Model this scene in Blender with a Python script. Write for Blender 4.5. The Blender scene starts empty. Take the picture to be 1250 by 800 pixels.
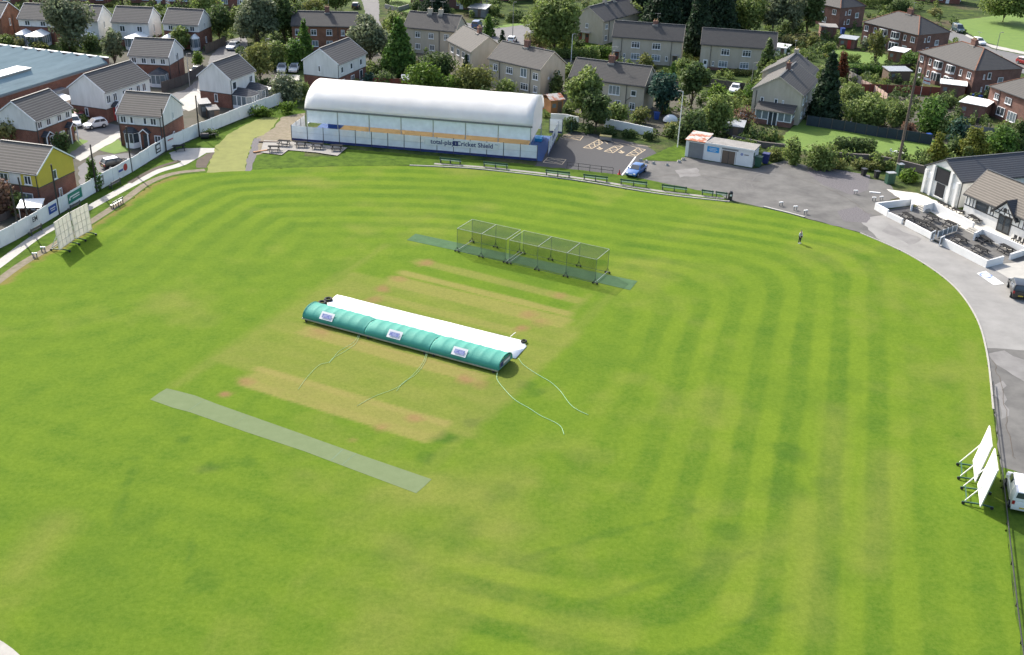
import bpy, bmesh, math, random
import numpy as np
from mathutils import Vector, Matrix

C = bpy.context.scene.collection
SC = bpy.context.scene
PI = math.pi
rnd = random.Random(7)
nrs = np.random.RandomState(11)

# ---------------------------------------------------------------- camera
F_PX, PITCH, ROLL, CAM_H = 1300.0, math.radians(26.25), math.radians(2.15), 48.0
_r = Vector((1, 0, 0)); _f = Vector((0, math.cos(PITCH), -math.sin(PITCH))); _u = _r.cross(_f)
_r2 = _r * math.cos(ROLL) + _u * math.sin(ROLL)
_u2 = -_r * math.sin(ROLL) + _u * math.cos(ROLL)
cam_data = bpy.data.cameras.new('camera')
cam = bpy.data.objects.new('camera', cam_data); C.objects.link(cam)
cam.matrix_world = Matrix(((_r2.x, _u2.x, -_f.x, 0), (_r2.y, _u2.y, -_f.y, 0), (_r2.z, _u2.z, -_f.z, CAM_H), (0, 0, 0, 1)))
cam_data.sensor_width = 36.0
cam_data.lens = F_PX / 1250.0 * 36.0
cam_data.clip_start = 0.5
cam_data.clip_end = 6000
SC.camera = cam

# ---------------------------------------------------------------- light
SUN_EL, SUN_AZ = math.radians(39), math.radians(125.5)      # azimuth counted from +x
SUN_VEC = Vector((math.cos(SUN_EL) * math.cos(SUN_AZ), math.cos(SUN_EL) * math.sin(SUN_AZ), math.sin(SUN_EL)))
world = bpy.data.worlds.new('World'); SC.world = world; world.use_nodes = True
wn = world.node_tree.nodes
sky = wn.new('ShaderNodeTexSky'); sky.sky_type = 'NISHITA'; sky.sun_disc = False
sky.sun_elevation = SUN_EL; sky.sun_rotation = math.atan2(SUN_VEC.x, SUN_VEC.y)
sky.air_density = 1.0; sky.dust_density = 3.0; sky.ozone_density = 0.4
world.node_tree.links.new(sky.outputs[0], wn['Background'].inputs[0])
wn['Background'].inputs[1].default_value = 0.15
sun_d = bpy.data.lights.new('sun', 'SUN'); sun_d.energy = 3.5; sun_d.angle = math.radians(0.5); sun_d.color = (1.0, 0.95, 0.86)
sun = bpy.data.objects.new('sun', sun_d); C.objects.link(sun)
sun.rotation_euler = SUN_VEC.to_track_quat('Z', 'Y').to_euler()
SC.view_settings.view_transform = 'Standard'; SC.view_settings.look = 'None'
SC.view_settings.exposure = 1.02; SC.view_settings.gamma = 1.0; SC.view_settings.use_curve_mapping = False
SC.cycles.max_bounces = 6; SC.cycles.transparent_max_bounces = 24

# ---------------------------------------------------------------- helpers
def at(u, v, z=0.0):
    """survey point: where the sight line through a photograph pixel meets height z"""
    d = _r2 * ((u - 625) / F_PX) - _u2 * ((v - 400) / F_PX) + _f
    t = (z - CAM_H) / d.z
    return Vector((d.x * t, d.y * t, z))

def px_m(u, v):
    p = at(u, v); return F_PX / (p - Vector((0, 0, CAM_H))).dot(_f)     # pixels per metre there

def height(u, v, v_top):
    p = at(u, v); lo, hi = 0.0, 40.0
    for _ in range(30):
        m = (lo + hi) / 2; q = p + Vector((0, 0, m)) - Vector((0, 0, CAM_H))
        vv = 400 - F_PX * q.dot(_u2) / q.dot(_f)
        if vv > v_top: lo = m
        else: hi = m
    return lo

def tag(o, label=None, cat=None, group=None, kind=None):
    if label: o['label'] = label
    if cat: o['category'] = cat
    if group: o['group'] = group
    if kind: o['kind'] = kind
    return o

def thing(name, label, cat, loc=(0, 0, 0), rot=0.0, group=None):
    o = bpy.data.objects.new(name, None); C.objects.link(o)
    o.empty_display_size = 0.3
    o.location = loc; o.rotation_euler = (0, 0, rot)
    return tag(o, label, cat, group)

class MB:
    """collects shapes for one mesh"""
    def __init__(s): s.v = []; s.f = []
    def add(s, vs, fs):
        n = len(s.v); s.v += [tuple(p) for p in vs]; s.f += [tuple(i + n for i in f) for f in fs]; return s
    def box(s, x0, x1, y0, y1, z0, z1):
        return s.add([(x0,y0,z0),(x1,y0,z0),(x1,y1,z0),(x0,y1,z0),(x0,y0,z1),(x1,y0,z1),(x1,y1,z1),(x0,y1,z1)],
                     [(0,3,2,1),(4,5,6,7),(0,1,5,4),(1,2,6,5),(2,3,7,6),(3,0,4,7)])
    def prism(s, poly, z0, z1):
        n = len(poly)
        vs = [(p[0], p[1], z0) for p in poly] + [(p[0], p[1], z1) for p in poly]
        fs = [tuple(range(n - 1, -1, -1)), tuple(range(n, 2 * n))] + [(i, (i + 1) % n, n + (i + 1) % n, n + i) for i in range(n)]
        return s.add(vs, fs)
    def xprism(s, prof, x0, x1):           # profile of (y, z) pushed along x
        n = len(prof)
        vs = [(x0, p[0], p[1]) for p in prof] + [(x1, p[0], p[1]) for p in prof]
        return s.add(vs, [tuple(range(n)), tuple(range(2 * n - 1, n - 1, -1))] + [(i, n + i, n + (i + 1) % n, (i + 1) % n) for i in range(n)])
    def yprism(s, prof, y0, y1):           # profile of (x, z) pushed along y
        n = len(prof)
        vs = [(p[0], y0, p[1]) for p in prof] + [(p[0], y1, p[1]) for p in prof]
        return s.add(vs, [tuple(range(n)), tuple(range(2 * n - 1, n - 1, -1))] + [(i, n + i, n + (i + 1) % n, (i + 1) % n) for i in range(n)])
    def bar(s, a, b, w, h=None):
        a = Vector(a); b = Vector(b); h = h or w; d = (b - a).normalized()
        x = d.cross(Vector((0, 0, 1)))
        if x.length < 1e-4: x = Vector((1, 0, 0))
        x.normalize(); y = x.cross(d).normalized()
        vs = []
        for p in (a, b):
            for i, j in ((-1,-1),(1,-1),(1,1),(-1,1)): vs.append(p + x * (i * w / 2) + y * (j * h / 2))
        return s.add(vs, [(0,1,2,3),(7,6,5,4),(0,4,5,1),(1,5,6,2),(2,6,7,3),(3,7,4,0)])
    def tube(s, pts, r, n=8, r2=None):
        pts = [Vector(p) for p in pts]; m = len(pts); vs = []
        for k, p in enumerate(pts):
            d = (pts[min(k + 1, m - 1)] - pts[max(k - 1, 0)]).normalized()
            x = d.cross(Vector((0, 0, 1)))
            if x.length < 1e-3: x = d.cross(Vector((1, 0, 0)))
            x.normalize(); y = d.cross(x)
            rr = r if r2 is None else r + (r2 - r) * k / (m - 1)
            for i in range(n):
                a = 2 * PI * i / n; vs.append(p + x * (rr * math.cos(a)) + y * (rr * math.sin(a)))
        fs = [tuple(range(n - 1, -1, -1)), tuple(range((m - 1) * n, m * n))]
        for k in range(m - 1):
            for i in range(n):
                j = (i + 1) % n; fs.append((k * n + i, k * n + j, (k + 1) * n + j, (k + 1) * n + i))
        return s.add(vs, fs)
    def sheet(s, pts, z=0.0):
        return s.add([(p[0], p[1], z) for p in pts], [tuple(range(len(pts)))])
    def mesh(s, name, m=None, smooth=False):
        me = bpy.data.meshes.new(name); me.from_pydata(s.v, [], s.f); me.update()
        bm = bmesh.new(); bm.from_mesh(me); bmesh.ops.recalc_face_normals(bm, faces=bm.faces); bm.to_mesh(me); bm.free()
        if m: me.materials.append(m)
        if smooth:
            for p in me.polygons: p.use_smooth = True
        return me
    def build(s, name, m, parent=None, loc=None, rotz=0.0, smooth=False):
        return link(name, s.mesh(name, m, smooth), parent, loc, rotz)

def link(name, me, parent=None, loc=None, rotz=0.0):
    o = bpy.data.objects.new(name, me); C.objects.link(o)
    if parent: o.parent = parent
    if loc is not None: o.location = loc
    if rotz: o.rotation_euler = (0, 0, rotz)
    return o

def bevel(o, w=0.03, n=2):
    b = o.modifiers.new('bevel', 'BEVEL'); b.width = w; b.segments = n; b.limit_method = 'ANGLE'; b.angle_limit = math.radians(35)
    for p in o.data.polygons: p.use_smooth = True
    return o

def copy_tree(o, parent=None):
    c = o.copy(); C.objects.link(c)
    if parent: c.parent = parent
    for ch in [x for x in C.objects if x.parent == o]: copy_tree(ch, c)
    return c

def place(o, label, loc, rot):
    o['label'] = label; o.location = loc; o.rotation_euler = (0, 0, rot); return o

def smooth_line(pts, n=6, closed=False):
    pts = [Vector((p[0], p[1], p[2] if len(p) > 2 else 0)) for p in pts]; m = len(pts); out = []
    for i in range(m if closed else m - 1):
        g = lambda k: pts[k % m] if closed else pts[max(0, min(m - 1, k))]
        a, b, c, d = g(i - 1), g(i), g(i + 1), g(i + 2)
        for k in range(n):
            t = k / n
            out.append(0.5 * ((2 * b) + (c - a) * t + (2 * a - 5 * b + 4 * c - d) * t * t + (3 * b - a - 3 * c + d) * t ** 3))
    if not closed: out.append(pts[-1])
    return out

def ribbon(pts, w, z):
    """flat strip of width w along a line"""
    m = MB(); L = []; R = []
    for k, p in enumerate(pts):
        d = (pts[min(k + 1, len(pts) - 1)] - pts[max(k - 1, 0)]); n = Vector((-d.y, d.x, 0)).normalized()
        L.append((p.x + n.x * w / 2, p.y + n.y * w / 2, z)); R.append((p.x - n.x * w / 2, p.y - n.y * w / 2, z))
    n = len(L)
    return m.add(L + R, [(i, i + 1, n + i + 1, n + i) for i in range(n - 1)])

def kerb(pts, w, h, z0=0.0):
    m = MB(); vs = []
    for k, p in enumerate(pts):
        d = (pts[min(k + 1, len(pts) - 1)] - pts[max(k - 1, 0)]); n = Vector((-d.y, d.x, 0)).normalized() * (w / 2)
        vs += [(p.x + n.x, p.y + n.y, z0), (p.x + n.x, p.y + n.y, z0 + h), (p.x - n.x, p.y - n.y, z0 + h), (p.x - n.x, p.y - n.y, z0)]
    fs = [(0, 1, 2, 3)]
    for k in range(len(pts) - 1):
        a, b = 4 * k, 4 * k + 4
        fs += [(a, b, b + 1, a + 1), (a + 1, b + 1, b + 2, a + 2), (a + 2, b + 2, b + 3, a + 3)]
    e = 4 * (len(pts) - 1); fs.append((e + 3, e + 2, e + 1, e))
    return m.add(vs, fs)

# ---------------------------------------------------------------- materials
def _new(name):
    m = bpy.data.materials.new(name); m.use_nodes = True
    return m, m.node_tree.nodes, m.node_tree.links, m.node_tree.nodes['Principled BSDF']

def mat(name, c, rough=0.7, c2=None, scale=1.5, bump=0.0, metal=0.0, detail=5.0, contrast=0.25, spec=None, stretch=None):
    """principled surface mottled between c and c2 by noise that sits on the object"""
    m, N, L, P = _new(name)
    P.inputs['Roughness'].default_value = rough; P.inputs['Metallic'].default_value = metal
    if spec is not None: P.inputs['Specular IOR Level'].default_value = spec
    c2 = c2 or tuple(x * 0.78 for x in c)
    tc = N.new('ShaderNodeTexCoord'); src = tc.outputs['Object']
    if stretch:
        mp = N.new('ShaderNodeMapping'); mp.inputs['Scale'].default_value = stretch; L.new(src, mp.inputs[0]); src = mp.outputs[0]
    no = N.new('ShaderNodeTexNoise'); no.inputs['Scale'].default_value = scale; no.inputs['Detail'].default_value = detail
    no.inputs['Roughness'].default_value = 0.65; L.new(src, no.inputs['Vector'])
    mr = N.new('ShaderNodeMapRange'); mr.inputs[1].default_value = 0.5 - contrast; mr.inputs[2].default_value = 0.5 + contrast
    L.new(no.outputs[0], mr.inputs[0])
    mx = N.new('ShaderNodeMix'); mx.data_type = 'RGBA'; mx.inputs[6].default_value = (*c, 1); mx.inputs[7].default_value = (*c2, 1)
    L.new(mr.outputs[0], mx.inputs[0]); L.new(mx.outputs[2], P.inputs['Base Color'])
    if bump:
        b = N.new('ShaderNodeBump'); b.inputs['Strength'].default_value = bump; b.inputs['Distance'].default_value = 0.05
        L.new(no.outputs[0], b.inputs['Height']); L.new(b.outputs[0], P.inputs['Normal'])
    return m

def tile_mat(name, c, c2, line, course=0.19):
    """roof tiles: courses follow height, tiles vary one by one"""
    m, N, L, P = _new(name); P.inputs['Roughness'].default_value = 0.8
    tc = N.new('ShaderNodeTexCoord'); sp = N.new('ShaderNodeSeparateXYZ'); L.new(tc.outputs['Object'], sp.inputs[0])
    dv = N.new('ShaderNodeMath'); dv.operation = 'DIVIDE'; dv.inputs[1].default_value = course; L.new(sp.outputs[2], dv.inputs[0])
    fr = N.new('ShaderNodeMath'); fr.operation = 'FRACT'; L.new(dv.outputs[0], fr.inputs[0])
    fl = N.new('ShaderNodeMath'); fl.operation = 'FLOOR'; L.new(dv.outputs[0], fl.inputs[0])
    cb = N.new('ShaderNodeCombineXYZ'); L.new(sp.outputs[0], cb.inputs[0]); L.new(sp.outputs[1], cb.inputs[1]); L.new(fl.outputs[0], cb.inputs[2])
    no = N.new('ShaderNodeTexNoise'); no.inputs['Scale'].default_value = 1.1; no.inputs['Detail'].default_value = 6; no.inputs['Roughness'].default_value = 0.75
    L.new(cb.outputs[0], no.inputs['Vector'])
    mr = N.new('ShaderNodeMapRange'); mr.inputs[1].default_value = 0.3; mr.inputs[2].default_value = 0.7; L.new(no.outputs[0], mr.inputs[0])
    mx = N.new('ShaderNodeMix'); mx.data_type = 'RGBA'; mx.inputs[6].default_value = (*c, 1); mx.inputs[7].default_value = (*c2, 1)
    L.new(mr.outputs[0], mx.inputs[0])
    lt = N.new('ShaderNodeMath'); lt.operation = 'LESS_THAN'; lt.inputs[1].default_value = 0.3; L.new(fr.outputs[0], lt.inputs[0])
    ml = N.new('ShaderNodeMath'); ml.operation = 'MULTIPLY'; ml.inputs[1].default_value = 0.75; L.new(lt.outputs[0], ml.inputs[0])
    m2 = N.new('ShaderNodeMix'); m2.data_type = 'RGBA'; m2.inputs[7].default_value = (*line, 1)
    L.new(ml.outputs[0], m2.inputs[0]); L.new(mx.outputs[2], m2.inputs[6]); L.new(m2.outputs[2], P.inputs['Base Color'])
    b = N.new('ShaderNodeBump'); b.inputs['Strength'].default_value = 0.5; b.inputs['Distance'].default_value = 0.03
    L.new(fr.outputs[0], b.inputs['Height']); L.new(b.outputs[0], P.inputs['Normal'])
    return m

def brick_mat(name, c, c2, mortar):
    m, N, L, P = _new(name); P.inputs['Roughness'].default_value = 0.9
    tc = N.new('ShaderNodeTexCoord'); sp = N.new('ShaderNodeSeparateXYZ'); L.new(tc.outputs['Object'], sp.inputs[0])
    ad = N.new('ShaderNodeMath'); ad.operation = 'ADD'; L.new(sp.outputs[0], ad.inputs[0]); L.new(sp.outputs[1], ad.inputs[1])
    cb = N.new('ShaderNodeCombineXYZ'); L.new(ad.outputs[0], cb.inputs[0]); L.new(sp.outputs[2], cb.inputs[1])
    br = N.new('ShaderNodeTexBrick'); br.inputs['Scale'].default_value = 1.0; br.inputs['Brick Width'].default_value = 0.225
    br.inputs['Row Height'].default_value = 0.075; br.inputs['Mortar Size'].default_value = 0.008
    br.inputs['Color1'].default_value = (*c, 1); br.inputs['Color2'].default_value = (*c2, 1); br.inputs['Mortar'].default_value = (*mortar, 1)
    L.new(cb.outputs[0], br.inputs['Vector'])
    no = N.new('ShaderNodeTexNoise'); no.inputs['Scale'].default_value = 0.9; no.inputs['Detail'].default_value = 6; L.new(tc.outputs['Object'], no.inputs['Vector'])
    mr = N.new('ShaderNodeMapRange'); mr.inputs[1].default_value = 0.3; mr.inputs[2].default_value = 0.7; mr.inputs[3].default_value = 0.72; mr.inputs[4].default_value = 1.15
    L.new(no.outputs[0], mr.inputs[0])
    mx = N.new('ShaderNodeMix'); mx.data_type = 'RGBA'; mx.blend_type = 'MULTIPLY'; mx.inputs[0].default_value = 1.0
    L.new(br.outputs[0], mx.inputs[6]); L.new(mr.outputs[0], mx.inputs[7]); L.new(mx.outputs[2], P.inputs['Base Color'])
    return m

def leaf_mat(name, c, c2):
    m, N, L, P = _new(name); P.inputs['Roughness'].default_value = 0.65; P.inputs['Specular IOR Level'].default_value = 0.25
    tc = N.new('ShaderNodeTexCoord'); no = N.new('ShaderNodeTexNoise'); no.inputs['Scale'].default_value = 0.9; no.inputs['Detail'].default_value = 4
    L.new(tc.outputs['Object'], no.inputs['Vector'])
    mr = N.new('ShaderNodeMapRange'); mr.inputs[1].default_value = 0.32; mr.inputs[2].default_value = 0.68; L.new(no.outputs[0], mr.inputs[0])
    mx = N.new('ShaderNodeMix'); mx.data_type = 'RGBA'; mx.inputs[6].default_value = (*c, 1); mx.inputs[7].default_value = (*c2, 1)
    L.new(mr.outputs[0], mx.inputs[0]); L.new(mx.outputs[2], P.inputs['Base Color'])
    ge = N.new('ShaderNodeNewGeometry'); rr = N.new('ShaderNodeMapRange'); rr.inputs[3].default_value = .62; rr.inputs[4].default_value = 1.45; L.new(ge.outputs['Random Per Island'], rr.inputs[0])
    mv = N.new('ShaderNodeMix'); mv.data_type = 'RGBA'; mv.blend_type = 'MULTIPLY'; mv.inputs[0].default_value = 1; L.new(mx.outputs[2], mv.inputs[6]); L.new(rr.outputs[0], mv.inputs[7]); L.new(mv.outputs[2], P.inputs['Base Color'])
    tr = N.new('ShaderNodeBsdfTranslucent'); L.new(mv.outputs[2], tr.inputs[0])
    ms = N.new('ShaderNodeMixShader'); ms.inputs[0].default_value = 0.42
    L.new(P.outputs[0], ms.inputs[1]); L.new(tr.outputs[0], ms.inputs[2]); L.new(ms.outputs[0], N['Material Output'].inputs[0])
    return m

def cloth_mat(name, c, thru, rough=0.5, c2=None):
    """coated cloth that lets some daylight glow through"""
    m = mat(name, c, rough, c2, .5); N = m.node_tree.nodes; L = m.node_tree.links; P = N['Principled BSDF']
    tr = N.new('ShaderNodeBsdfTranslucent'); tr.inputs[0].default_value = (*c, 1)
    ms = N.new('ShaderNodeMixShader'); ms.inputs[0].default_value = thru
    L.new(P.outputs[0], ms.inputs[1]); L.new(tr.outputs[0], ms.inputs[2]); L.new(ms.outputs[0], N['Material Output'].inputs[0])
    return m

def veil_mat(name, c, opacity, rough=0.5):
    """netting, mesh cloth or clear film: lets part of the light straight through"""
    m, N, L, P = _new(name); P.inputs['Base Color'].default_value = (*c, 1); P.inputs['Roughness'].default_value = rough
    tr = N.new('ShaderNodeBsdfTransparent'); ms = N.new('ShaderNodeMixShader')
    tc = N.new('ShaderNodeTexCoord'); no = N.new('ShaderNodeTexNoise'); no.inputs['Scale'].default_value = 0.8; L.new(tc.outputs['Object'], no.inputs['Vector'])
    mr = N.new('ShaderNodeMapRange'); mr.inputs[1].default_value = 0.3; mr.inputs[2].default_value = 0.7
    mr.inputs[3].default_value = opacity * 0.88; mr.inputs[4].default_value = min(1, opacity * 1.12); L.new(no.outputs[0], mr.inputs[0])
    L.new(mr.outputs[0], ms.inputs[0])
    L.new(tr.outputs[0], ms.inputs[1]); L.new(P.outputs[0], ms.inputs[2]); L.new(ms.outputs[0], N['Material Output'].inputs[0])
    return m

M = dict(
    brick=brick_mat('red_brick', (.215, .072, .042), (.165, .053, .032), (.2, .15, .12)),
    brick_o=brick_mat('orange_brick', (.25, .095, .045), (.19, .07, .035), (.24, .18, .14)),
    brick_d=brick_mat('brown_brick', (.20, .088, .064), (.15, .066, .05), (.18, .14, .12)),
    render_w=mat('white_render', (.74, .735, .71), .8, (.56, .555, .53), 1.0, stretch=(1.4, 1.4, .3), detail=7),
    render_c=mat('cream_pebbledash', (.48, .43, .35), .95, (.385, .34, .27), 1.0, bump=.3, stretch=(1.4, 1.4, .35), detail=7),
    render_y=mat('yellow_render', (.56, .45, .06), .8, (.48, .38, .05), .8),
    white=mat('white_paint', (.72, .72, .71), .5, (.62, .62, .61), 1.0),
    upvc=mat('white_upvc', (.78, .79, .80), .35, (.72, .73, .74), 1.0),
    tile=tile_mat('concrete_tiles', (.064, .061, .060), (.044, .042, .041), (.125, .12, .115), .24),
    tile_b=tile_mat('brown_tiles', (.115, .100, .085), (.08, .07, .06), (.19, .17, .145), .24),
    tile_g=tile_mat('grey_slates', (.056, .053, .050), (.038, .036, .035), (.072, .069, .066)),
    tile_k=tile_mat('charcoal_tiles', (.045, .048, .056), (.035, .037, .043), (.085, .09, .10)),
    glass=mat('window_glass', (.035, .045, .055), .08, (.06, .075, .085), .7, spec=.6),
    glass_l=mat('net_curtained_glass', (.22, .26, .28), .15, (.12, .15, .17), .9, spec=.6),
    table_top=mat('dark_table_boards', (.040, .040, .039), .95, (.022, .022, .023), 2, spec=.03),
    shutter=mat('dark_shutter', (.035, .036, .04), .8, spec=.1),
    black=mat('black_paint', (.015, .015, .017), .5, (.025, .025, .027)),
    rubber=mat('tyre_rubber', (.02, .02, .021), .85),
    steel=mat('galvanised_steel', (.42, .43, .43), .45, (.33, .34, .34), 2, metal=.6),
    grey=mat('grey_paint', (.2, .205, .21), .6),
    dgrey=mat('dark_grey_paint', (.055, .06, .065), .6),
    green_p=mat('green_paint', (.022, .085, .05), .6, (.016, .06, .036)),
    wood=mat('weathered_timber', (.17, .12, .085), .85, (.11, .08, .06), 2.5, stretch=(1, 1, 6)),
    wood_g=mat('grey_timber', (.10, .085, .078), .9, (.07, .06, .055), 2.5, stretch=(1, 1, 6)),
    wood_o=mat('orange_timber', (.38, .18, .07), .8, (.28, .13, .05), 2.5),
    wood_r=mat('red_stained_timber', (.20, .05, .03), .8, (.15, .038, .024), 2),
    pole=mat('tarred_pole', (.03, .026, .022), .8, (.05, .042, .035), 3),
    concrete=mat('concrete', (.36, .345, .315), .9, (.27, .26, .235), 1.2),
    tan=mat('tan_matting', (.42, .29, .13), .9, (.36, .25, .11)),
    blue_m=mat('blue_matting', (.012, .06, .2), .85, (.01, .05, .16)),
    blue=mat('blue_plastic', (.02, .07, .3), .5, (.015, .055, .24)),
    cyan=mat('bright_blue_sign', (.03, .3, .62), .5, (.025, .27, .57)),
    navy=mat('navy_lettering', (.02, .03, .14), .6),
    red=mat('red_paint', (.42, .03, .03), .5),
    rust=mat('rusty_iron', (.42, .40, .37), .75, (.30, .085, .03), .9, contrast=.06, detail=3),
    felt=mat('grey_felt', (.26, .25, .235), .95, (.18, .17, .16), .8),
    pvc=mat('white_pvc_canvas', (.80, .80, .78), .45, (.75, .75, .73), .35),
    teal=cloth_mat('green_pvc', (.075, .40, .32), .25, .7, (.045, .30, .235)),
    yellow=mat('yellow_line_paint', (.50, .385, .24), .75, (.34, .28, .19), 3, contrast=.15),
    line=mat('white_line_paint', (.66, .66, .63), .7, (.5, .5, .48), 3, contrast=.15),
    bark=mat('bark', (.09, .065, .045), .95, (.05, .038, .028), 3),
    soil=mat('bare_soil', (.10, .075, .055), 1.0, (.06, .048, .036), 1),
    clear=veil_mat('clear_sheeting', (.86, .88, .89), .93),
    mesh_w=veil_mat('white_mesh_screen', (.83, .85, .86), .66),
    net=veil_mat('green_netting', (.008, .034, .02), .16, .9),
    net_frame=mat('dark_green_steel', (.10, .14, .12), .5, (.07, .10, .085), 2),
    membrane=cloth_mat('white_membrane', (.95, .95, .94), .58, .4),
    screen_cloth=cloth_mat('screen_cloth', (.80, .775, .715), .5, .8),
    gravel=mat('dark_gravel', (.13, .12, .125), .95, (.075, .07, .075), 6, contrast=.12),
)
# ---------------------------------------------------------------- setting: ground and field
def vnoise(x, y, s, seed):
    """smooth value noise on arrays"""
    r = np.random.RandomState(seed).rand(256, 256)
    x = x / s; y = y / s; xi = np.floor(x).astype(int); yi = np.floor(y).astype(int); fx = x - xi; fy = y - yi
    fx = fx * fx * (3 - 2 * fx); fy = fy * fy * (3 - 2 * fy)
    g = lambda a, b: r[a % 256, b % 256]
    return (g(xi, yi) * (1 - fx) + g(xi + 1, yi) * fx) * (1 - fy) + (g(xi, yi + 1) * (1 - fx) + g(xi + 1, yi + 1) * fx) * fy

def fbm(x, y, s, seed, n=4):
    o = 0; a = 0.5; t = 0
    for k in range(n): o = o + a * vnoise(x, y, s / 2 ** k, seed + k); t += a; a *= 0.55
    return o / t

def seg_d(X, Y, a, b):
    ax, ay = a[0], a[1]; dx, dy = b[0] - ax, b[1] - ay; L = dx * dx + dy * dy + 1e-9
    t = np.clip(((X - ax) * dx + (Y - ay) * dy) / L, 0, 1)
    return np.hypot(X - ax - t * dx, Y - ay - t * dy)

edge_px = [(0, 345), (32, 322), (68, 303), (112, 276), (152, 250), (182, 228), (212, 216), (250, 211), (300, 208), (400, 203.5), (500, 203), (600, 209),
           (700, 221), (800, 237), (880, 246), (945, 257), (990, 269), (1050, 285), (1110, 312), (1160, 346), (1190, 385), (1204, 430), (1212, 500), (1219, 560), (1228, 640), (1238, 740), (1245, 800)]
edge = [at(*p) for p in edge_px]
edge += [Vector((27.5, 42, 0)), Vector((12, 33, 0)), Vector((-8, 33, 0)), Vector((-22, 41, 0)), at(24, 803), at(0, 784), Vector((-42, 62, 0)), Vector((-51, 82, 0))]
edge = smooth_line(edge, 5, closed=True)
EX = np.array([p.x for p in edge]); EY = np.array([p.y for p in edge]); NE = len(EX)

# directions along and across the wickets
PL = at(369.2, 391.8); PR = at(608.2, 456.8)
CLEN = (PR - PL).length; WA = (PR - PL).normalized(); WB = Vector((-WA.y, WA.x, 0))

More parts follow.
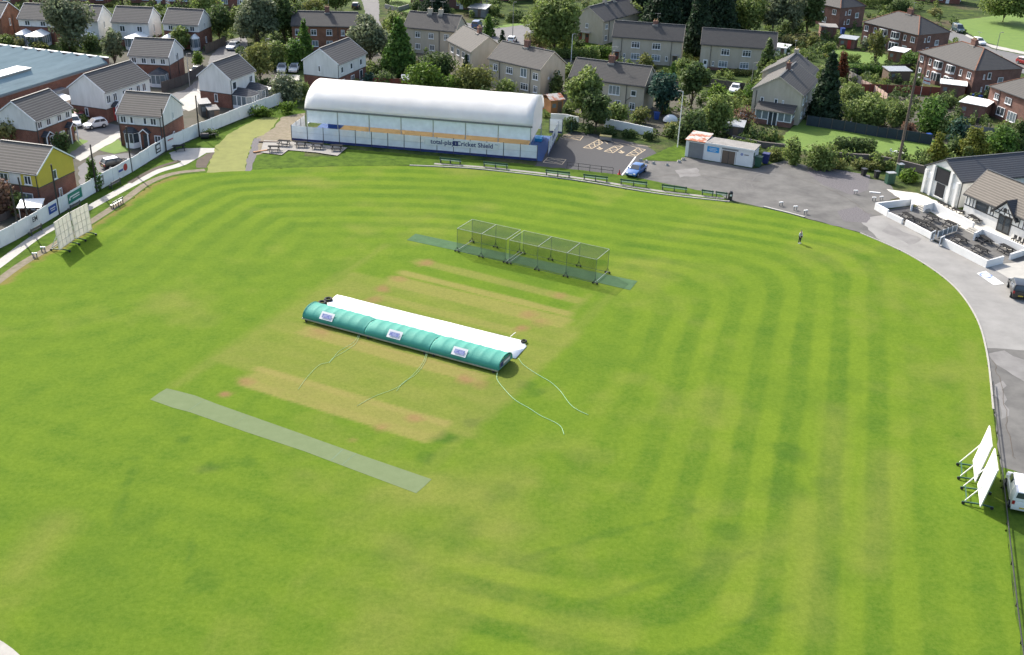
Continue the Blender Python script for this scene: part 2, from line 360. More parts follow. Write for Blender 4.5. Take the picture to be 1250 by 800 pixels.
def build_field():
    st = 0.32
    xs = np.arange(EX.min() - st, EX.max() + st, st); ys = np.arange(EY.min() - st, EY.max() + st, st)
    X, Y = np.meshgrid(xs, ys)
    inside = np.zeros(X.shape, bool); dmin = np.full(X.shape, 1e9); nx = X.copy(); ny = Y.copy()
    for i in range(NE):
        j = (i + 1) % NE; x1, y1, x2, y2 = EX[i], EY[i], EX[j], EY[j]
        cond = (y1 > Y) != (y2 > Y)
        with np.errstate(divide='ignore', invalid='ignore'):
            inside ^= cond & (X < (x2 - x1) * (Y - y1) / (y2 - y1 + 1e-12) + x1)
        dx, dy = x2 - x1, y2 - y1; L = dx * dx + dy * dy + 1e-9
        t = np.clip(((X - x1) * dx + (Y - y1) * dy) / L, 0, 1); px = x1 + t * dx; py = y1 + t * dy
        d = np.hypot(X - px, Y - py); k = d < dmin; dmin = np.where(k, d, dmin); nx = np.where(k, px, nx); ny = np.where(k, py, ny)
    near = (~inside) & (dmin < st * 1.45)
    X = np.where(near, nx, X); Y = np.where(near, ny, Y); ok = inside | near
    ring = np.where(inside, dmin, 0.0)
    # ---- how the grass differs from place to place
    n1 = fbm(X, Y, 14, 3); n2 = fbm(X, Y, 4.0, 9); n3 = fbm(X, Y, 1.1, 17, 3); n4 = fbm(X, Y, 7, 23)
    dry = np.clip((n1 - 0.50) * 1.5 + (n2 - 0.5) * 1.1, 0, 1) * 0.50
    lush = np.clip((n4 - 0.55) * 2.2, 0, 1) * 0.45
    bare = np.zeros(X.shape)
    def strip(a, b, hw, amt, soft=0.28):
        a = at(*a); b = at(*b)
        d = (b - a).normalized(); n = Vector((-d.y, d.x, 0)); L = (b - a).length
        s = (X - a.x) * d.x + (Y - a.y) * d.y; t = np.abs((X - a.x) * n.x + (Y - a.y) * n.y)
        wob = (n2 - .5) * 1.6
        return np.clip((hw + wob * .18 - t) / soft, 0, 1) * np.clip((s + wob) / 1.2, 0, 1) * np.clip((L - s + wob) / 1.2, 0, 1) * amt
    streak = 0.55 + 0.9 * fbm((X * WA.x + Y * WA.y) * .28, (X * WB.x + Y * WB.y) * 1.3, 1.2, 31, 4)
    for a, b, hw, amt in [((296, 452), (552, 528), 1.75, .62), ((300, 446), (556, 521), .7, .8), ((290, 464), (535, 539), .9, .72), ((360, 400), (602, 467), 1.2, .75), ((366, 398), (600, 461), .5, .9),
                          ((446, 358), (640, 408), .9, .55), ((468, 340), (700, 397), 1.5, .62), ((480, 330), (705, 386), .8, .72), ((498, 316), (722, 371), 1.0, .46)]:
        dry = np.maximum(dry, strip(a, b, hw, amt) * np.clip(.35 + .75 * streak, 0, 1.05))
    # worn ends and creases
    for u, v, r, am in [(467, 353, 1.3, .9), (519, 321, 1.3, .9), (636, 400, 1.1, 1.0), (647, 385, 1.5, .8), (680, 361, 1.2, .7), (392, 405, 1.8, .6), (420, 400, 1.0, .4), (568, 463, 1.2, .9),
                        (585, 470, 1.2, .5), (300, 466, 1.0, .8), (274, 481, .75, 1.2), (507, 511, .9, .8), (465, 522, .9, .7), (487, 340, 1.2, .6), (455, 366, 1.2, .7), (660, 392, 1.4, .5), (432, 538, .6, .5)]:
        p = at(u, v); d = np.hypot(X - p.x, Y - p.y) + (n3 - .5) * 1.2 * r
        bare = np.maximum(bare, np.clip((r - d) / (r * .8), 0, 1) * am * .8)
    # ring marks, darker patches of lush grass
    for u, v, r, am in [(960, 598, 2.4, .55), (890, 650, 1.6, .7), (965, 555, 2.0, .6), (1060, 515, 2.2, .4), (1072, 318, 2.2, .5), (1150, 468, 1.6, .4), (870, 682, 2, .4), (545, 535, 1.3, .9), (575, 515, 1.0, .9),
                        (520, 560, 1.1, .8), (222, 538, .9, .8), (258, 570, 1.2, .8), (238, 510, .7, .7), (305, 565, 1, .5), (250, 705, 1.8, .5), (120, 320, 2.5, .3), (1030, 700, 2.6, .25), (610, 600, 2, .35),
                        (640, 470, 1.1, .7), (655, 480, 1.0, .6), (1040, 470, 2.2, .4), (830, 700, 2.4, .45), (560, 650, 2.2, .35), (700, 560, 2, .3), (300, 330, 3, .3), (1085, 305, 2.2, .4),
                        (490, 670, 2.2, .35), (170, 640, 2.0, .4), (330, 640, 1.5, .4), (1000, 590, 1.3, .5), (380, 480, 1.0, .4)]:
        p = at(u, v); d = np.hypot(X - p.x, Y - p.y) + (n3 - .5) * 1.3
        lush = np.maximum(lush, np.clip((r - d) / (r * .55), 0, 1) * am * (0.45 + 0.65 * n2))
    # wear around the square, tracks where the roller and covers are dragged
    for a, b, w, am in [((215, 470), (470, 300), .9, .38), ((520, 575), (755, 352), .8, .30), ((640, 430), (720, 360), .5, .35), ((1085, 560), (1060, 690), 2.0, .35), ((870, 690), (1020, 640), 2.4, .25),
                        ((1185, 420), (1190, 520), 1.2, .35), ((70, 640), (20, 700), 2.2, .4), ((640, 300), (900, 330), 1.5, .15), ((930, 240), (820, 290), 2, .18), ((1020, 500), (1015, 640), 1.6, .3), ((985, 620), (990, 760), 2.2, .32)]:
        d = seg_d(X, Y, at(*a), at(*b)) + (n2 - .5) * 1.5
        dry = np.maximum(dry, np.clip((w - d) / w + .2, 0, 1) * am * (.25 + .6 * n2))
    # scruffy outer margin on the far left
    d = np.minimum.reduce([seg_d(X, Y, at(*edge_px[i]), at(*edge_px[i + 1])) for i in range(0, 6)])
    bare = np.maximum(bare, np.clip((1.1 - d + (n3 - .5) * 1.6) / .7, 0, 1) * .55)
    # mowing passes: paired bands about 3.6 m wide, parallel to a rounded inner track
    smin = lambda a, b, k: (lambda h: b * (1 - h) + a * h - k * h * (1 - h))(np.clip(.5 + .5 * (b - a) / k, 0, 1))
    rfar = np.full(X.shape, 1e9); trk = smooth_line([at(*p) for p in [(60, 308), (150, 250), (250, 211), (400, 203.5), (600, 209), (800, 237), (945, 257), (1100, 285), (1300, 330)]], 4)
    for i in range(len(trk) - 1): rfar = np.minimum(rfar, seg_d(X, Y, trk[i], trk[i + 1]))
    r2 = smin(smin(rfar, 17.5 - (X * .960 - Y * .279), 9.0), (X * .279 + Y * .960) - 35.0, 9.0)
    wob = (fbm(X, Y, 12, 51, 3) - .5) * .8
    band = np.random.RandomState(91).rand(64)[np.clip(((r2 + wob - 1.7) / 3.6).astype(int), 0, 63)]
    s1 = np.clip(np.cos((r2 + wob - 3.5) * 2 * PI / 3.6) * 2.4 + (n3 - .5) * .7, -1, 1) * (.6 + .55 * band)
    far = np.clip((Y - 108) / 14, 0, 1); right = np.clip((X - 2) / 12, 0, 1) * np.clip((r2 - 3) / 6, .3, 1); low = np.clip((64 - Y) / 5, 0, 1) * np.clip((X + 8) / 7, 0, 1)
    left = .30 * np.clip((8 - X) / 10, 0, 1)
    amp = np.clip(np.maximum.reduce([far * .95, right * 1.1, low * 1.1, left]), 0, 1.1) * np.clip(1.7 - r2 / 24.0, .10, 1) * np.clip(ring / 1.2, 0, 1)
    patchy = np.clip(2.0 * fbm(X, Y, 8, 61, 4) - .2, .25, 1.15)
    s2 = np.clip(np.sin((X * WA.x + Y * WA.y + wob) * PI / 1.8) * 1.5, -1, 1)
    mow = s1 * amp * patchy + s2 * .12 * np.clip((r2 - 16) / 9, 0, 1) * patchy + (n2 - .5) * .6 + (n3 - .5) * .6 + (n4 - .5) * .5
    for a_, b_, w_ in [((604, 694), (730, 655), .35), ((730, 655), (853, 624), .35), ((725, 733), (820, 705), .35), ((820, 705), (917, 675), .35), ((885, 765), (968, 742), .4), ((235, 655), (228, 720), .3), ((165, 560), (140, 640), .4)]:
        d = seg_d(X, Y, at(*a_), at(*b_)) + (n3 - .5) * 1.1 + (n2 - .5) * .8; lush = np.maximum(lush, np.clip((w_ - d) / .4, 0, 1) * .38)
    # the square as a whole is thinner and browner
    A_, B_ = at(205, 474), at(300, 524); ss = (X - PL.x) * WA.x + (Y - PL.y) * WA.y; tt = (X - PL.x) * WB.x + (Y - PL.y) * WB.y
    sq = np.clip((ss + 3.5 + (n2 - .5) * 2) / 1.0, 0, 1) * np.clip((CLEN + 3.5 - ss + (n2 - .5) * 2) / 1.0, 0, 1) * np.clip((tt + 11.5) / .6, 0, 1) * np.clip((13.5 - tt) / .8, 0, 1)
    dry = np.maximum(dry, sq * (.16 + .34 * fbm(ss * .35, tt * 1.2, 1.5, 71, 4))); mow = mow * (1 - .5 * sq)
    fine = (n3 - .5)
    keep = ok[:-1, :-1] & ok[1:, :-1] & ok[:-1, 1:] & ok[1:, 1:]
    idx = -np.ones(X.shape, int); used = np.zeros(X.shape, bool)
    used[:-1, :-1] |= keep; used[1:, :-1] |= keep; used[:-1, 1:] |= keep; used[1:, 1:] |= keep
    idx[used] = np.arange(used.sum())
    V = np.stack([X[used], Y[used], np.zeros(used.sum())], 1)
    Fq = np.stack([idx[:-1, :-1][keep], idx[:-1, 1:][keep], idx[1:, 1:][keep], idx[1:, :-1][keep]], 1)
    me = bpy.data.meshes.new('cricket_field')
    me.vertices.add(len(V)); me.vertices.foreach_set('co', V.ravel())
    me.loops.add(Fq.size); me.loops.foreach_set('vertex_index', Fq.ravel())
    me.polygons.add(len(Fq)); me.polygons.foreach_set('loop_start', np.arange(0, Fq.size, 4)); me.polygons.foreach_set('loop_total', np.full(len(Fq), 4))
    me.update(); me.validate()
    for nm, a in (('dry', dry), ('lush', lush), ('bare', bare), ('mow', mow)):
        at_ = me.attributes.new(nm, 'FLOAT', 'POINT'); at_.data.foreach_set('value', a[used].astype(np.float32))
    return me

def field_mat():
    m, N, L, P = _new('mown_turf'); P.inputs['Roughness'].default_value = 0.9; P.inputs['Specular IOR Level'].default_value = 0.02; P.inputs['Sheen Weight'].default_value = .14; P.inputs['Sheen Roughness'].default_value = .55; P.inputs['Sheen Tint'].default_value = (.42, .62, .06, 1); P.inputs['Specular Tint'].default_value = (.8, 1, .3, 1)
    A = {}
    for k in ('dry', 'lush', 'bare', 'mow'):
        n = N.new('ShaderNodeAttribute'); n.attribute_name = k; A[k] = n.outputs['Fac']
    tc = N.new('ShaderNodeTexCoord')
    g1 = N.new('ShaderNodeTexNoise'); g1.inputs['Scale'].default_value = 2.6; g1.inputs['Detail'].default_value = 7; g1.inputs['Roughness'].default_value = .72; L.new(tc.outputs['Object'], g1.inputs[0])
    g2 = N.new('ShaderNodeTexNoise'); g2.inputs['Scale'].default_value = 0.45; g2.inputs['Detail'].default_value = 6; g2.inputs['Roughness'].default_value = .6; L.new(tc.outputs['Object'], g2.inputs[0])
    def mix(fac, a, b, k=1.0):
        x = N.new('ShaderNodeMix'); x.data_type = 'RGBA'
        if isinstance(a, tuple): x.inputs[6].default_value = (*a, 1)
        else: L.new(a, x.inputs[6])
        if isinstance(b, tuple): x.inputs[7].default_value = (*b, 1)
        else: L.new(b, x.inputs[7])
        if k != 1.0:
            q = N.new('ShaderNodeMath'); q.operation = 'MULTIPLY'; q.inputs[1].default_value = k; q.use_clamp = True; L.new(fac, q.inputs[0]); fac = q.outputs[0]
        L.new(fac, x.inputs[0]); return x.outputs[2]
    def rng(src, a, b, c=0, d=1):
        r = N.new('ShaderNodeMapRange'); r.inputs[1].default_value = a; r.inputs[2].default_value = b; r.inputs[3].default_value = c; r.inputs[4].default_value = d; L.new(src, r.inputs[0]); return r.outputs[0]
    base = mix(rng(g2.outputs[0], .38, .62), FIELD_A, FIELD_B)
    base = mix(rng(g1.outputs[0], .36, .70), base, FIELD_C, .55)
    base = mix(rng(A['mow'], -1, 1), base, FIELD_MOW, .64)
    base = mix(A['lush'], base, FIELD_LUSH, .85)
    base = mix(A['dry'], base, FIELD_DRY, .9)
    base = mix(A['bare'], base, FIELD_BARE, .85)
    g3 = N.new('ShaderNodeTexNoise'); g3.inputs['Scale'].default_value = 7.5; g3.inputs['Detail'].default_value = 8; g3.inputs['Roughness'].default_value = .8; L.new(tc.outputs['Object'], g3.inputs[0])
    av = N.new('ShaderNodeMath'); av.operation = 'MULTIPLY_ADD'; av.inputs[1].default_value = .55; L.new(g3.outputs[0], av.inputs[0])
    hv = N.new('ShaderNodeMath'); hv.operation = 'MULTIPLY'; hv.inputs[1].default_value = .45; L.new(g1.outputs[0], hv.inputs[0]); L.new(hv.outputs[0], av.inputs[2])
    sc = rng(av.outputs[0], .3, .7, .70, 1.3)
    x = N.new('ShaderNodeMix'); x.data_type = 'RGBA'; x.blend_type = 'MULTIPLY'; x.inputs[0].default_value = 1; L.new(base, x.inputs[6]); L.new(sc, x.inputs[7])
    L.new(x.outputs[2], P.inputs['Base Color'])
    b = N.new('ShaderNodeBump'); b.inputs['Strength'].default_value = .35; b.inputs['Distance'].default_value = .06; L.new(g1.outputs[0], b.inputs['Height']); L.new(b.outputs[0], P.inputs['Normal'])
    return m

FIELD_A, FIELD_B, FIELD_C = (.041, .100, .010), (.065, .122, .012), (.094, .124, .023)
FIELD_MOW, FIELD_LUSH, FIELD_DRY, FIELD_BARE = (.128, .182, .018), (.022, .068, .012), (.215, .172, .066), (.21, .10, .066)

def big_ground():
    m, N, L, P = _new('rough_ground'); P.inputs['Roughness'].default_value = 1; P.inputs['Specular IOR Level'].default_value = .1
    tc = N.new('ShaderNodeTexCoord'); outs = []
    for s, d in ((.05, 5), (.35, 6), (2.2, 6)):
        n = N.new('ShaderNodeTexNoise'); n.inputs['Scale'].default_value = s; n.inputs['Detail'].default_value = d; n.inputs['Roughness'].default_value = .65; L.new(tc.outputs['Object'], n.inputs[0]); outs.append(n.outputs[0])
    cr = N.new('ShaderNodeValToRGB'); e = cr.color_ramp.elements
    e[0].position = .36; e[0].color = (.020, .034, .012, 1); e[1].position = .66; e[1].color = (.078, .108, .024, 1)  # ground tones darkened to stand in for the shadow between houses
    k = e.new(.5); k.color = (.042, .066, .017, 1)
    L.new(outs[1], cr.inputs[0])
    r = N.new('ShaderNodeMapRange'); r.inputs[1].default_value = .52; r.inputs[2].default_value = .66; L.new(outs[0], r.inputs[0])
    x = N.new('ShaderNodeMix'); x.data_type = 'RGBA'; x.inputs[7].default_value = (.085, .070, .045, 1); L.new(r.outputs[0], x.inputs[0]); L.new(cr.outputs[0], x.inputs[6])
    r2 = N.new('ShaderNodeMapRange'); r2.inputs[1].default_value = .25; r2.inputs[2].default_value = .75; r2.inputs[3].default_value = .65; r2.inputs[4].default_value = 1.35; L.new(outs[2], r2.inputs[0])
    y = N.new('ShaderNodeMix'); y.data_type = 'RGBA'; y.blend_type = 'MULTIPLY'; y.inputs[0].default_value = 1; L.new(x.outputs[2], y.inputs[6]); L.new(r2.outputs[0], y.inputs[7])
    L.new(y.outputs[2], P.inputs['Base Color'])
    b = N.new('ShaderNodeBump'); b.inputs['Strength'].default_value = .6; b.inputs['Distance'].default_value = .15; L.new(outs[2], b.inputs['Height']); L.new(b.outputs[0], P.inputs['Normal'])
    g = MB()
    R = 3000
    g.add([(-R, -R, -.03), (R, -R, -.03), (R, R, -.03), (-R, R, -.03)], [(0, 1, 2, 3)])
    tag(g.build('ground', m), kind='structure')

big_ground()
fm = build_field(); fm.materials.append(field_mat())
tag(link('cricket_field', fm), kind='structure')

PATCHES = {}
def patch(name, px, m, z, rag=.16):
    PATCHES[name] = px
    """a flat area of the setting, outlined on the ground"""
    pts = [at(*p) for p in px]; out = []
    for a, b in zip(pts, pts[1:] + pts[:1]):
        L_ = (b - a).length; k = max(1, min(60, int(L_ / .9))) if rag else 1; n_ = Vector((a.y - b.y, b.x - a.x, 0)).normalized()
        for i in range(k):
            q = a + (b - a) * (i / k); out.append(q + n_ * (rnd.uniform(-1, 1) * rag if i else 0))
    mb = MB(); mb.sheet(out, z)
    return tag(mb.build(name, m), kind='structure')

LAWN = mat('garden_lawn', (.115, .185, .022), .95, (.075, .14, .016), .5, bump=.3, detail=8)
LAWN2 = mat('rough_grass', (.085, .138, .018), 1.0, (.042, .076, .012), .8, bump=.5, contrast=.16, spec=.05, detail=9)
TAR_D = mat('new_tarmac', (.052, .051, .052), .9, (.038, .038, .042), 2.5, bump=.1)
TAR = mat('worn_tarmac', (.132, .128, .120), .95, (.072, .070, .067), .28, bump=.15, detail=12, contrast=.16)
TAR_L = mat('pale_worn_tarmac', (.26, .254, .242), .95, (.16, .157, .15), .3, bump=.1, detail=8)
ROAD = mat('estate_road_asphalt', (.14, .138, .138), .92, (.105, .103, .105), .8)
PAVE = mat('pale_paving', (.40, .385, .35), .85, (.30, .29, .265), .8, detail=8)
SLAB = mat('grey_paving_slabs', (.27, .255, .235), .9, (.20, .19, .175), .9, detail=8)
FORE = mat('bright_forecourt_paving', (.56, .54, .48), .85, (.46, .44, .40), .6, detail=8)
DIRT = mat('trodden_dirt', (.20, .165, .12), 1, (.13, .115, .07), 1.3, contrast=.15)
TURFMAT = mat('faded_artificial_turf', (.225, .235, .085), .95, (.17, .18, .07), .55, spec=.05, detail=9, contrast=.2)

YARD = mat('shade_toned_yard_soil', (.085, .072, .058), 1, (.045, .05, .028), .5, detail=8, contrast=.18)  # soil colour, darkened further for the shade between houses and under bushes
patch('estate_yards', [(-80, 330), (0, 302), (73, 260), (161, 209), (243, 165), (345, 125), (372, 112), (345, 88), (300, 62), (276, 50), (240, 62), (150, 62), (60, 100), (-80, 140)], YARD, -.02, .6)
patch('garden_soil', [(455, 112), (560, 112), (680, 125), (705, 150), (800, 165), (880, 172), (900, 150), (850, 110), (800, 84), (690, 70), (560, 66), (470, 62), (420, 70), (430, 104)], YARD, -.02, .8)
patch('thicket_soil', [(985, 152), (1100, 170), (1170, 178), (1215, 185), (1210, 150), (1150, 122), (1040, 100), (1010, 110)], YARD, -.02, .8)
# left side: verge, footpath, dirt margin, old turf carpet
patch('grass_verge', [(-60, 345), (0, 305), (50, 277), (120, 234), (204, 186), (243, 168), (300, 146), (350, 128), (372, 135), (372, 210), (250, 214), (212, 219), (182, 231), (152, 253), (112, 279), (68, 306), (0, 349), (-60, 385)], LAWN2, -.012)
path = smooth_line([at(-20, 336), at(0, 322), at(40, 292), at(62, 279), at(112, 252), at(138, 237.5), at(171, 220), at(192, 209.5), at(219, 201.5), at(232, 195), at(248, 185.5)], 5)
tag(ribbon(path, 1.35, .004).build('footpath', PAVE), kind='structure')
tag(ribbon(smooth_line([at(-6, 346), at(28, 321.5), at(64, 300.5), at(110, 271.5), at(150, 245.5), at(180, 224), at(212, 212), at(250, 207.5)], 6), 1.1, .006).build('dirt_margin', DIRT), kind='structure')
patch('paved_corner', [(206, 187), (222, 181), (262, 181), (262, 186), (240, 188), (225, 198), (212, 196)], PAVE, .009)
tag(ribbon(smooth_line([at(158, 223.5), at(175, 213.5), at(196, 203.5), at(219, 196.5)], 6), .8, .010).build('soil_bed', M['soil']), kind='structure')
patch('soil_pit', [(240, 196), (252, 188), (262, 186), (252, 205), (240, 205)], M['soil'], .006)
patch('turf_carpet', [(252, 211), (262, 180), (276, 166), (300, 152), (322, 143), (341, 144), (334, 155), (322, 165), (310, 169), (303, 190), (299, 209)], TURFMAT, .004)
patch('gravel_strip', [(299, 209), (303, 190), (310, 169), (318, 169), (313, 190), (306, 209)], M['gravel'], .006)
patch('dirt_patch', [(313, 168), (336, 155), (344, 143), (372, 138), (372, 172), (350, 178), (334, 175), (320, 188), (312, 190)], DIRT, .002)
patch('paved_base', [(322, 172), (358, 174), (424, 181), (412, 191), (386, 187), (352, 184), (344, 190), (318, 187)], SLAB, .10, 0)
# far edge: verge in front of hall and car park
patch('far_verge', [(300, 206), (312, 190), (345, 191), (412, 191), (424, 182), (520, 190), (600, 197), (690, 205), (762, 213), (880, 236), (888, 246), (800, 236), (700, 219), (600, 208), (500, 202), (400, 203), (300, 207)], LAWN2, -.008)
# car park, drive round the field, forecourt
patch('car_park', [(652, 203), (664, 190), (683, 168), (700, 160), (735, 166), (790, 178), (803, 189), (783, 197), (764, 214), (690, 206)], TAR_D, .004)
patch('drive', [(764, 214), (784, 196), (815, 192), (836, 192), (920, 206), (958, 196), (1000, 206), (1050, 216), (1082, 222), (1100, 240), (1068, 250), (1082, 262), (1130, 290), (1200, 322), (1270, 330), (1360, 390), (1500, 620), (1330, 640), (1252, 580), (1222, 570), (1214, 500), (1205, 430), (1191, 385), (1161, 345), (1111, 311), (1051, 284), (990, 268), (945, 256), (892, 245), (880, 238)], TAR, -.006)
patch('pale_drive', [(1048, 268), (1082, 262), (1130, 290), (1200, 322), (1270, 330), (1360, 390), (1400, 450), (1300, 440), (1252, 428), (1205, 425), (1200, 410), (1190, 384), (1161, 345), (1111, 311), (1075, 294)], TAR_L, -.002)
patch('gravel_patch', [(985, 210), (1010, 205), (1062, 214), (1060, 232), (1040, 238), (1005, 226)], M['gravel'], -.001)
patch('pebble_patch', [(1022, 258), (1045, 252), (1064, 262), (1058, 272), (1030, 270)], M['gravel'], -.0005)
patch('grass_island', [(782, 196), (803, 187), (826, 176), (838, 182), (838, 190), (830, 197), (812, 197)], LAWN2, .03)
patch('forecourt', [(1082, 231), (1120, 236), (1170, 256), (1260, 296), (1330, 330), (1270, 340), (1212, 308), (1160, 272), (1122, 252), (1100, 244)], FORE, .010)
patch('side_yard', [(1204, 322), (1270, 308), (1360, 380), (1290, 372), (1225, 336)], PAVE, .012)
patch('verge_right', [(1222, 560), (1290, 570), (1400, 660), (1400, 850), (1250, 850), (1245, 800), (1238, 740), (1228, 640)], LAWN2, -.010)
# gardens and roads beyond
patch('back_lawn', [(938, 180), (980, 146), (1100, 165), (1150, 172), (1165, 186), (1120, 196), (1080, 193), (1010, 186), (965, 184)], LAWN, -.004)
patch('side_lawn', [(860, 98), (906, 99), (912, 118), (876, 116)], LAWN, -.004)
patch('brick_house_lawn', [(1006, 60), (1080, 66), (1088, 78), (1030, 79), (1012, 84)], LAWN, -.004)
patch('open_green', [(1168, 25), (1260, 14), (1340, 60), (1250, 66), (1205, 52), (1180, 40)], LAWN, -.004)
patch('estate_road', [(1160, 36), (1185, 46), (1212, 60), (1262, 70), (1400, 100), (1400, 122), (1240, 88), (1190, 66), (1150, 44)], ROAD, .002)
patch('kerb_path', [(1180, 42), (1207, 54), (1262, 66), (1262, 69), (1212, 59), (1178, 44)], PAVE, .02)
patch('hill_road', [(436, -20), (450, 30), (470, 62), (480, 60), (463, 26), (462, -20)], ROAD, .002)
patch('side_road', [(560, 26), (604, 34), (650, 28), (700, 20), (700, 28), (645, 42), (648, 56), (672, 70), (640, 70), (622, 56), (606, 62), (600, 46), (560, 40)], ROAD, .002)
patch('road_verge', [(604, 32), (650, 26), (652, 29), (604, 35)], LAWN, .006)
patch('estate_close', [(196, 118), (226, 110), (250, 90), (256, 70), (276, 50), (300, 44), (304, 60), (274, 88), (262, 112), (246, 128), (216, 138), (200, 134)], ROAD, .002)
patch('estate_drive', [(60, 196), (80, 205), (92, 192), (146, 163), (158, 156), (120, 148), (96, 152), (86, 160), (100, 170), (96, 178)], ROAD, .002)
patch('front_lawn', [(120, 183), (144, 170), (160, 184), (140, 188)], LAWN, .006)
patch('front_path', [(90, 193), (145, 160), (158, 155), (150, 166), (98, 197)], PAVE, .008)
patch('hedge_lawn', [(60, 190), (98, 170), (108, 172), (78, 192)], LAWN, .004)
patch('turning_area', [(95, 204), (118, 190), (160, 187), (172, 192), (110, 230), (98, 226)], ROAD, .004)
patch('parking_yard', [(330, 100), (340, 90), (366, 92), (366, 98), (340, 104)], PAVE, .004)
patch('factory_yard', [(60, 110), (100, 96), (120, 104), (90, 122), (70, 124)], M['concrete'], .002)
patch('drive_slabs', [(212, 128), (238, 108), (250, 112), (254, 126), (230, 136)], PAVE, .006)
patch('cream_house_lawn', [(690, 50), (712, 48), (744, 60), (742, 76), (700, 72)], LAWN2, -.004)
patch('roadside_lawn', [(470, -6), (520, -10), (512, 6), (498, 16), (476, 12)], LAWN, -.002)

# field edging: white kerb on the left corner, stone edging elsewhere
EDGE = [at(*p) for p in edge_px]
tag(kerb(smooth_line([at(500, 202.4), at(560, 205), at(600, 208.4), at(700, 220), at(800, 236.4), at(880, 245.6), at(890, 246)], 6), .22, .12).build('kerb', M['concrete']), kind='structure')
tag(ribbon(smooth_line([at(530, 200), at(600, 205.2), at(700, 216.6), at(800, 232.6), at(884, 242.5)], 6), .7, .006).build('bench_path', SLAB), kind='structure')
tag(kerb(smooth_line([at(932, 252.6), at(948, 256.6), at(962, 260), at(982, 265.5)], 4), .3, .10).build('kerb_stone', PAVE), kind='structure')
tag(kerb(smooth_line([at(1050, 284.6), at(1110, 311.6), at(1160, 345.6), at(1190, 384.6), at(1204.5, 430), at(1212.5, 500)], 6), .16, .07).build('edging_stone', M['concrete']), kind='structure')
tag(kerb([at(-20, 781), at(-2, 791), at(9, 799), at(20, 809), at(36, 822)], .8, .14).build('boundary_path', M['concrete']), kind='structure')

YM = MB(); 
def pline(a, b, w=.13, m=YM, z=.010):
    a = at(*a); b = at(*b); d = (b - a).normalized(); n = Vector((-d.y, d.x, 0)) * (w / 2)
    m.add([(a.x + n.x, a.y + n.y, z), (b.x + n.x, b.y + n.y, z), (b.x - n.x, b.y - n.y, z), (a.x - n.x, a.y - n.y, z)], [(0, 1, 2, 3)])
TAR_W = mat('damp_tarmac', (.125, .12, .116), .9, (.20, .195, .188), .5, detail=10, contrast=.2)
# repairs, cracks and tyre marks on the old tarmac
for k_, (px_, m_) in enumerate([([(1206, 432), (1226, 428), (1252, 440), (1256, 470), (1228, 452)], TAR_W), ([(1214, 470), (1224, 465), (1232, 500), (1222, 512)], TAR_W), ([(1085, 274), (1125, 292), (1110, 299), (1076, 282)], TAR_W), ([(824, 208), (850, 205), (856, 214), (830, 217)], TAR_W)]):
    patch('tarmac_repair', px_, m_, .0012 + .0006 * k_, .35)
tm = MB()
for off in (0, 5, 13): 
    pts_ = smooth_line([at(908 + off, 232), at(904 + off, 224), at(910 + off, 216), at(924 + off, 211), at(944 + off, 210)], 6); rb_ = ribbon(pts_, .22, .0075 + off * .0002); tm.add(rb_.v, rb_.f)
tag(tm.build('tyre_mark', mat('tyre_mark_tarmac', (.115, .11, .107), .95)), kind='structure')
cr = MB()
for k_, pts_ in enumerate([[(800, 216), (840, 212), (880, 218), (930, 222)], [(960, 215), (1000, 226), (1040, 246), (1060, 262)], [(1212, 440), (1222, 470), (1230, 520), (1238, 560)]]):
    q_ = smooth_line([at(*p) for p in pts_], 8); q_ = [p + Vector((rnd.uniform(-.15, .15), rnd.uniform(-.15, .15), 0)) for p in q_]; rb_ = ribbon(q_, .045, .0135 + k_ * .0006); cr.add(rb_.v, rb_.f)
tag(cr.build('tarmac_crack', M['soil']), kind='structure')
WC = MB(); pline((622.9, 411.3), (629.4, 406), .07, WC, .02)
tag(WC.build('crease_line', M['line']), kind='structure')
# ---- car park markings
def hatch(q, n):
    for i in range(4): pline(q[i], q[(i + 1) % 4])
    lerp = lambda a, b, t: (a[0] + (b[0] - a[0]) * t, a[1] + (b[1] - a[1]) * t)
    for i in range(n):
        pline(lerp(q[0], q[1], i / n), lerp(q[3], q[2], (i + 1) / n), z=.014); pline(lerp(q[3], q[2], i / n), lerp(q[0], q[1], (i + 1) / n), z=.018)
hatch([(686, 167.5), (689, 164), (712, 166.5), (708, 171.5)], 2)
hatch([(712, 180.5), (731, 170.5), (736, 174.5), (722, 182)], 3)
hatch([(737.5, 185), (750, 178.5), (761, 178.5), (748, 187)], 2)
hatch([(764, 190), (779, 180.5), (788, 183), (776, 191)], 3)
hatch([(663, 198.5), (668.5, 192.5), (691, 195), (686, 201)], 2)
pline((731, 170.5), (764, 176)); pline((764, 176), (794, 179)); pline((745, 172), (760, 178)); pline((735, 170), (742, 176)); pline((766, 177), (779, 181))
for u, v in ((732, 181.5), (758.5, 186)):      # wheelchair symbols
    pline((u - 3.5, v - .3), (u + .5, v + 1.2), .3); pline((u + .5, v + 1.2), (u + 3.5, v - .3), .25, z=.014); pline((u - 1, v - 2), (u + 1, v), .3, z=.018)
tag(YM.build('yellow_bay_marking', M['yellow']), kind='structure')
WM = MB(); pline((776, 191.5), (759, 214.5), .22, WM, .022)
tag(WM.build('white_bay_line', M['line']), kind='structure')
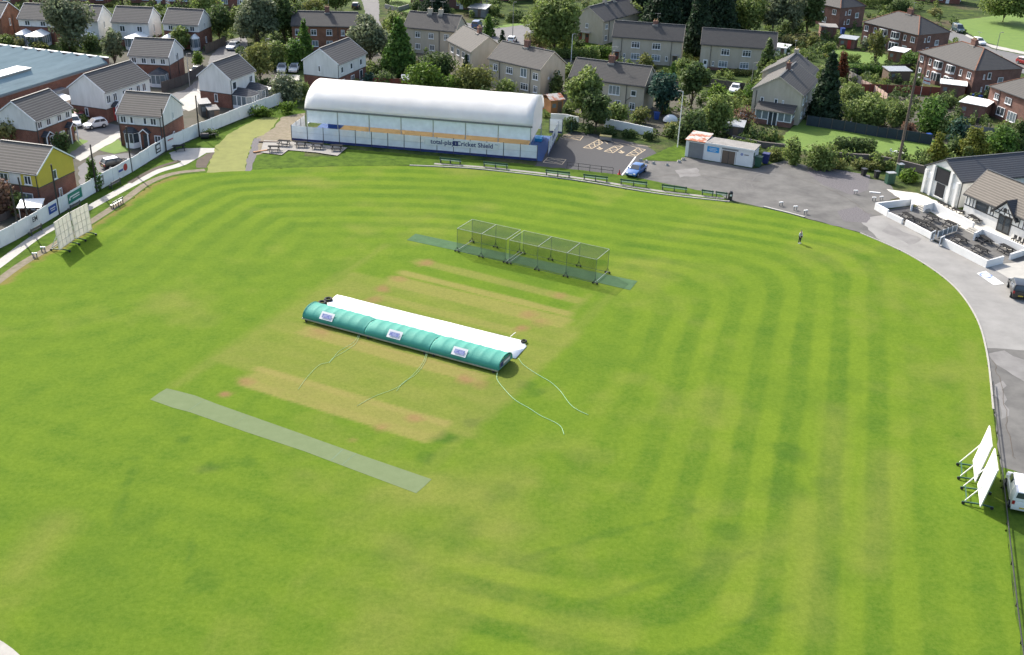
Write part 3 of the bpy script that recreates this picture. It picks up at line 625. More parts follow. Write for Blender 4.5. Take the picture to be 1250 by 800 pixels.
# ---------------------------------------------------------------- lettering
def words(body, size, parent, m, loc, rot, name='lettering', ext=.004, bold=0.0, align='CENTER'):
    cu = bpy.data.curves.new(name, 'FONT'); cu.body = body; cu.size = size; cu.extrude = ext; cu.align_x = align; cu.align_y = 'CENTER'; cu.offset = bold; cu.resolution_u = 3
    tmp = bpy.data.objects.new(name, cu); C.objects.link(tmp)
    dg = bpy.context.evaluated_depsgraph_get(); me = bpy.data.meshes.new_from_object(tmp.evaluated_get(dg))
    bpy.data.objects.remove(tmp); bpy.data.curves.remove(cu)
    me.materials.clear(); me.materials.append(m)
    o = link(name, me, parent); o.location = loc; o.rotation_euler = rot
    return o

# ---------------------------------------------------------------- houses
_wcache = {}
def window_meshes(w, h, n, lattice, kind):
    k = (w, h, n, lattice, kind)
    if k not in _wcache:
        f = MB(); t = .09
        f.box(-w/2, w/2, -.07, .02, 0, t); f.box(-w/2, w/2, -.07, .02, h - t, h); f.box(-w/2, -w/2 + t, -.07, .02, t, h - t); f.box(w/2 - t, w/2, -.07, .02, t, h - t)
        for i in range(1, n): x = -w/2 + w * i / n; f.box(x - t * .45, x + t * .45, -.07, .02, t, h - t)
        if lattice:
            for i in range(n):
                xa = -w/2 + w * i / n + t * .5; xb = -w/2 + w * (i + 1) / n - t * .5
                f.box(xa, xb, -.065, .015, h * .68, h * .68 + .06)
        f.box(-w/2 - .08, w/2 + .08, -.14, .0, -.08, 0)
        p = MB().box(-w/2 + .05, w/2 - .05, -.03, .01, .05, h - .05)
        _wcache[k] = (f.mesh('window', M['upvc']), p.mesh('pane', M['glass_l' if kind == 'net' else 'glass']))
    return _wcache[k]

HOUSES = []
class House:
    """two storeys under a pitched or hipped roof; local x along the front, y to the back"""
    def __init__(s, name, label, cat, eL=None, eR=None, depth=7.5, he=4.8, rise=2.4, wall='brick', upper=None, split=2.4, roof='tile', hip=False, hip_l=None, group=None, width=None, gable=None, pos=None, rot=None, barge='upvc', ov=.28):
        if pos is None:
            a = at(*eL, he); b = at(*eR, he); d = b - a; s.W = width or math.hypot(d.x, d.y); rot = math.atan2(d.y, d.x); pos = (a.x, a.y, 0)
            if width and eL is not None and s.W != math.hypot(d.x, d.y) and gable == 'keep_right':
                k = math.hypot(d.x, d.y); pos = (b.x - d.x / k * width, b.y - d.y / k * width, 0)
        else: s.W = width
        s.D, s.he, s.rise, s.ov = depth, he, rise, ov; W, D = s.W, s.D
        s.o = thing(name, label, cat, pos, rot, group); HOUSES.append((pos[0], pos[1], rot, s.W, depth))
        o = ov; x0, x1, y0, y1 = o * .5, W - o * .5, o, D - o; s.x0, s.x1, s.y0, s.y1 = x0, x1, y0, y1
        hip_l = hip if hip_l is None else hip_l
        gm = M[upper or wall]
        ztop = he + rise * (o / (D / 2))
        if upper:
            MB().box(x0, x1, y0, y1, -.3, split).build('lower_wall', M[wall], s.o)
            if hip: MB().box(x0 - .03, x1 + .03, y0 - .03, y1 + .03, split + .002, he).build('upper_wall', gm, s.o)
            else: MB().xprism([(y0 - .03, split + .002), (y1 + .03, split + .002), (y1 + .03, ztop - .06), (D / 2, he + rise - .07), (y0 - .03, ztop - .06)], x0 - .03, x1 + .03).build('upper_wall', gm, s.o)
            MB().box(x0 - .06, x1 + .06, y0 - .06, y1 + .06, split - .1, split + .001).build('string_course', M['dgrey'], s.o)
        elif hip: MB().box(x0, x1, y0, y1, -.3, he).build('wall', gm, s.o)
        else: MB().xprism([(y0, -.3), (y1, -.3), (y1, ztop - .06), (D / 2, he + rise - .07), (y0, ztop - .06)], x0, x1).build('wall', gm, s.o)
        t = .14; r = MB()
        if not hip:
            r.xprism([(0, he), (D / 2, he + rise), (D, he), (D, he + t), (D / 2, he + rise + t), (0, he + t)], 0, W)
            s.roof = r.build('roof', M[roof], s.o)
            for x in (-.05, W + .002):
                b = MB().xprism([(-.02, he - .03), (D / 2, he + rise - .04), (D + .02, he - .03), (D + .02, he + t + .03), (D / 2, he + rise + t + .03), (-.02, he + t + .03)], x, x + .05)
                b.build('barge_board', M[barge], s.o)
        else:
            h = D / 2; xl = h * .95 if hip_l else .0; xr = W - h * .95
            vs = [(0, 0, he), (W, 0, he), (W, D, he), (0, D, he), (xl, h, he + rise), (xr, h, he + rise)]
            fs = [(0, 1, 5, 4), (1, 2, 5), (2, 3, 4, 5), (3, 0, 4), (3, 2, 1, 0)]
            s.roof = r.add(vs, fs).build('roof', M[roof], s.o)
            rc = MB(); zz = he + rise + .02
            rc.bar((xl, h, zz), (xr, h, zz), .22, .12)
            for (cx, cy), xx in (((W, 0), xr), ((W, D), xr)) + ((((0, 0), xl), ((0, D), xl)) if hip_l else ()):
                rc.bar((cx, cy, he + .04), (xx, h, zz), .2, .1)
            rc.build('ridge_tiles', M['brick_o'], s.roof)
        for ya in (-.12, D + .003):
            MB().box(-.02, W + .02, ya, ya + .117, he - .06, he + .07).build('gutter', M['dgrey' if barge != 'upvc' else 'grey'], s.o)
        if not hip:
            MB().box(.05, W - .05, D / 2 - .13, D / 2 + .13, he + rise + t - .05, he + rise + t + .06).build('ridge_tiles', M['dgrey'], s.roof)
    def win(s, face, u, z, w=1.2, h=1.1, n=2, kind='glass', lattice=False):
        fm_, pm_ = window_meshes(w, h, n, lattice, kind)
        e = .034
        loc, rz = {'front': ((u, s.y0 - e, z), 0), 'right': ((s.x1 + e, u, z), PI / 2), 'back': ((u, s.y1 + e, z), PI), 'left': ((s.x0 - e, u, z), -PI / 2)}[face]
        f = link('window', fm_, s.o, loc, rz); link('pane', pm_, f)
        return f
    def door(s, face, u, w=.95, h=2.05, m='upvc', z=0.0):
        e = .03
        loc, rz = {'front': ((u, s.y0 - e, z), 0), 'right': ((s.x1 + e, u, z), PI / 2), 'back': ((u, s.y1 + e, z), PI), 'left': ((s.x0 - e, u, z), -PI / 2)}[face]
        d = MB().box(-w/2, w/2, -.05, .02, 0, h).build('door', M[m], s.o, loc, rz)
        MB().box(-w * .28, w * .28, -.062, -.04, h * .55, h * .88).build('door_pane', M['glass'], d)
        return d
    def pipe(s, face, u, m='dgrey', z0=0, branch=False):
        e = .09
        x, y = {'front': (u, s.y0 - e), 'right': (s.x1 + e, u), 'left': (s.x0 - e, u), 'back': (u, s.y1 + e)}[face]
        mb = MB().tube([(x, y, z0), (x, y, s.he)], .055, 6)
        if branch: mb.tube([(x, y, 2.2), (x + .8, y, 2.9)], .05, 6)
        mb.build('downpipe', M[m], s.o)
    def chimney(s, x, m='brick', w=.9, h=1.3, pots=2, y=None, d=.7):
        y = s.D / 2 if y is None else y
        z = s.he + s.rise
        c = MB(); c.box(x - w/2, x + w/2, y - d/2, y + d/2, z - .9, z + h); c.box(x - w/2 - .06, x + w/2 + .06, y - d/2 - .06, y + d/2 + .06, z + h - .2, z + h - .06)
        ch = c.build('chimney', M[m], s.roof)
        MB().box(x - w/2 - .12, x + w/2 + .12, y - d/2 - .35, y - d/2 - .004, z - .9 * s.rise / s.D * 1.2 - .12, z - .05).build('flashing', M['felt'], s.roof)
        p = MB()
        for i in range(pots): px = x - w/2 + w * (i + .5) / pots; p.tube([(px, y, z + h + .001), (px, y, z + h + .38)], .12, 8, .09)
        p.build('chimney_pot', M['tan'], s.roof)
        a_ = MB().tube([(x + w * .3, y + d/2 + .03, z), (x + w * .3, y + d/2 + .03, z + h + 1.5)], .025, 5); a_.bar((x + w * .3 - .6, y + d/2 + .03, z + h + 1.45), (x + w * .3 + .6, y + d/2 + .03, z + h + 1.45), .03)
        for k_ in range(5): a_.bar((x + w * .3 - .5 + k_ * .25, y + d/2 - .22, z + h + 1.46), (x + w * .3 - .5 + k_ * .25, y + d/2 + .28, z + h + 1.46), .02)
        a_.build('aerial', M['steel'], s.roof)
    def canopy(s, u, w=1.7, face='front', z=2.35, d=1.0, posts=True, roof='tile_k'):
        """pitched porch roof on white posts over a door"""
        y = s.y0
        mb = MB().yprism([(u - w/2, z), (u, z + .62), (u + w/2, z), (u + w/2, z + .1), (u, z + .74), (u - w/2, z + .1)], y - d, y - .035)
        p = mb.build('porch_roof', M[roof], s.o)
        f = MB().yprism([(u - w/2 - .05, z - .03), (u, z + .62), (u + w/2 + .05, z - .03), (u + w/2 + .05, z + .13), (u, z + .8), (u - w/2 - .05, z + .13)], y - d - .06, y - d - .003)
        if posts:
            for sx in (-1, 1): f.box(u + sx * (w/2 - .14) - .06, u + sx * (w/2 - .14) + .06, y - d + .02, y - d + .14, 0, z)
        f.build('porch_frame', M['upvc'], p)
    def bay(s, u, w=2.4, d=.8, z=.0, h=1.5, sill=.8, roof='tile_k', base=None, roof_h=.7):
        y = s.y0; q = .5
        pol = [(u - w/2, y - .04), (u - w/2 + q, y - d), (u + w/2 - q, y - d), (u + w/2, y - .04)]
        b = MB().prism(pol, z, z + sill).build('bay_window', M[base or 'upvc'], s.o)
        f = MB(); zt = z + sill + h
        ins = [(u - w/2 + .06, y - .05), (u - w/2 + q + .03, y - d + .06), (u + w/2 - q - .03, y - d + .06), (u + w/2 - .06, y - .05)]
        MB().prism(ins, z + sill + .002, zt - .1).build('pane', M['glass'], b)
        f.prism(pol, zt - .1, zt)
        for i in range(3):
            for k in range(0, 3 if i == 1 else 2):
                t = k / (2 if i == 1 else 1.0); a, c = pol[i], pol[i + 1]
                x = a[0] + (c[0] - a[0]) * t; yy = a[1] + (c[1] - a[1]) * t
                f.box(x - .045, x + .045, yy - .02, yy + .07, z + sill + .002, zt - .1)
        f.build('bay_frame', M['upvc'], b)
        if roof_h:
            o = .15; ro = [(u - w/2 - o, y - .04), (u - w/2 + q - o, y - d - o), (u + w/2 - q + o, y - d - o), (u + w/2 + o, y - .04)]
            vs = [(*p, zt + .003) for p in ro] + [(u - .4, y - .04, zt + roof_h), (u + .4, y - .04, zt + roof_h)]
            MB().add(vs, [(0, 1, 4), (1, 2, 5, 4), (2, 3, 5), (3, 0, 4, 5), (3, 2, 1, 0)]).build('bay_roof', M[roof], b)
    def conservatory(s, face, u, w=3.2, d=3.0, h=2.2, roof='pvc', rise=.8, base=.6, solid=False):
        """glazed extension; built as its own local block against a wall"""
        e = .04
        loc, rz = {'front': ((u, s.y0 - e, 0), 0), 'right': ((s.x1 + e, u, 0), PI / 2), 'back': ((u, s.y1 + e, 0), PI), 'left': ((s.x0 - e, u, 0), -PI / 2)}[face]
        q = .7
        pol = [(-w/2, 0), (-w/2, -d + q), (-w/2 + q, -d), (w/2 - q, -d), (w/2, -d + q), (w/2, 0)]
        c = MB().prism(pol, 0, base).build('conservatory', M['brick_d' if solid else 'upvc'], s.o, loc, rz)
        sh = lambda k: [(p[0] * k, p[1] * k) for p in pol]
        MB().prism(sh(.97), base + .002, h - .12).build('glazing', M['glass_l'], c)
        f = MB(); f.prism(pol, h - .12, h)
        for i in range(5):
            a, b = pol[i], pol[i + 1]; L = math.hypot(b[0] - a[0], b[1] - a[1]); n = max(1, round(L / .8))
            for k in range(n + 1):
                t = k / n; x = a[0] + (b[0] - a[0]) * t; y = a[1] + (b[1] - a[1]) * t
                f.box(x - .05, x + .05, y - .05 + .05, y + .05 + .05 if y < -.06 else y, base + .002, h - .12)
        f.build('glazing_frame', M['upvc'], c)
        pr = [(p[0] * 1.06, p[1] * 1.04) for p in pol]
        vs = [(*p, h + .003) for p in pr] + [(0, 0, h + rise), (0, -d * .55, h + rise)]
        MB().add(vs, [(0, 1, 7, 6), (1, 2, 7), (2, 3, 7), (3, 4, 7), (4, 5, 6, 7), (5, 4, 3, 2, 1, 0), (5, 0, 6)]).build('conservatory_roof', M[roof], c)
        return c

MOD = dict(he=4.8, rise=2.5, wall='brick', upper='render_w', split=2.45)
GM = 'modern brick and render houses on the estate'
h = House('house', 'brick house with a bright yellow upper gable beside the white fence', 'house', (-20, 206), (44.8, 214.4), 7.6, group=GM, roof='tile_b', **{**MOD, 'upper': 'render_y', 'split': 3.15})
h.win('right', 3.4, 3.3, .7, 1.2, 1); h.win('right', 4.0, .7, .6, 1.2, 1); W = h.W
h.win('front', W - 1.6, 3.35, 1.0, 1.15, 2); h.win('front', W - 5.0, 3.35, 1.2, 1.15, 2); h.win('front', W - 2.2, .1, 1.9, 2.1, 2, 'net'); h.pipe('front', W - .35)
MB().box(W - 4.3, W - 2.6, h.y0 - .07, h.y0 - .033, 3.2, 4.72).build('render_panel', M['render_w'], h.o)

h = House('house', 'brick house with a white gable and two porches, behind the yellow-gabled house', 'house', (43.5, 149.5), (89, 132.5), 7.3, group=GM, **{**MOD, 'split': 3.45})
W = h.W
for u in (1.0, 2.9, 5.3, 7.2): h.win('front', u, 3.62, .95, 1.0, 2)
h.win('front', 3.2, .75, 1.2, 1.3, 2); h.win('front', 5.4, .75, 1.2, 1.3, 2); h.canopy(1.7); h.canopy(7.0); h.door('front', 1.7, m='black'); h.door('front', 7.0, m='black'); h.pipe('front', .3)

h = House('terraced_house', 'long white rendered house with a wide white gable next to the factory', 'house', (128, 114.2), (184, 95.7), 7.3, group=GM, **{**MOD, 'split': 2.2})
W = h.W
for u in (.9, 2.5, 4.8, 6.4, 8.3, 9.8): h.win('front', u, 3.0, .95, 1.3, 2)
h.win('left', 4.1, .7, .6, 1.3, 1); h.canopy(2.2, 2.0); h.door('front', 2.2, m='red'); h.canopy(8.8, 1.8); h.door('front', 8.8, m='black')

h = House('house', 'brick house with grey render gable, bay window and porch right behind the white fence', 'house', (141.1, 139.8), (196.8, 144.3), 7.5, group=GM, roof='tile_b', **{**MOD, 'split': 3.4})
W = h.W
for u, w_ in ((1.0, .9), (2.3, .55), (4.4, .55), (5.7, .95)): h.win('front', u, 3.55, w_, 1.05, 2 if w_ > .8 else 1)
h.bay(2.0, 2.3, .9); h.canopy(4.4, 1.5); h.door('front', 4.3, m='dgrey'); h.win('front', 6.1, .8, 1.0, 1.2, 2); h.pipe('front', .25); h.pipe('front', W - .35); h.win('right', 3.9, 3.7, .35, 1.0, 1); h.win('right', 3.6, .8, .5, 1.0, 1)

h = House('house', 'brick house with four small upper windows and a grey-roofed conservatory by the fenced road', 'house', (155.8, 68.8), (205.5, 71.4), 7.9, group=GM, **{**MOD, 'split': 3.45})
W = h.W
for u in (1.0, 2.8, 4.5, 6.3): h.win('front', u, 3.6, .9, 1.0, 2)
h.win('right', 4.0, 3.6, .5, 1.1, 1); h.conservatory('front', W - 1.9, 3.0, 2.4, 2.2, 'tile_k', .9); h.pipe('right', .3); h.pipe('right', 4.6, z0=1)

h = House('house', 'white gabled house with a dark-roofed conservatory beside the grey sheds and fence', 'house', (281.6, 98.6), (312.3, 87), 6.6, group=GM, **MOD)
W = h.W
h.win('front', 1.3, 3.0, 1.2, 1.3, 1); h.win('front', 6.4, 3.2, 1.0, 1.1, 2); h.win('left', 3.2, .9, .6, 1.3, 1); h.conservatory('front', 2.2, 3.6, 3.4, 2.3, 'tile_k', .9); h.pipe('front', .3)
h.conservatory('front', W - 1.8, 3.0, 3.0, 2.4, 'tile_k', .9)

h = House('house', 'white rendered house with a broad gable behind the left end of the arched hall', 'house', (413.5, 80), (448.2, 65.5), 7.5, group=GM, **MOD)
for u in (1.6, 5.2, 9.0): h.win('front', u, 3.1, .9, 1.1, 1)
for u in (1.8, 5.6): h.win('front', u, .7, 1.3, 1.2, 2)
h.win('left', 4.0, 3.2, .5, 1.1, 1); h.win('front', 9.0, .2, 1.2, 2.0, 1); h.pipe('front', .15)

h = House('house', 'brick house with a small tree before it, rightmost of the far white-banded row', 'house', (197.6, 29.4), (241.8, 32), 7.6, group=GM, **{**MOD, 'split': 3.5})
W = h.W
h.win('front', 1.7, 3.62, 1.0, 1.0, 2); h.win('front', W - 1.4, 3.62, 1.0, 1.0, 2); h.win('right', 3.6, 3.7, .5, 1.1, 1); h.win('right', 3.8, .8, .5, 1.2, 1); h.conservatory('front', W - .9, 1.7, 1.6, 2.4)
h.conservatory('front', 1.6, 3.0, 2.6, 2.3)

h = House('house', 'white fronted house with a white conservatory roof, second from the right in the far row', 'house', (135, 27.5), (181, 29.4), 8.0, group=GM, **{**MOD, 'split': 1.4})
W = h.W
h.win('front', 2.2, 3.0, 1.1, 1.2, 2); h.win('front', W - 2.0, 3.0, 1.1, 1.2, 2); h.win('right', 3.4, 2.6, .5, 1.6, 1); h.conservatory('front', W - 2.3, 4.0, 3.4, 2.4)
h = House('house', 'white gabled house partly hidden behind a tall birch in the far row', 'house', (84, 25.5), (119, 26.9), 8.0, group=GM, **{**MOD, 'split': 1.2})
h.win('front', 1.6, 3.0, 1.1, 1.2, 2); h.win('right', 3.6, 3.0, .5, 1.3, 1); h.conservatory('front', 3.6, 3.2, 2.4, 2.2)
h = House('house', 'brick and white house with two bright conservatories behind the factory roof', 'house', (20.5, 23.7), (64, 25.8), 8.0, group=GM, **{**MOD, 'split': 3.45})
W = h.W
h.win('front', 2.0, 3.6, 1.1, 1.0, 2); h.win('front', W - 2.2, 3.6, 1.1, 1.0, 2); h.conservatory('front', 1.5, 2.8, 2.6, 2.2); h.conservatory('front', 4.7, 3.6, 4.2, 2.3); h.win('right', 3.4, 3.0, .5, 1.3, 1)
h = House('house', 'plain orange brick gabled house at the far left edge of the estate', 'house', (-46, 20), (0.5, 22.5), 8.0, 4.8, 2.5, 'brick_o', group=GM)
h.win('right', 3.5, 2.8, .5, 1.4, 1); h.pipe('right', 4.6)

GB = 'brick houses along the far road'
h = House('terraced_house', 'orange brick terrace behind a pointed conifer, beside the bend of the far road', 'house', (355, 32), (436, 33.8), 8.0, 4.9, 2.3, 'brick_o', roof='tile_g', group=GB, barge='dgrey')
W = h.W
for u in (1.4, 4.6, 7.8, 10.6): h.win('front', u, 3.1, 1.2 if u < 10 else .7, 1.2, 2, lattice=True)
for u in (1.4, 4.8, 7.8, 11): h.win('front', u, .8, 1.3, 1.2, 2, 'net')
h.pipe('front', 9.6); h.chimney(7.2, 'brick_d', .9, 1.1)
for lab, L_, R_ in [('far brick house with a flag pole before it, behind the white-banded row', (150, -22), (232, -19)),
                    ('far brick house cut by the top edge behind the birch tree', (30, -23), (128, -21)),
                    ('far brick house above the left factory, cut by the corner of the photo', (-70, -22), (14, -21)),
                    ('far orange brick house peeping between the big trees by the road', (262, -17), (322, -14))]:
    h = House('brick_house', lab, 'house', L_, R_, 8.0, 5.0, 2.4, 'brick', roof='tile_g', group=GB, barge='dgrey'); W = h.W
    n = max(2, int(W / 3.2))
    for i in range(n):
        u = W * (i + .5) / n; h.win('front', u, 3.2, 1.5, 1.2, 3, 'net'); h.win('front', u, .8, 1.6, 1.3, 3, 'net')
    h.door('front', W * .5, m='upvc')
h = House('brick_house', 'dark brick house with a white door beyond the two-chimney cream house', 'house', (500, -17), (583, -12), 8, 5, 2.4, 'brick_d', roof='tile_g', group=GB, barge='dgrey')
W = h.W; h.door('front', W - 4.2, m='upvc'); h.win('front', W - 5.2, .9, .5, 1.1, 1); h.win('front', 3, 3.2, 1.5, 1.2, 2)
h = House('brick_house', 'orange brick house behind a clipped hedge at the road junction', 'house', (611, -22), (664, -24), 8, 5, 2.4, 'brick', roof='tile_g', group=GB, barge='dgrey')
W = h.W; h.win('front', W * .35, 1.0, 1.2, 1.5, 2, 'net'); h.win('front', W * .75, .9, 1.9, 1.2, 3, 'net', True); h.win('front', W * .75, 3.2, 1.6, 1.1, 3)

# cream pebbledashed council houses
GC = 'cream pebbledashed semi-detached houses'
CR = dict(he=5.0, rise=2.7, wall='render_c', roof='tile_g', barge='render_c')
h = House('cream_house', 'cream house with two cream chimneys behind the dark rounded hedge', 'house', (492, 33.7), (556, 39.9), 7.6, group=GC, **CR); W = h.W
for u in (3.2, 6.2, 9.6): h.win('front', u, 3.2, 1.1, 1.15, 2 if u < 5 else 3, lattice=True)
for u in (3.2, 6.4): h.win('front', u, .8, 1.1, 1.15, 3)
h.pipe('front', 8.0); h.chimney(4.6, 'render_c', .9, 1.0, 1); h.chimney(7.0, 'render_c', .9, 1.0, 1)
h = House('cream_house', 'cream house wedged between two others, its gable turned to the field', 'house', (545, 49.7), (574.6, 64.8), 7.6, group=GC, **CR); W = h.W
for u in (2.5, 5.4, 8.0, 10.3): h.win('front', u, 3.2, 1.2, 1.2, 2)
h.win('right', 5.0, 3.3, .5, .7, 1); h.chimney(W * .62, 'brick_d', .9, 1.1); h.pipe('front', .5)
h = House('cream_house', 'cream house with a central chimney nearest behind the middle of the arched hall', 'house', (595.4, 72), (659.5, 86.4), 7.8, group=GC, **CR); W = h.W
for u, w_, n in ((1.8, 1.0, 2), (5.2, 1.5, 3), (8.6, 1.5, 1), (11.4, 1.2, 2)): h.win('front', u, 3.1, w_, 1.2 if n != 1 else 1.6, max(n, 2), 'net' if n == 1 else 'glass', lattice=n > 1)
for u, w_ in ((5.6, 1.3), (8.9, 1.8), (11.5, .9)): h.win('front', u, .8, w_, 1.2, 2 if w_ < 1.5 else 3, lattice=True)
h.pipe('front', 2.8); h.pipe('front', 10.2); h.chimney(6.2, 'brick_d', 1.0, 1.2); h.win('right', 2.6, 3.1, .35, .35, 1); h.win('right', 5.6, 3.0, .5, 1.2, 1)
h = House('cream_house', 'cream house with one chimney and trees at both ends, beside the car park', 'house', (694, 95), (787.4, 106.8), 7.6, group=GC, **CR); W = h.W
h.win('front', 8.4, 3.0, 2.0, 1.6, 3, 'net'); h.win('front', 11.9, 3.2, .95, .95, 1); h.win('front', 4.2, 3.0, 2.0, 1.6, 3, 'net'); h.win('front', 1.4, 3.2, .95, .95, 1)
h.win('front', 9.2, .8, 1.1, 1.3, 2); h.win('front', 11.8, .8, 1.0, 1.2, 2, lattice=True); h.pipe('front', 10.6, branch=True); h.chimney(W * .47, 'brick_d', 1.0, 1.2)
h = House('cream_house', 'cream house with four lattice windows uphill of the car park', 'house', (747, 45.4), (834, 51.8), 6.8, group=GC, **CR); W = h.W
for u in (5.0, 9.3): h.win('front', u, 3.1, 1.7, 1.25, 3, lattice=True); h.win('front', u + .1, .75, 1.8, 1.25, 3, 'net', True)
h.win('front', 2.8, .9, .45, .9, 1); h.win('front', 11.6, .9, .45, .9, 1); h.door('front', 1.2, m='wood_r'); h.door('front', 13.3, m='wood'); h.pipe('front', 2.1); h.pipe('front', 12.4)
for u in (1.2, 13.3): MB().box(u - .7, u + .7, h.y0 - .8, h.y0 - .03, 2.2, 2.32).build('door_canopy', M['concrete'], h.o)
h.chimney(W * .58, 'brick_d', 1.0, .6)
h = House('cream_house', 'cream house with a white front door and timber fence, rightmost of the uphill pair', 'house', (855.3, 54.7), (948, 61.2), 7.0, group=GC, **CR); W = h.W
for u in (5.1, 9.4): h.win('front', u, 3.2, 1.7, 1.25, 3, lattice=True); h.win('front', u - .2, .75, 1.8, 1.25, 3, 'net', True)
h.win('front', 2.9, .9, .4, .9, 1); h.door('front', 1.3); h.pipe('front', 2.2); h.pipe('right', 2.0)
MB().box(h.x0 - .02, h.x1 + .02, h.y0 - .022, h.y0 + .2, -.2, .62).build('plinth', M['brick_d'], h.o)
h = House('cream_house', 'cream house turned side-on with two white chimneys behind the others', 'house', (737.6, 27.4), (783, 15), 8.6, group=GC, **CR); W = h.W
h.win('left', 4.4, 3.2, .7, 1.0, 2); h.door('left', 4.2, m='wood_r'); h.door('left', 6.0, m='wood_r'); h.win('front', 1.6, 3.3, 1.1, 1.0, 2, 'net'); h.win('front', 1.6, .8, 1.1, 1.1, 2); h.win('front', 9.2, 3.3, 1.1, 1.0, 2)
MB().box(h.x0 - 1.0, h.x0 - .03, 3.3, 7.0, 2.2, 2.35).build('door_canopy', M['concrete'], h.o); h.chimney(W * .42, 'render_c', .9, 1.0, 1); h.chimney(W * .64, 'render_c', .9, 1.0, 1); h.pipe('front', 2.8); h.pipe('left', 6.9)
# gable-on pair on the right
h = House('cream_house', 'cream gabled house with a glazed lean-to porch facing the lawn', 'house', (981, 118.2), (999, 98.7), 8.9, group=GC, **CR); W = h.W; D = h.D
h.win('left', D - 2.0, 3.0, .55, 1.0, 1); h.win('left', D - 4.4, 3.0, .6, 1.0, 1); h.win('left', D - 5.6, 3.1, .3, .8, 1)
for u in (2.0, 5.0): h.win('front', u, 3.1, 1.2, 1.1, 2); h.win('front', u, .8, 1.2, 1.1, 2)
h.chimney(W * .52, 'brick_d', .9, 1.2); h.pipe('left', D - .9)
e = h.x0 - .03
p = MB().box(e - 2.6, e, 1.0, 7.2, 0, .85).build('lean_to_porch', M['brick_d'], h.o)
MB().box(e - 2.52, e, 1.08, 7.12, .852, 2.3).build('glazing', M['glass_l'], p)
f = MB(); f.box(e - 2.62, e, .98, 7.22, 2.3, 2.42)
for yy in (1.0, 2.2, 3.3, 4.9, 6.0, 7.12): f.box(e - 2.6, e - 2.5, yy, yy + .17, .852, 2.3)
for yy in (3.4, 4.15): f.box(e - 2.65, e - 2.5, yy, yy + .14, .1, 2.3)
f.box(e - 2.6, e, 1.0, 1.08, 1.5, 1.58); f.build('glazing_frame', M['upvc'], p)
f2 = MB(); f2.box(e - 2.66, e - 2.6, 4.9, 5.04, .1, 2.3); f2.box(e - 2.6, e - 2.5, 1.17, 7.1, .852, .96); f2.build('glazing_frame', M['upvc'], p)
MB().box(e - 2.63, e - 2.6, 3.55, 4.9, .1, 2.25).build('glass_door', M['glass'], p)
MB().add([(e - 2.9, .8, 2.42), (e - 2.9, 7.4, 2.42), (e, 7.4, 3.25), (e, .8, 3.25), (e - 2.9, .8, 2.5), (e - 2.9, 7.4, 2.5), (e, 7.4, 3.33), (e, .8, 3.33)], [(0,1,2,3),(4,7,6,5),(0,4,5,1),(1,5,6,2),(2,6,7,3),(3,7,4,0)]).build('porch_roof', M['tile_g'], p)
H8 = h
q = h.o.location; rz = h.o.rotation_euler[2]
wx = lambda x, y: (q.x + x * math.cos(rz) - y * math.sin(rz), q.y + x * math.sin(rz) + y * math.cos(rz), 0)
h = House('cream_house', 'cream house stepped back behind the glazed-porch house, beside a tall conifer', 'house', pos=wx(W + .2, 1.6), rot=rz, depth=8.9, width=9.0, group=GC, he=5.0, rise=2.7, wall='render_c', roof='tile_g', barge='render_c')
h.chimney(8.2, 'render_c', .9, .8, 1); h.win('front', 3, 3.1, 1.2, 1.1, 2); h.win('front', 6, 3.1, 1.2, 1.1, 2)

# brick semis on the right, hipped roofs
GR = 'red brick semi-detached houses with hipped roofs'
BR = dict(he=5.0, rise=3.0, wall='brick_d', roof='tile_g', hip=True, barge='dgrey', ov=.35)
def semi(lab, eL, eR, depth, extra=0):
    h = House('brick_semi', lab, 'house', eL, eR, depth, group=GR, **BR); W = h.W
    k = W / 17.6
    for u in (1.4, 4.2, 13.6, 16.0): h.win('front', u * k, 3.2, 1.1 if u in (1.4, 16.0) else .7, 1.2, 2 if u in (1.4, 16.0) else 1)
    for u in (6.8, 10.6):
        h.bay(u * k, 2.4, .7, 2.95, 1.3, .35, base='upvc', roof_h=0); h.bay(u * k, 2.6, .7, 0, 1.6, .7, base='brick_d', roof_h=0)
    h.win('front', 4.2 * k, .9, .7, 1.2, 1); h.win('front', 13.9 * k, .9, 1.2, 1.2, 2, 'net'); h.door('front', 1.5 * k); h.door('front', 15.8 * k, m='wood_r')
    h.pipe('front', 3.0 * k); h.pipe('front', 12.6 * k)
    for z in (3.3, .9): h.win('right', 2.6, z, .3, .9, 1); h.win('right', 3.8, z, .8, 1.2, 1)
    h.win('right', 6.6, 2.4, 1.2, 1.1, 1, 'net'); h.chimney(W * .52, 'brick_d', 1.3, 1.1, 3)
    return h
semi('brick semi with a thin birch on its lawn, in the middle of its row', (1052.6, 27), (1121, 43.4), 10.8)
h = semi('brick semi with white bay windows and an awning porch, largest at the right', (1119.8, 63), (1189.8, 86.8), 11.6)
h = House('brick_semi', 'brick semi cut by the right edge above the clubhouse', 'house', (1206.6, 105), (1250, 121), 10.5, group=GR, width=16, **BR)
h.win('front', 2.4, 3.1, 1.2, 1.1, 2); h.win('front', 5.5, 3.1, 1.6, 1.1, 2); h.door('front', 1.2, m='wood_r'); h.win('front', 4.2, .7, 2.0, 1.5, 2); h.win('front', 7.2, .4, 2.2, 1.7, 3, 'net'); h.pipe('front', 3.0)
h = House('brick_semi', 'brick house with small side windows half hidden behind trees, leftmost of the hipped row', 'house', (982, 1), (1026, 10.5), 9.6, group=GR, **BR)
for z in (3.2, .9): h.win('right', 2.4, z, .3, .9, 1); h.win('right', 3.7, z, .9, 1.2, 1)
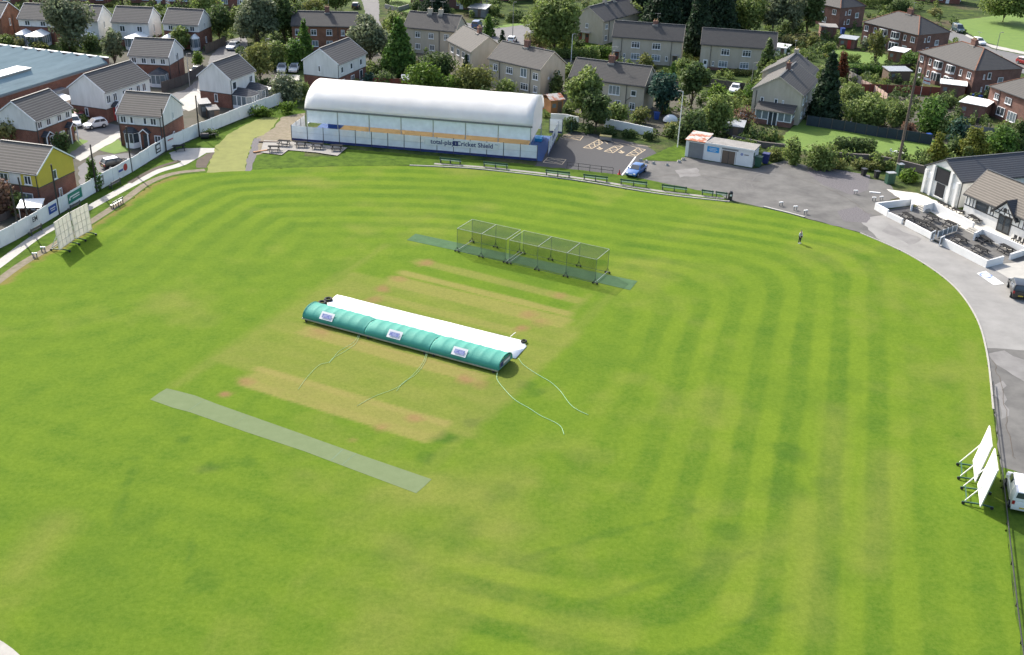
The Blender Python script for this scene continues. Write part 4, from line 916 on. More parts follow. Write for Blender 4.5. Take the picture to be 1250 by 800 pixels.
h.win('right', 6.6, 2.3, 1.2, 1.2, 1, 'net'); h.win('front', h.W - 2.0, 3.2, 1.2, 1.2, 2); h.win('front', h.W - 6.0, 3.2, 1.2, 1.2, 2); h.win('front', h.W - 5.0, .9, 1.6, 1.3, 3)
h = House('brick_house', 'brick house with a white canopied door above the open green, top right', 'house', (1120, -21), (1176, -16), 9.0, 5.0, 2.8, 'brick', roof='tile_g', group=GR, barge='dgrey'); W = h.W
h.win('front', 2.6, .8, 1.6, 1.3, 2, 'net'); h.win('front', W - 5.6, .8, 1.6, 1.4, 2, 'net'); h.door('front', W - 3.4); h.win('front', 1.2, .9, .4, .9, 1); h.win('front', W - 4.5, 3.3, 1.4, 1.2, 2, 'net'); h.win('front', W - 1.8, 3.3, 1.1, 1.2, 2)
MB().box(W - 4.2, W - 2.2, h.y0 - .8, h.y0 - .04, 2.25, 2.4).build('door_canopy', M['upvc'], h.o); h.win('right', 2.5, .7, 1.4, 1.3, 2); h.win('right', 2.5, 3.3, 1.4, 1.3, 2)
# ---------------------------------------------------------------- the arched practice hall
def frame2(pL, pR, z):
    a = at(*pL, z); b = at(*pR, z); d = b - a
    return Vector((a.x, a.y, 0)), math.atan2(d.y, d.x), math.hypot(d.x, d.y)
p0, ang, L = frame2((373.1, 133.2), (648.8, 155.2), 4.7)
DH, ZE, RI = 11.9, 4.7, 3.05
hall = thing('cricket_hall', 'long open-sided hall with a white barrel roof beside the car park', 'sports hall', p0, ang)
arc = lambda r, k=18: [(DH / 2 - (DH / 2 + r) * math.cos(PI * i / k), ZE + (RI + r) * math.sin(PI * i / k)) for i in range(k + 1)]
rc = MB(); inner, outer = arc(0), arc(.09); NX = 28
vs = []
for i in range(NX + 1):
    x = -.15 + (L + .3) * i / NX; sag = .035 * math.sin(PI * ((i * 7 / NX) % 1))
    vs += [(x, y, z - sag) for y, z in outer]
n = len(outer)
rc.add(vs, [(i * n + j, (i + 1) * n + j, (i + 1) * n + j + 1, i * n + j + 1) for i in range(NX) for j in range(n - 1)])
roof = rc.build('roof_canopy', M['membrane'], hall, smooth=True)
so = roof.modifiers.new('thickness', 'SOLIDIFY'); so.thickness = .06
for x in (0.02, L - .08):
    MB().xprism(arc(-.03) , x, x + .05).build('gable_panel', M['membrane'], hall)
for y in (-.12, DH):
    MB().box(-.15, L + .15, y, y + .14, ZE - .14, ZE + .12).build('eave_beam', M['grey'] if y < 0 else M['steel'], hall)
NB = 7
for i in range(NB + 1):
    for y in (.04, DH - .16):
        MB().box(L * i / NB - .06 + (.1 if i == 0 else -.1 if i == NB else 0), L * i / NB + .06 + (.1 if i == 0 else -.1 if i == NB else 0), y, y + .12, 0, ZE - .15).build('post', M['steel'], hall)
    if 0 < i < NB: pass
for i in range(NB):
    MB().box(L * i / NB + .08, L * (i + 1) / NB - .08, .07, .085, 2.62, ZE - .16).build('side_curtain', M['clear'], hall)
    MB().box(L * i / NB + .08, L * (i + 1) / NB - .08, DH - .09, DH - .075, 1.2, ZE - .16).build('side_curtain', M['clear'], hall)
for x in (.02, L - .06):
    MB().box(x, x + .03, .2, DH - .2, 2.25, ZE - .02).build('end_curtain', M['membrane'], hall)
fl = MB().box(-.6, L + 2.0, -1.55, DH + .2, .02, .06).build('floor', M['blue_m'], hall)
MB().box(3.2, L - 1.2, 2.8, DH - .6, .062, .075).build('playing_mat', M['tan'], fl)
MB().box(L - .6, L + .5, 8.4, 10.2, .07, .55).build('crash_mat', mat('bright_blue_vinyl', (.015, .25, .55), .4), hall)
MB().box(1.2, 3.0, 6.5, 7.3, .07, .9).build('crash_mat', M['blue'], hall)
MB().box(3.0, L - 1.0, DH - .5, DH - .47, .08, 2.6).build('back_net', M['net'], hall)
# arena screen round the hall
fs = thing('screen_fence', 'white mesh screen fence standing round the arched hall', 'fence', p0, ang)
def screen(x0, y0, x1, y1, n, skip=()):
    a = Vector((x0, y0, 0)); b = Vector((x1, y1, 0)); d = (b - a)
    for i in range(n + 1):
        p = a + d * (i / n); MB().box(p.x - .04, p.x + .04, p.y - .04, p.y + .04, 0, 2.5).build('post', M['dgrey'], fs)
    for i in range(n):
        p = a + d * (i / n); q = a + d * ((i + 1) / n); e = (q - p).normalized() * .05
        MB().bar(p + e + Vector((0, 0, 1.42)), q - e + Vector((0, 0, 1.42)), .02, 1.96).build('mesh_panel', M['mesh_w'], fs)
        MB().bar(p + e + Vector((0, 0, .26)), q - e + Vector((0, 0, .26)), .05, .30).build('kick_board', M['navy'], fs)
        MB().bar(p + e + Vector((0, 0, 1.40)), q - e + Vector((0, 0, 1.40)), .035, .035).build('rail', M['steel'], fs)
XR = L + 1.25
screen(-1.9, -1.6, XR, -1.6, 15)
screen(-1.9, -1.5, -1.9, 4.6, 3)
screen(XR + 1.3, .9, XR + 1.3, DH + .3, 5)
screen(XR - .3, DH + 2.0, XR + 1.8, DH + 2.0, 1)
ban = MB().box(-5.6, 5.6, -.02, .0, -.52, .52).build('banner', M['white']); tag(ban, 'white banner with navy lettering tied to the mesh screen', 'banner')
ca, sa = math.cos(ang), math.sin(ang)
hl = lambda x, y, z: Vector((p0.x + x * ca - y * sa, p0.y + x * sa + y * ca, z))
bx = (568.0 - 357) / (656.8 - 357) * (XR + 1.9) - 1.9
ban.location = hl(bx - .15, -1.68, 1.72); ban.rotation_euler = (0, 0, ang)
words('total-play', .98, ban, M['navy'], (-2.95, -.03, 0), (PI / 2, 0, 0), bold=.018)
words('Cricket Shield', .98, ban, M['navy'], (2.0, -.03, 0), (PI / 2, 0, 0), bold=.018)
words('TM', .3, ban, M['navy'], (5.3, -.03, .28), (PI / 2, 0, 0))
b = MB().box(-.42, .42, -.028, -.021, -.38, .38).build('logo', M['navy'], ban, (-.95, 0, 0))
words('5', .6, b, M['white'], (0, -.035, 0), (PI / 2, 0, -0.3), 'logo_mark')
ban2 = MB().box(-3.6, 3.6, -.02, 0, -.5, .5).build('banner', M['white']); tag(ban2, 'white banner with dark blue lettering on the car park end of the screen', 'banner')
ban2.location = hl(XR + 1.38, 6.0, 1.75); ban2.rotation_euler = (0, 0, ang + PI / 2)
words('Cricket', 1.15, ban2, M['navy'], (.2, -.03, 0), (PI / 2, 0, 0), bold=.02)

# ---------------------------------------------------------------- picnic tables and benches
def picnic_table(label, group, loc, rot, m='shutter', top='table_top'):
    t = thing('picnic_table', label, 'picnic table', loc, rot, group)
    MB().box(-.9, .9, -.36, .36, .70, .76).build('tabletop', M[top], t)
    for s in (-1, 1):
        MB().box(-.9, .9, s * .74 - .13, s * .74 + .13, .42, .47).build('bench_seat', M[m], t)
    for x in (-.62, .62):
        f = MB(); f.bar((x, -.78, 0), (x, -.25, .70), .09, .06); f.bar((x + .001, .78, 0), (x + .001, .25, .70), .09, .06); f.box(x - .085, x - .045, -.86, .86, .34, .42); f.build('leg_frame', M[m], t)
    return t
TAB = None
def table(label, group, u, v, rot, top='grey', z=0.0):
    global TAB
    p = at(u, v, z)
    if TAB is None: TAB = picnic_table(label, group, p, rot); return TAB
    t = copy_tree(TAB); t['label'] = label; t['group'] = group; t.location = p; t.rotation_euler = (0, 0, rot); return t
G1 = 'picnic tables on the paved base by the hall'
for lab, u, v in [('picnic table set lowest on the paved base, nearest the old turf strip', 335, 184.5), ('picnic table by the left corner post of the mesh screen', 347, 177.5),
                  ('picnic table between two others below the open end of the hall', 367.5, 178.8), ('picnic table second from the right end of the paved base', 387.5, 181), ('picnic table at the right end of the paved base', 411, 183.2)]:
    table(lab, G1, u, v, ang + .15 + rnd.uniform(-.1, .1), z=.1)
t = table('dark picnic table on the shaded paved corner by the white fence', 'picnic tables beside the footpath', 219, 183.5, .5)
G2 = 'black picnic tables in front of the clubhouse'
KA = at(1204, 325) - at(1066.9, 253.5); KANG = math.atan2(KA.y, KA.x)
for lab, u, v in [('large picnic table by the steps in the middle of the left yard', 1137, 270), ('low picnic table on the right side of the left yard, by the partition', 1160, 278), ('picnic table tucked behind the front wall, left of the yard gap', 1107, 268),
                  ('picnic table behind the front wall midway along the left yard', 1122, 275.5), ('picnic table behind the front wall next to the gate', 1137.5, 282.5), ('picnic table in the left corner of the right yard', 1171, 296),
                  ('picnic table against the back wall of the right yard', 1201, 296.5), ('picnic table in the right corner of the right yard', 1227, 307.5), ('low picnic table behind the front wall of the right yard', 1196, 309),
                  ('picnic table on the upper forecourt nearest the shuttered gable', 1150, 254.5), ('picnic table in the middle of the three on the upper forecourt', 1168, 262.5), ('picnic table on the upper forecourt nearest the pavilion door', 1187, 271)]:
    table(lab, G2, u, v, KANG + PI / 2 * 0 + rnd.uniform(-.25, .25))

def bench(label, group, loc, rot, length, m, name='bench'):
    t = thing(name, label, 'bench', loc, rot, group); l = length / 2
    MB().box(-l, l, -.18, .18, .42, .46).build('seat', M[m], t)
    MB().box(-l, l, .24, .29, .66, .88).build('backrest', M[m], t)
    n = max(2, round(length / 1.6) + 1)
    for i in range(n):
        x = -l + .15 + (length - .3) * i / (n - 1)
        f = MB(); f.box(x - .04, x + .04, -.18, -.10, 0, .42); f.box(x - .04, x + .04, .20, .28, 0, .95); f.box(x - .035, x + .035, -.10, .20, .34, .42); f.build('leg', M['dgrey'], t)
    return t
G3 = 'green benches along the far boundary'
for lab, a, b in [('faint low bench below the lettered banner on the mesh screen', (537, 198.5), (563, 201)), ('green bench in front of the right end of the mesh screen', (590, 203.5), (620, 206.5)),
                  ('green bench in front of the black striped bay beside the hall', (666, 213.5), (696, 217)), ('green bench below the railing of the disabled bays', (712, 219), (742, 222.5)),
                  ('green bench directly below the blue car', (757, 225), (790, 229)), ('green bench right of the blue car, on its own', (807.5, 231.5), (838.5, 235.5)),
                  ('short green bench left of the last one, near the black bin', (856, 238), (871, 240)), ('short green bench right next to the black bin', (873, 240.2), (888, 242.3))]:
    A = at(*a); B = at(*b); d = B - A
    bench(lab, G3, (A + B) / 2, math.atan2(d.y, d.x) + PI, d.length, 'green_p')
G4 = 'benches along the footpath by the white fence'
for lab, a, b, m in [('dark bench against the white fence under the round logo sign', (134, 231), (146, 224.5), 'dgrey'), ('pale grey bench on the dirt edge facing the field', (136, 255), (149, 247.5), 'steel'),
                     ('dark bench against the white fence below the blue banner', (84, 259.5), (97, 252.5), 'dgrey'), ('black and white bench by the footpath left of the sight screens', (36, 289), (50, 281), 'dgrey')]:
    A = at(*a); B = at(*b); d = B - A
    bench(lab, G4, (A + B) / 2, math.atan2(d.y, d.x) + PI, max(1.6, d.length), m)

# ---------------------------------------------------------------- white fence on the left, with its signs
fpx = [(-60, 330), (0, 303), (24.3, 290.6), (73, 261), (117.8, 234), (161.3, 210), (202, 184.3), (242.6, 166.3), (296.3, 144.6), (345, 126)]
fl_ = [at(*p) for p in fpx]
wf = thing('panel_fence', 'long white concrete panel fence between the field and the estate', 'fence', fl_[0])
lens = [(fl_[i + 1] - fl_[i]).length for i in range(len(fl_) - 1)]; TOT = sum(lens)
def along(s):
    for i, l in enumerate(lens):
        if s <= l or i == len(lens) - 1:
            d = (fl_[i + 1] - fl_[i]).normalized(); return fl_[i] + d * s, d
        s -= l
WHITEWALL = mat('whitewashed_concrete', (.82, .82, .80), .85, (.66, .66, .645), .7, contrast=.3)
NP = int(TOT / 2.45); base = fl_[0]
for i in range(NP):
    a, _ = along(TOT * i / NP); b, _ = along(TOT * (i + 1) / NP); hgt = 1.93 + .10 * ((i * 37) % 5) / 5
    d = (b - a).normalized() * .05
    MB().bar(a + d - base + Vector((0, 0, hgt / 2)), b - d - base + Vector((0, 0, hgt / 2)), .07, hgt).build('panel', WHITEWALL, wf)
for i in range(NP + 1):
    a, _ = along(TOT * i / NP); q = a - base
    MB().box(q.x - .07, q.x + .07, q.y - .07, q.y + .07, 0, 2.02).build('post', WHITEWALL, wf)
def on_fence(u, v, z):
    """nearest place on the fence to the sight of a sign at height z, and the fence direction"""
    p = at(u, v, z); best = min((((along(TOT * k / 2000)[0] - Vector((p.x, p.y, 0))).length, k) for k in range(2001)))
    q, d = along(TOT * best[1] / 2000); return q, d
def sign(label, u, v, w, h_, m, z=1.0, bars=(), bar_m='white', ring=None):
    q, d = on_fence(u, v, z); n = Vector((d.y, -d.x, 0)); a = math.atan2(d.y, d.x)
    o = MB().box(-w/2, w/2, -.02, 0, -h_/2, h_/2).build('sign', m if not isinstance(m, str) else M[m]); tag(o, label, 'sign', 'boards on the white fence')
    o.location = q + n * .085 + Vector((0, 0, z)); o.rotation_euler = (0, 0, a)
    for (x, zz, bw, bh, bm) in bars:
        MB().box(x - bw/2, x + bw/2, -.03, -.021, zz - bh/2, zz + bh/2).build('marking', M[bm], o)
    if ring:
        MB().tube([(ring[0], -.021, ring[1]), (ring[0], -.035, ring[1])], ring[2], 16).build('round_logo', M[ring[3]], o)
    return o
sign('green sign with pale lettering on the white fence', 101.5, 240, 3.2, 1.25, mat('sea_green_sign', (.01, .20, .14), .5), 1.15, [(-.1, .15, 2.2, .16, 'white'), (.2, -.15, 1.6, .12, 'white'), (-1.25, -.1, .3, .3, 'white')])
sign('blue sign on the white fence beside the white canopy', 59, 254.5, 1.7, 1.0, 'blue', 1.15, [(0, .12, 1.1, .12, 'white'), (0, -.15, .9, .1, 'white')])
sign('white sign with a red disc and blue lettering on the fence', 148, 206, 2.4, 1.2, 'white', 1.15, [(-.55, -.08, 1.1, .3, 'blue')], ring=(.62, .05, .5, 'red'))
sign('pale framed sign with grey squares low on the fence by the columnar conifer', 121, 222, 2.0, 1.3, 'felt', 1.1, [(-.45, .2, .6, .35, 'white'), (.4, .2, .6, .35, 'white'), (0, -.3, 1.5, .25, 'white')])
sign('black framed sign on the fence under the bay-windowed house', 194.5, 181, 1.5, 1.35, 'black', 1.1, [(0, .22, 1.0, .5, 'white'), (0, -.35, 1.1, .25, 'white')])
sign('faint pink lettered board on the fence right of the black framed sign', 212, 171, 1.7, .5, 'white', 1.4, [(0, 0, 1.3, .16, 'red')])
q, d = on_fence(38, 267, 1.2)
em = MB().box(-.9, .9, -.012, 0, -.5, .5).build('sign', M['white']); tag(em, 'white sign with two large black letters at the left of the fence', 'sign', 'boards on the white fence')
em.location = q + Vector((d.y, -d.x, 0)) * .085 + Vector((0, 0, 1.2)); em.rotation_euler = (0, 0, math.atan2(d.y, d.x))
words('EM', .85, em, M['black'], (0, -.02, 0), (PI / 2, 0, 0), bold=.015)

GP = 'tall dark poles along the white fence'
for lab, b, t_ in [('tall dark pole at the left edge beside the white fence', (24.3, 289.5), (20, 262)), ('leaning dark pole beside the black and white bench', (37, 279), (25.6, 240)), ('tall dark pole before the yellow gable', (72.2, 261.5), (62.7, 201)),
                   ('dark pole in front of the columnar conifer', (118.4, 234.5), (111, 176)), ('dark pole left of the bay-windowed house', (161, 210), (154.5, 168)),
                   ('dark pole at the right corner of the bay-windowed house', (203, 185.5), (197, 132)), ('dark pole near the grey sheds', (243.6, 167.5), (238, 116))]:
    B = at(*b)
    MBp = MB().tube([(0, 0, 0), (0, 0, 6.45)], .125, 8, .095)
    o = MBp.build('net_pole', M['pole']); tag(o, lab, 'pole', GP); o.location = B + Vector((.25, -.2, 0)) * 0
    if 'leaning' in lab: o.rotation_euler = (0, -.06, 0)

# ---------------------------------------------------------------- sight screens
def sight_screen(label, b0, b1, zb, tall, lean, face, mface, group, reach=1.9, near=1.9, rear=True):
    """white boarded screen on a wheeled frame; b0, b1 foot corners on plan"""
    b0 = Vector((b0.x, b0.y, 0)); b1 = Vector((b1.x, b1.y, 0)); d = b1 - b0; W = d.length; a = math.atan2(d.y, d.x)
    t = thing('sight_screen', label, 'sight screen', b0, a, group)
    def P(x, z, y=0.0): return (x, y + lean * (z - zb) / tall, z)
    m = MB(); n = 8
    m.add([P(0, zb), P(W, zb), P(W, zb + tall), P(0, zb + tall), P(0, zb, .06), P(W, zb, .06), P(W, zb + tall, .06), P(0, zb + tall, .06)], [(0,1,2,3),(7,6,5,4),(0,4,5,1),(1,5,6,2),(2,6,7,3),(3,7,4,0)])
    m.build('screen_panel', mface, t)
    for y, nm in (((.075, 'batten_or_grid_shadow'), (-.03, 'batten_or_grid_shadow')) if rear else ((-.035, 'batten_or_grid_shadow'),)):  # front set added to stand in for frame shadows showing through the cloth
        for i in range(5):
            x = .04 + (W - .08) * i / 4; MB().bar(P(x, zb, y), P(x, zb + tall, y), .03, .02).build(nm, SCR2, t)
        for k in range(5):
            z = zb + .03 + (tall - .06) * k / 4
            MB().bar(P(0.02, z, y * 1.15), P(W - .02, z, y * 1.15), .02, .03).build(nm, SCR2, t)
    for x in (W * .18, W * .82):
        for s in (-1, 1):
            rc_ = reach if s == face else near
            MB().bar((x, s * .02, .28), (x, s * rc_, .2), .10, .10).build('skid', M['green_p'], t)
            if s == face: MB().bar((x, s * (rc_ - .2), .34), P(x, zb + tall * .62, s * .06), .07, .07).build('strut', M['white'], t)
            w = MB().tube([(x - .06, s * (rc_ - .1), .13), (x + .06, s * (rc_ - .1), .13)], .13, 12).build('wheel', M['rubber'], t)
    MB().bar((W * .18, face * (reach - .3), .42), (W * .82, face * (reach - .3), .42), .08).build('cross_bar', M['green_p'], t)
    return t
SCR = mat('white_boards', (.74, .74, .72), .6, (.68, .68, .66), .5)
SCR1 = mat('weathered_white_boards', (.58, .575, .54), .7, (.5, .49, .46), .9)
SCR2 = mat('batten_and_grid_shadow', (.60, .57, .50), .8)
GS = 'sight screens'
sight_screen('weathered sight screen with battens, nearer the camera on the left boundary', at(73.3, 309.8) + Vector((0, 0, 0)), at(91.6, 296.6), .45, 3.3, .12, 1, M['screen_cloth'], GS, 1.5, .95)
sight_screen('weathered sight screen with battens, farther one on the left boundary', at(93.2, 296.0), at(113.2, 284.6), .45, 3.3, .12, 1, M['screen_cloth'], GS, 1.5, .95)
def rscreen(label, bl, br, tl):
    z = .4; B0 = at(*br, z); B1 = at(*bl, z)
    return sight_screen(label, B0, B1, z, 3.5, -.5, 1, SCR, GS, 1.3, 1.0, False)
rscreen('bright white sight screen standing behind the other at the right boundary', (1188.4, 562.4), (1190.8, 588.8), None)
rscreen('bright white sight screen beside the white van at the right boundary', (1194, 591.2), (1197.2, 619.2), None)

# ---------------------------------------------------------------- wicket covers, sheet, ropes
WANG = math.atan2(WA.y, WA.x); CL = (PR - PL).length
CW = 3.0
RIBM = mat('pale_green_welt', (.12, .42, .33), .6)
def cover(label, i, sags):
    t = thing('wheeled_cover', label, 'pitch cover', PL + WA * (CL * i / 3), WANG, 'green wheeled wicket covers'); l = CL / 3 - .01
    n = 10; prof = [(CW / 2 - CW / 2 * math.cos(PI * (k / n) ), .38 + 1.0 * math.sin(PI * k / n) ** .9) for k in range(n + 1)]
    m = MB(); vs = []; NXc = 57
    for ix in range(NXc):
        x = .03 + (l - .03) * ix / (NXc - 1); bow = .05 * abs(math.sin(PI * ix / 8)) ** .6; pinch = 1.0
        for e, s in sags:
            pinch -= s * math.exp(-((x - e * l) / .45) ** 2)
        for k, (y, z) in enumerate(prof):
            w = .05 * math.sin(x * 5.1 + k * 1.7 + i) * sum(math.exp(-((x - e * l) / 1.1) ** 2) for e, s in sags)
            vs.append((x, y, .36 + (z - .38 - bow * math.sin(PI * k / n)) * pinch + w * math.sin(PI * k / n)))
    m.add(vs, [(a * (n + 1) + k, (a + 1) * (n + 1) + k, (a + 1) * (n + 1) + k + 1, a * (n + 1) + k + 1) for a in range(NXc - 1) for k in range(n)])
    c = m.build('canopy', M['teal'], t, smooth=True); so = c.modifiers.new('thickness', 'SOLIDIFY'); so.thickness = .02
    for x, on in ((.05, True), (l - .02, True)):
        e = MB()
        if (i == 0 and x < 1) or (i == 2 and x > 1): e.add([(x, y, .30 + (z - .38) * .93) for y, z in prof] + [(x, prof[0][0], .30), (x, prof[-1][0], .30)], [tuple(range(n + 1))]).build('end_flap', M['teal'], t)
        if (i == 0 and x < 1) or (i == 2 and x > 1): MB().tube([(x, y, z + .02) for y, z in prof], .025, 6).build('hoop', M['teal'], t)
    for y in (-.02, CW + .02):
        MB().box(0, l, y - .05, y + .05, .24, .36).build('side_rail', M['steel'], t)
        for x in (.5, l - .5):
            MB().tube([(x, y - .05, .14), (x, y + .05, .14)], .14, 10).build('wheel', M['rubber'], t)
    sx = l * (.38 if i == 0 else .45 if i == 1 else .42)
    P1 = Vector((sx - .55, .17, .86)); P2 = Vector((sx + .55, .17, .86))
    y0, z0, y1, z1 = .06, .76, .70, 1.33
    b = MB().add([(sx - .78, y0 - .04, z0), (sx + .78, y0 - .04, z0), (sx + .78, y1 - .03, z1), (sx - .78, y1 - .03, z1)], [(0, 1, 2, 3)]).build('label_panel', M['white'], t)
    q = lambda f, g: (y0 + (y1 - y0) * f - .05 * g - .04, z0 + (z1 - z0) * f + .01 * g)
    b2 = MB(); a_, b_ = q(.25, 1), q(.75, 1)
    b2.add([(sx - .55, a_[0], a_[1] + .012), (sx + .55, a_[0], a_[1] + .012), (sx + .55, b_[0], b_[1] + .02), (sx - .55, b_[0], b_[1] + .02)], [(0, 1, 2, 3)]).build('label_print', mat('blue_print', (.10, .13, .36), .6, (.3, .33, .5), 5, contrast=.1), b)
    if i == 2:
        s_ = MB().box(l + .002, l + .02, .3, 2.5, .42, 1.0).build('end_banner', M['felt'], t)
        MB().box(l + .022, l + .03, .38, .95, .5, .92).build('banner_print', M['navy'], s_)
        MB().box(l + .022, l + .03, 1.05, 2.35, .62, .82).build('banner_print', M['white'], s_)
    return t
cover('green domed wicket cover at the left end, beside two tyres', 0, [(1, .16)])
cover('green domed wicket cover in the middle of the three', 1, [(0, .16), (1, .14)])
cover('green domed wicket cover at the right end, with a banner on its end', 2, [(0, .14)])
# flat sheet behind
c4 = [at(411.4, 360.5), at(637.6, 416.5), at(643.0, 423.5), at(629.5, 438.5), PL + WA * 20 + WB * (CW + .05), PL + WA * 2 + WB * (CW + .05), PL + WA * .9 + WB * (CW + .1), at(399, 371)]
sh = MB(); n = len(c4)
bmx = bmesh.new(); vsx = [bmx.verts.new((p.x, p.y, .05)) for p in c4]; bmx.faces.new(vsx)
bmesh.ops.triangulate(bmx, faces=bmx.faces[:])
for _ in range(4): bmesh.ops.subdivide_edges(bmx, edges=[e for e in bmx.edges if e.calc_length() > .8], cuts=1)
for v_ in bmx.verts: v_.co.z = .05 + .018 * math.sin(v_.co.x * 1.9 + v_.co.y * .7) + .014 * math.sin(v_.co.y * 2.7 - v_.co.x)
me = bpy.data.meshes.new('ground_sheet'); bmx.to_mesh(me); bmx.free(); me.materials.append(M['pvc'])
for p in me.polygons: p.use_smooth = True
g = link('ground_sheet', me); g.modifiers.new('thickness', 'SOLIDIFY').thickness = .03
tag(g, 'flat white plastic sheet spread on the grass behind the green covers', 'ground sheet')
def tyre(label, u, v, lay=True):
    o = bpy.data.objects.new('tyre', None)
    m = MB(); R, r = .34, .13; vs = []; A_, B_ = 20, 8
    for i in range(A_):
        for j in range(B_):
            a, b = 2 * PI * i / A_, 2 * PI * j / B_; vs.append(((R + r * math.cos(b)) * math.cos(a), (R + r * math.cos(b)) * math.sin(a), .14 + r * math.sin(b)))
    m.add(vs, [(i * B_ + j, ((i + 1) % A_) * B_ + j, ((i + 1) % A_) * B_ + (j + 1) % B_, i * B_ + (j + 1) % B_) for i in range(A_) for j in range(B_)])
    o = m.build('tyre', M['rubber'], smooth=True); o.location = at(u, v) + Vector((0, 0, .06)); tag(o, label, 'tyre', 'old tyres weighing down the sheet'); return o
tyre('old black tyre on the top left corner of the white sheet', 401, 367.5); tyre('old black tyre beside the left end of the green cover', 393.5, 371.5); o = tyre('small black tyre on the right corner of the white sheet', 639.5, 418.5); o.scale = (.7, .7, .8)
ROPE = mat('pale_green_rope', (.30, .52, .30), .7, (.25, .45, .26), 4)
def rope(label, px, r=.022):
    pts = smooth_line([at(*p) + Vector((0, 0, .04 if i else .22)) for i, p in enumerate(px)], 5)
    o = MB().tube(pts, r, 6).build('tow_rope', ROPE, smooth=True); tag(o, label, 'rope', 'tow ropes of the covers')
rope('pale green rope trailing from the front right corner of the covers', [(607, 458), (607, 464), (616, 476), (629, 489), (646, 499), (660, 508), (677, 516), (685, 522), (688.5, 531)])
rope('pale green rope trailing from the back right corner of the covers', [(633, 440), (639, 446), (655, 457), (672, 467), (684, 478), (695, 493), (705, 501), (718, 507)])
rope('long thin rope lying on the grass from the left joint of the covers', [(439, 409), (431, 419), (413, 430), (403, 442), (390, 446), (375, 461), (364, 476)], .012)
rope('shorter thin rope doubled beside it at the left joint of the covers', [(440, 409), (434, 420), (420, 430), (406, 438), (402, 444)], .012)
rope('long thin rope lying on the grass from the right joint of the covers', [(521, 432), (515, 445), (502, 460), (484, 474), (458, 484), (436, 496)], .012)
rope('shorter thin rope beside it at the right joint of the covers', [(522, 432), (518, 444), (508, 457), (492, 468), (484, 478)], .012)
# artificial strips
def mat_strip(label, px, m, z=.012, seams=()):
    o = MB().sheet([at(*p) for p in px], z).build('artificial_wicket', m); tag(o, label, 'artificial wicket')
    o.modifiers.new('thickness', 'SOLIDIFY').thickness = .008
    for a, b, w_ in seams:
        sm = MB(); pline(a, b, w_, sm, z + .006); sm.build('seam', SEAM, o)
    return o
SEAM = mat('carpet_seam', (.13, .19, .11), .95)
AST = mat('faded_green_carpet', (.152, .190, .100), .95, (.125, .160, .080), 1.1, spec=.02, detail=9, contrast=.3)
AST2 = mat('green_carpet', (.082, .145, .075), .95, (.062, .112, .057), 1.1, spec=.02, bump=.2, detail=9, contrast=.2)
mat_strip('long pale green artificial wicket nearest the camera', [(203.6, 474.4), (215, 477), (238, 483), (265, 493.5), (360, 527), (440, 555.5), (526.9, 585.3), (519, 593), (508, 602.4), (440, 577), (371, 551), (300, 527.5), (232, 503.5), (211, 498), (183.1, 488), (194, 480)], AST, seams=[((418.6, 548.8), (404, 562.3), .09), ((434.3, 554), (417, 568), .07), ((246, 490.5), (231, 501), .05), ((300, 508), (284, 519.5), .04)])
mat_strip('green artificial wicket running under the net cages', [(507.3, 285.6), (640, 314), (778.2, 343.5), (769, 354.5), (635, 323), (496.4, 293.3)], AST2)

# ---------------------------------------------------------------- net cages
def net_cage(label, x0, bays, bl, y0, w, h=2.95):
    o = PNET + WA * x0 + WB * y0
    t = thing('net_cage', label, 'net cage', o, NANG, 'mobile batting net cages'); L_ = bays * bl
    for i in range(bays + 1):
        x = i * bl
        for y in (0, w):
            MB().tube([(x, y, .12), (x, y, h)], .026, 6).build('post', M['net_frame'], t)
            f = MB(); f.box(x - .32, x + .32, y - .05, y + .05, .10, .18); f.bar((x - .25, y, .18), (x, y, .6), .04); f.bar((x + .25, y + .002, .18), (x, y + .002, .6), .04)
            ft = f.build('foot', M['dgrey'], t)
            for sx in (-.26, .26): MB().tube([(x + sx, y - .06, .10), (x + sx, y + .06, .10)], .10, 10).build('wheel', M['rubber'], ft)
        MB().tube([(x, 0, h), (x, w, h)], .028, 6).build('roof_bar', M['steel'], t)
        if i in (0, bays): MB().tube([(x, 0, .2), (x, w, .2)], .03, 6).build('base_bar', M['steel'], t)
    for y in (0, w):
        MB().tube([(0, y, h), (L_, y, h)], .022, 6).build('roof_bar', M['steel'], t)
        MB().box(.05, L_ - .05, y - .004, y + .004, .1, h - .04).build('side_net', M['net'], t)
        MB().tube([(0, y, .12), (L_, y, .12)], .03, 6).build('net_hem', M['green_p'], t)
    MB().box(.05, L_ - .05, .05, w - .05, h - .05, h - .042).build('roof_net', M['net'], t)
    return t
nl = at(557.9, 307.6); nr = at(726.3, 346.8); PNET = nl; nd = (nr - nl); NANG = math.atan2(nd.y, nd.x); NL = nd.length
WAs, WBs = WA, WB; WA = nd.normalized(); WB = Vector((-WA.y, WA.x, 0))
net_cage('two-bay batting net cage, the left one on the green strip', 0, 2, NL * .365 / 2, 0, 3.6)
net_cage('three-bay batting net cage, the right one on the green strip', NL * .39, 3, NL * .61 / 3, 0, 3.6)
WA, WB = WAs, WBs
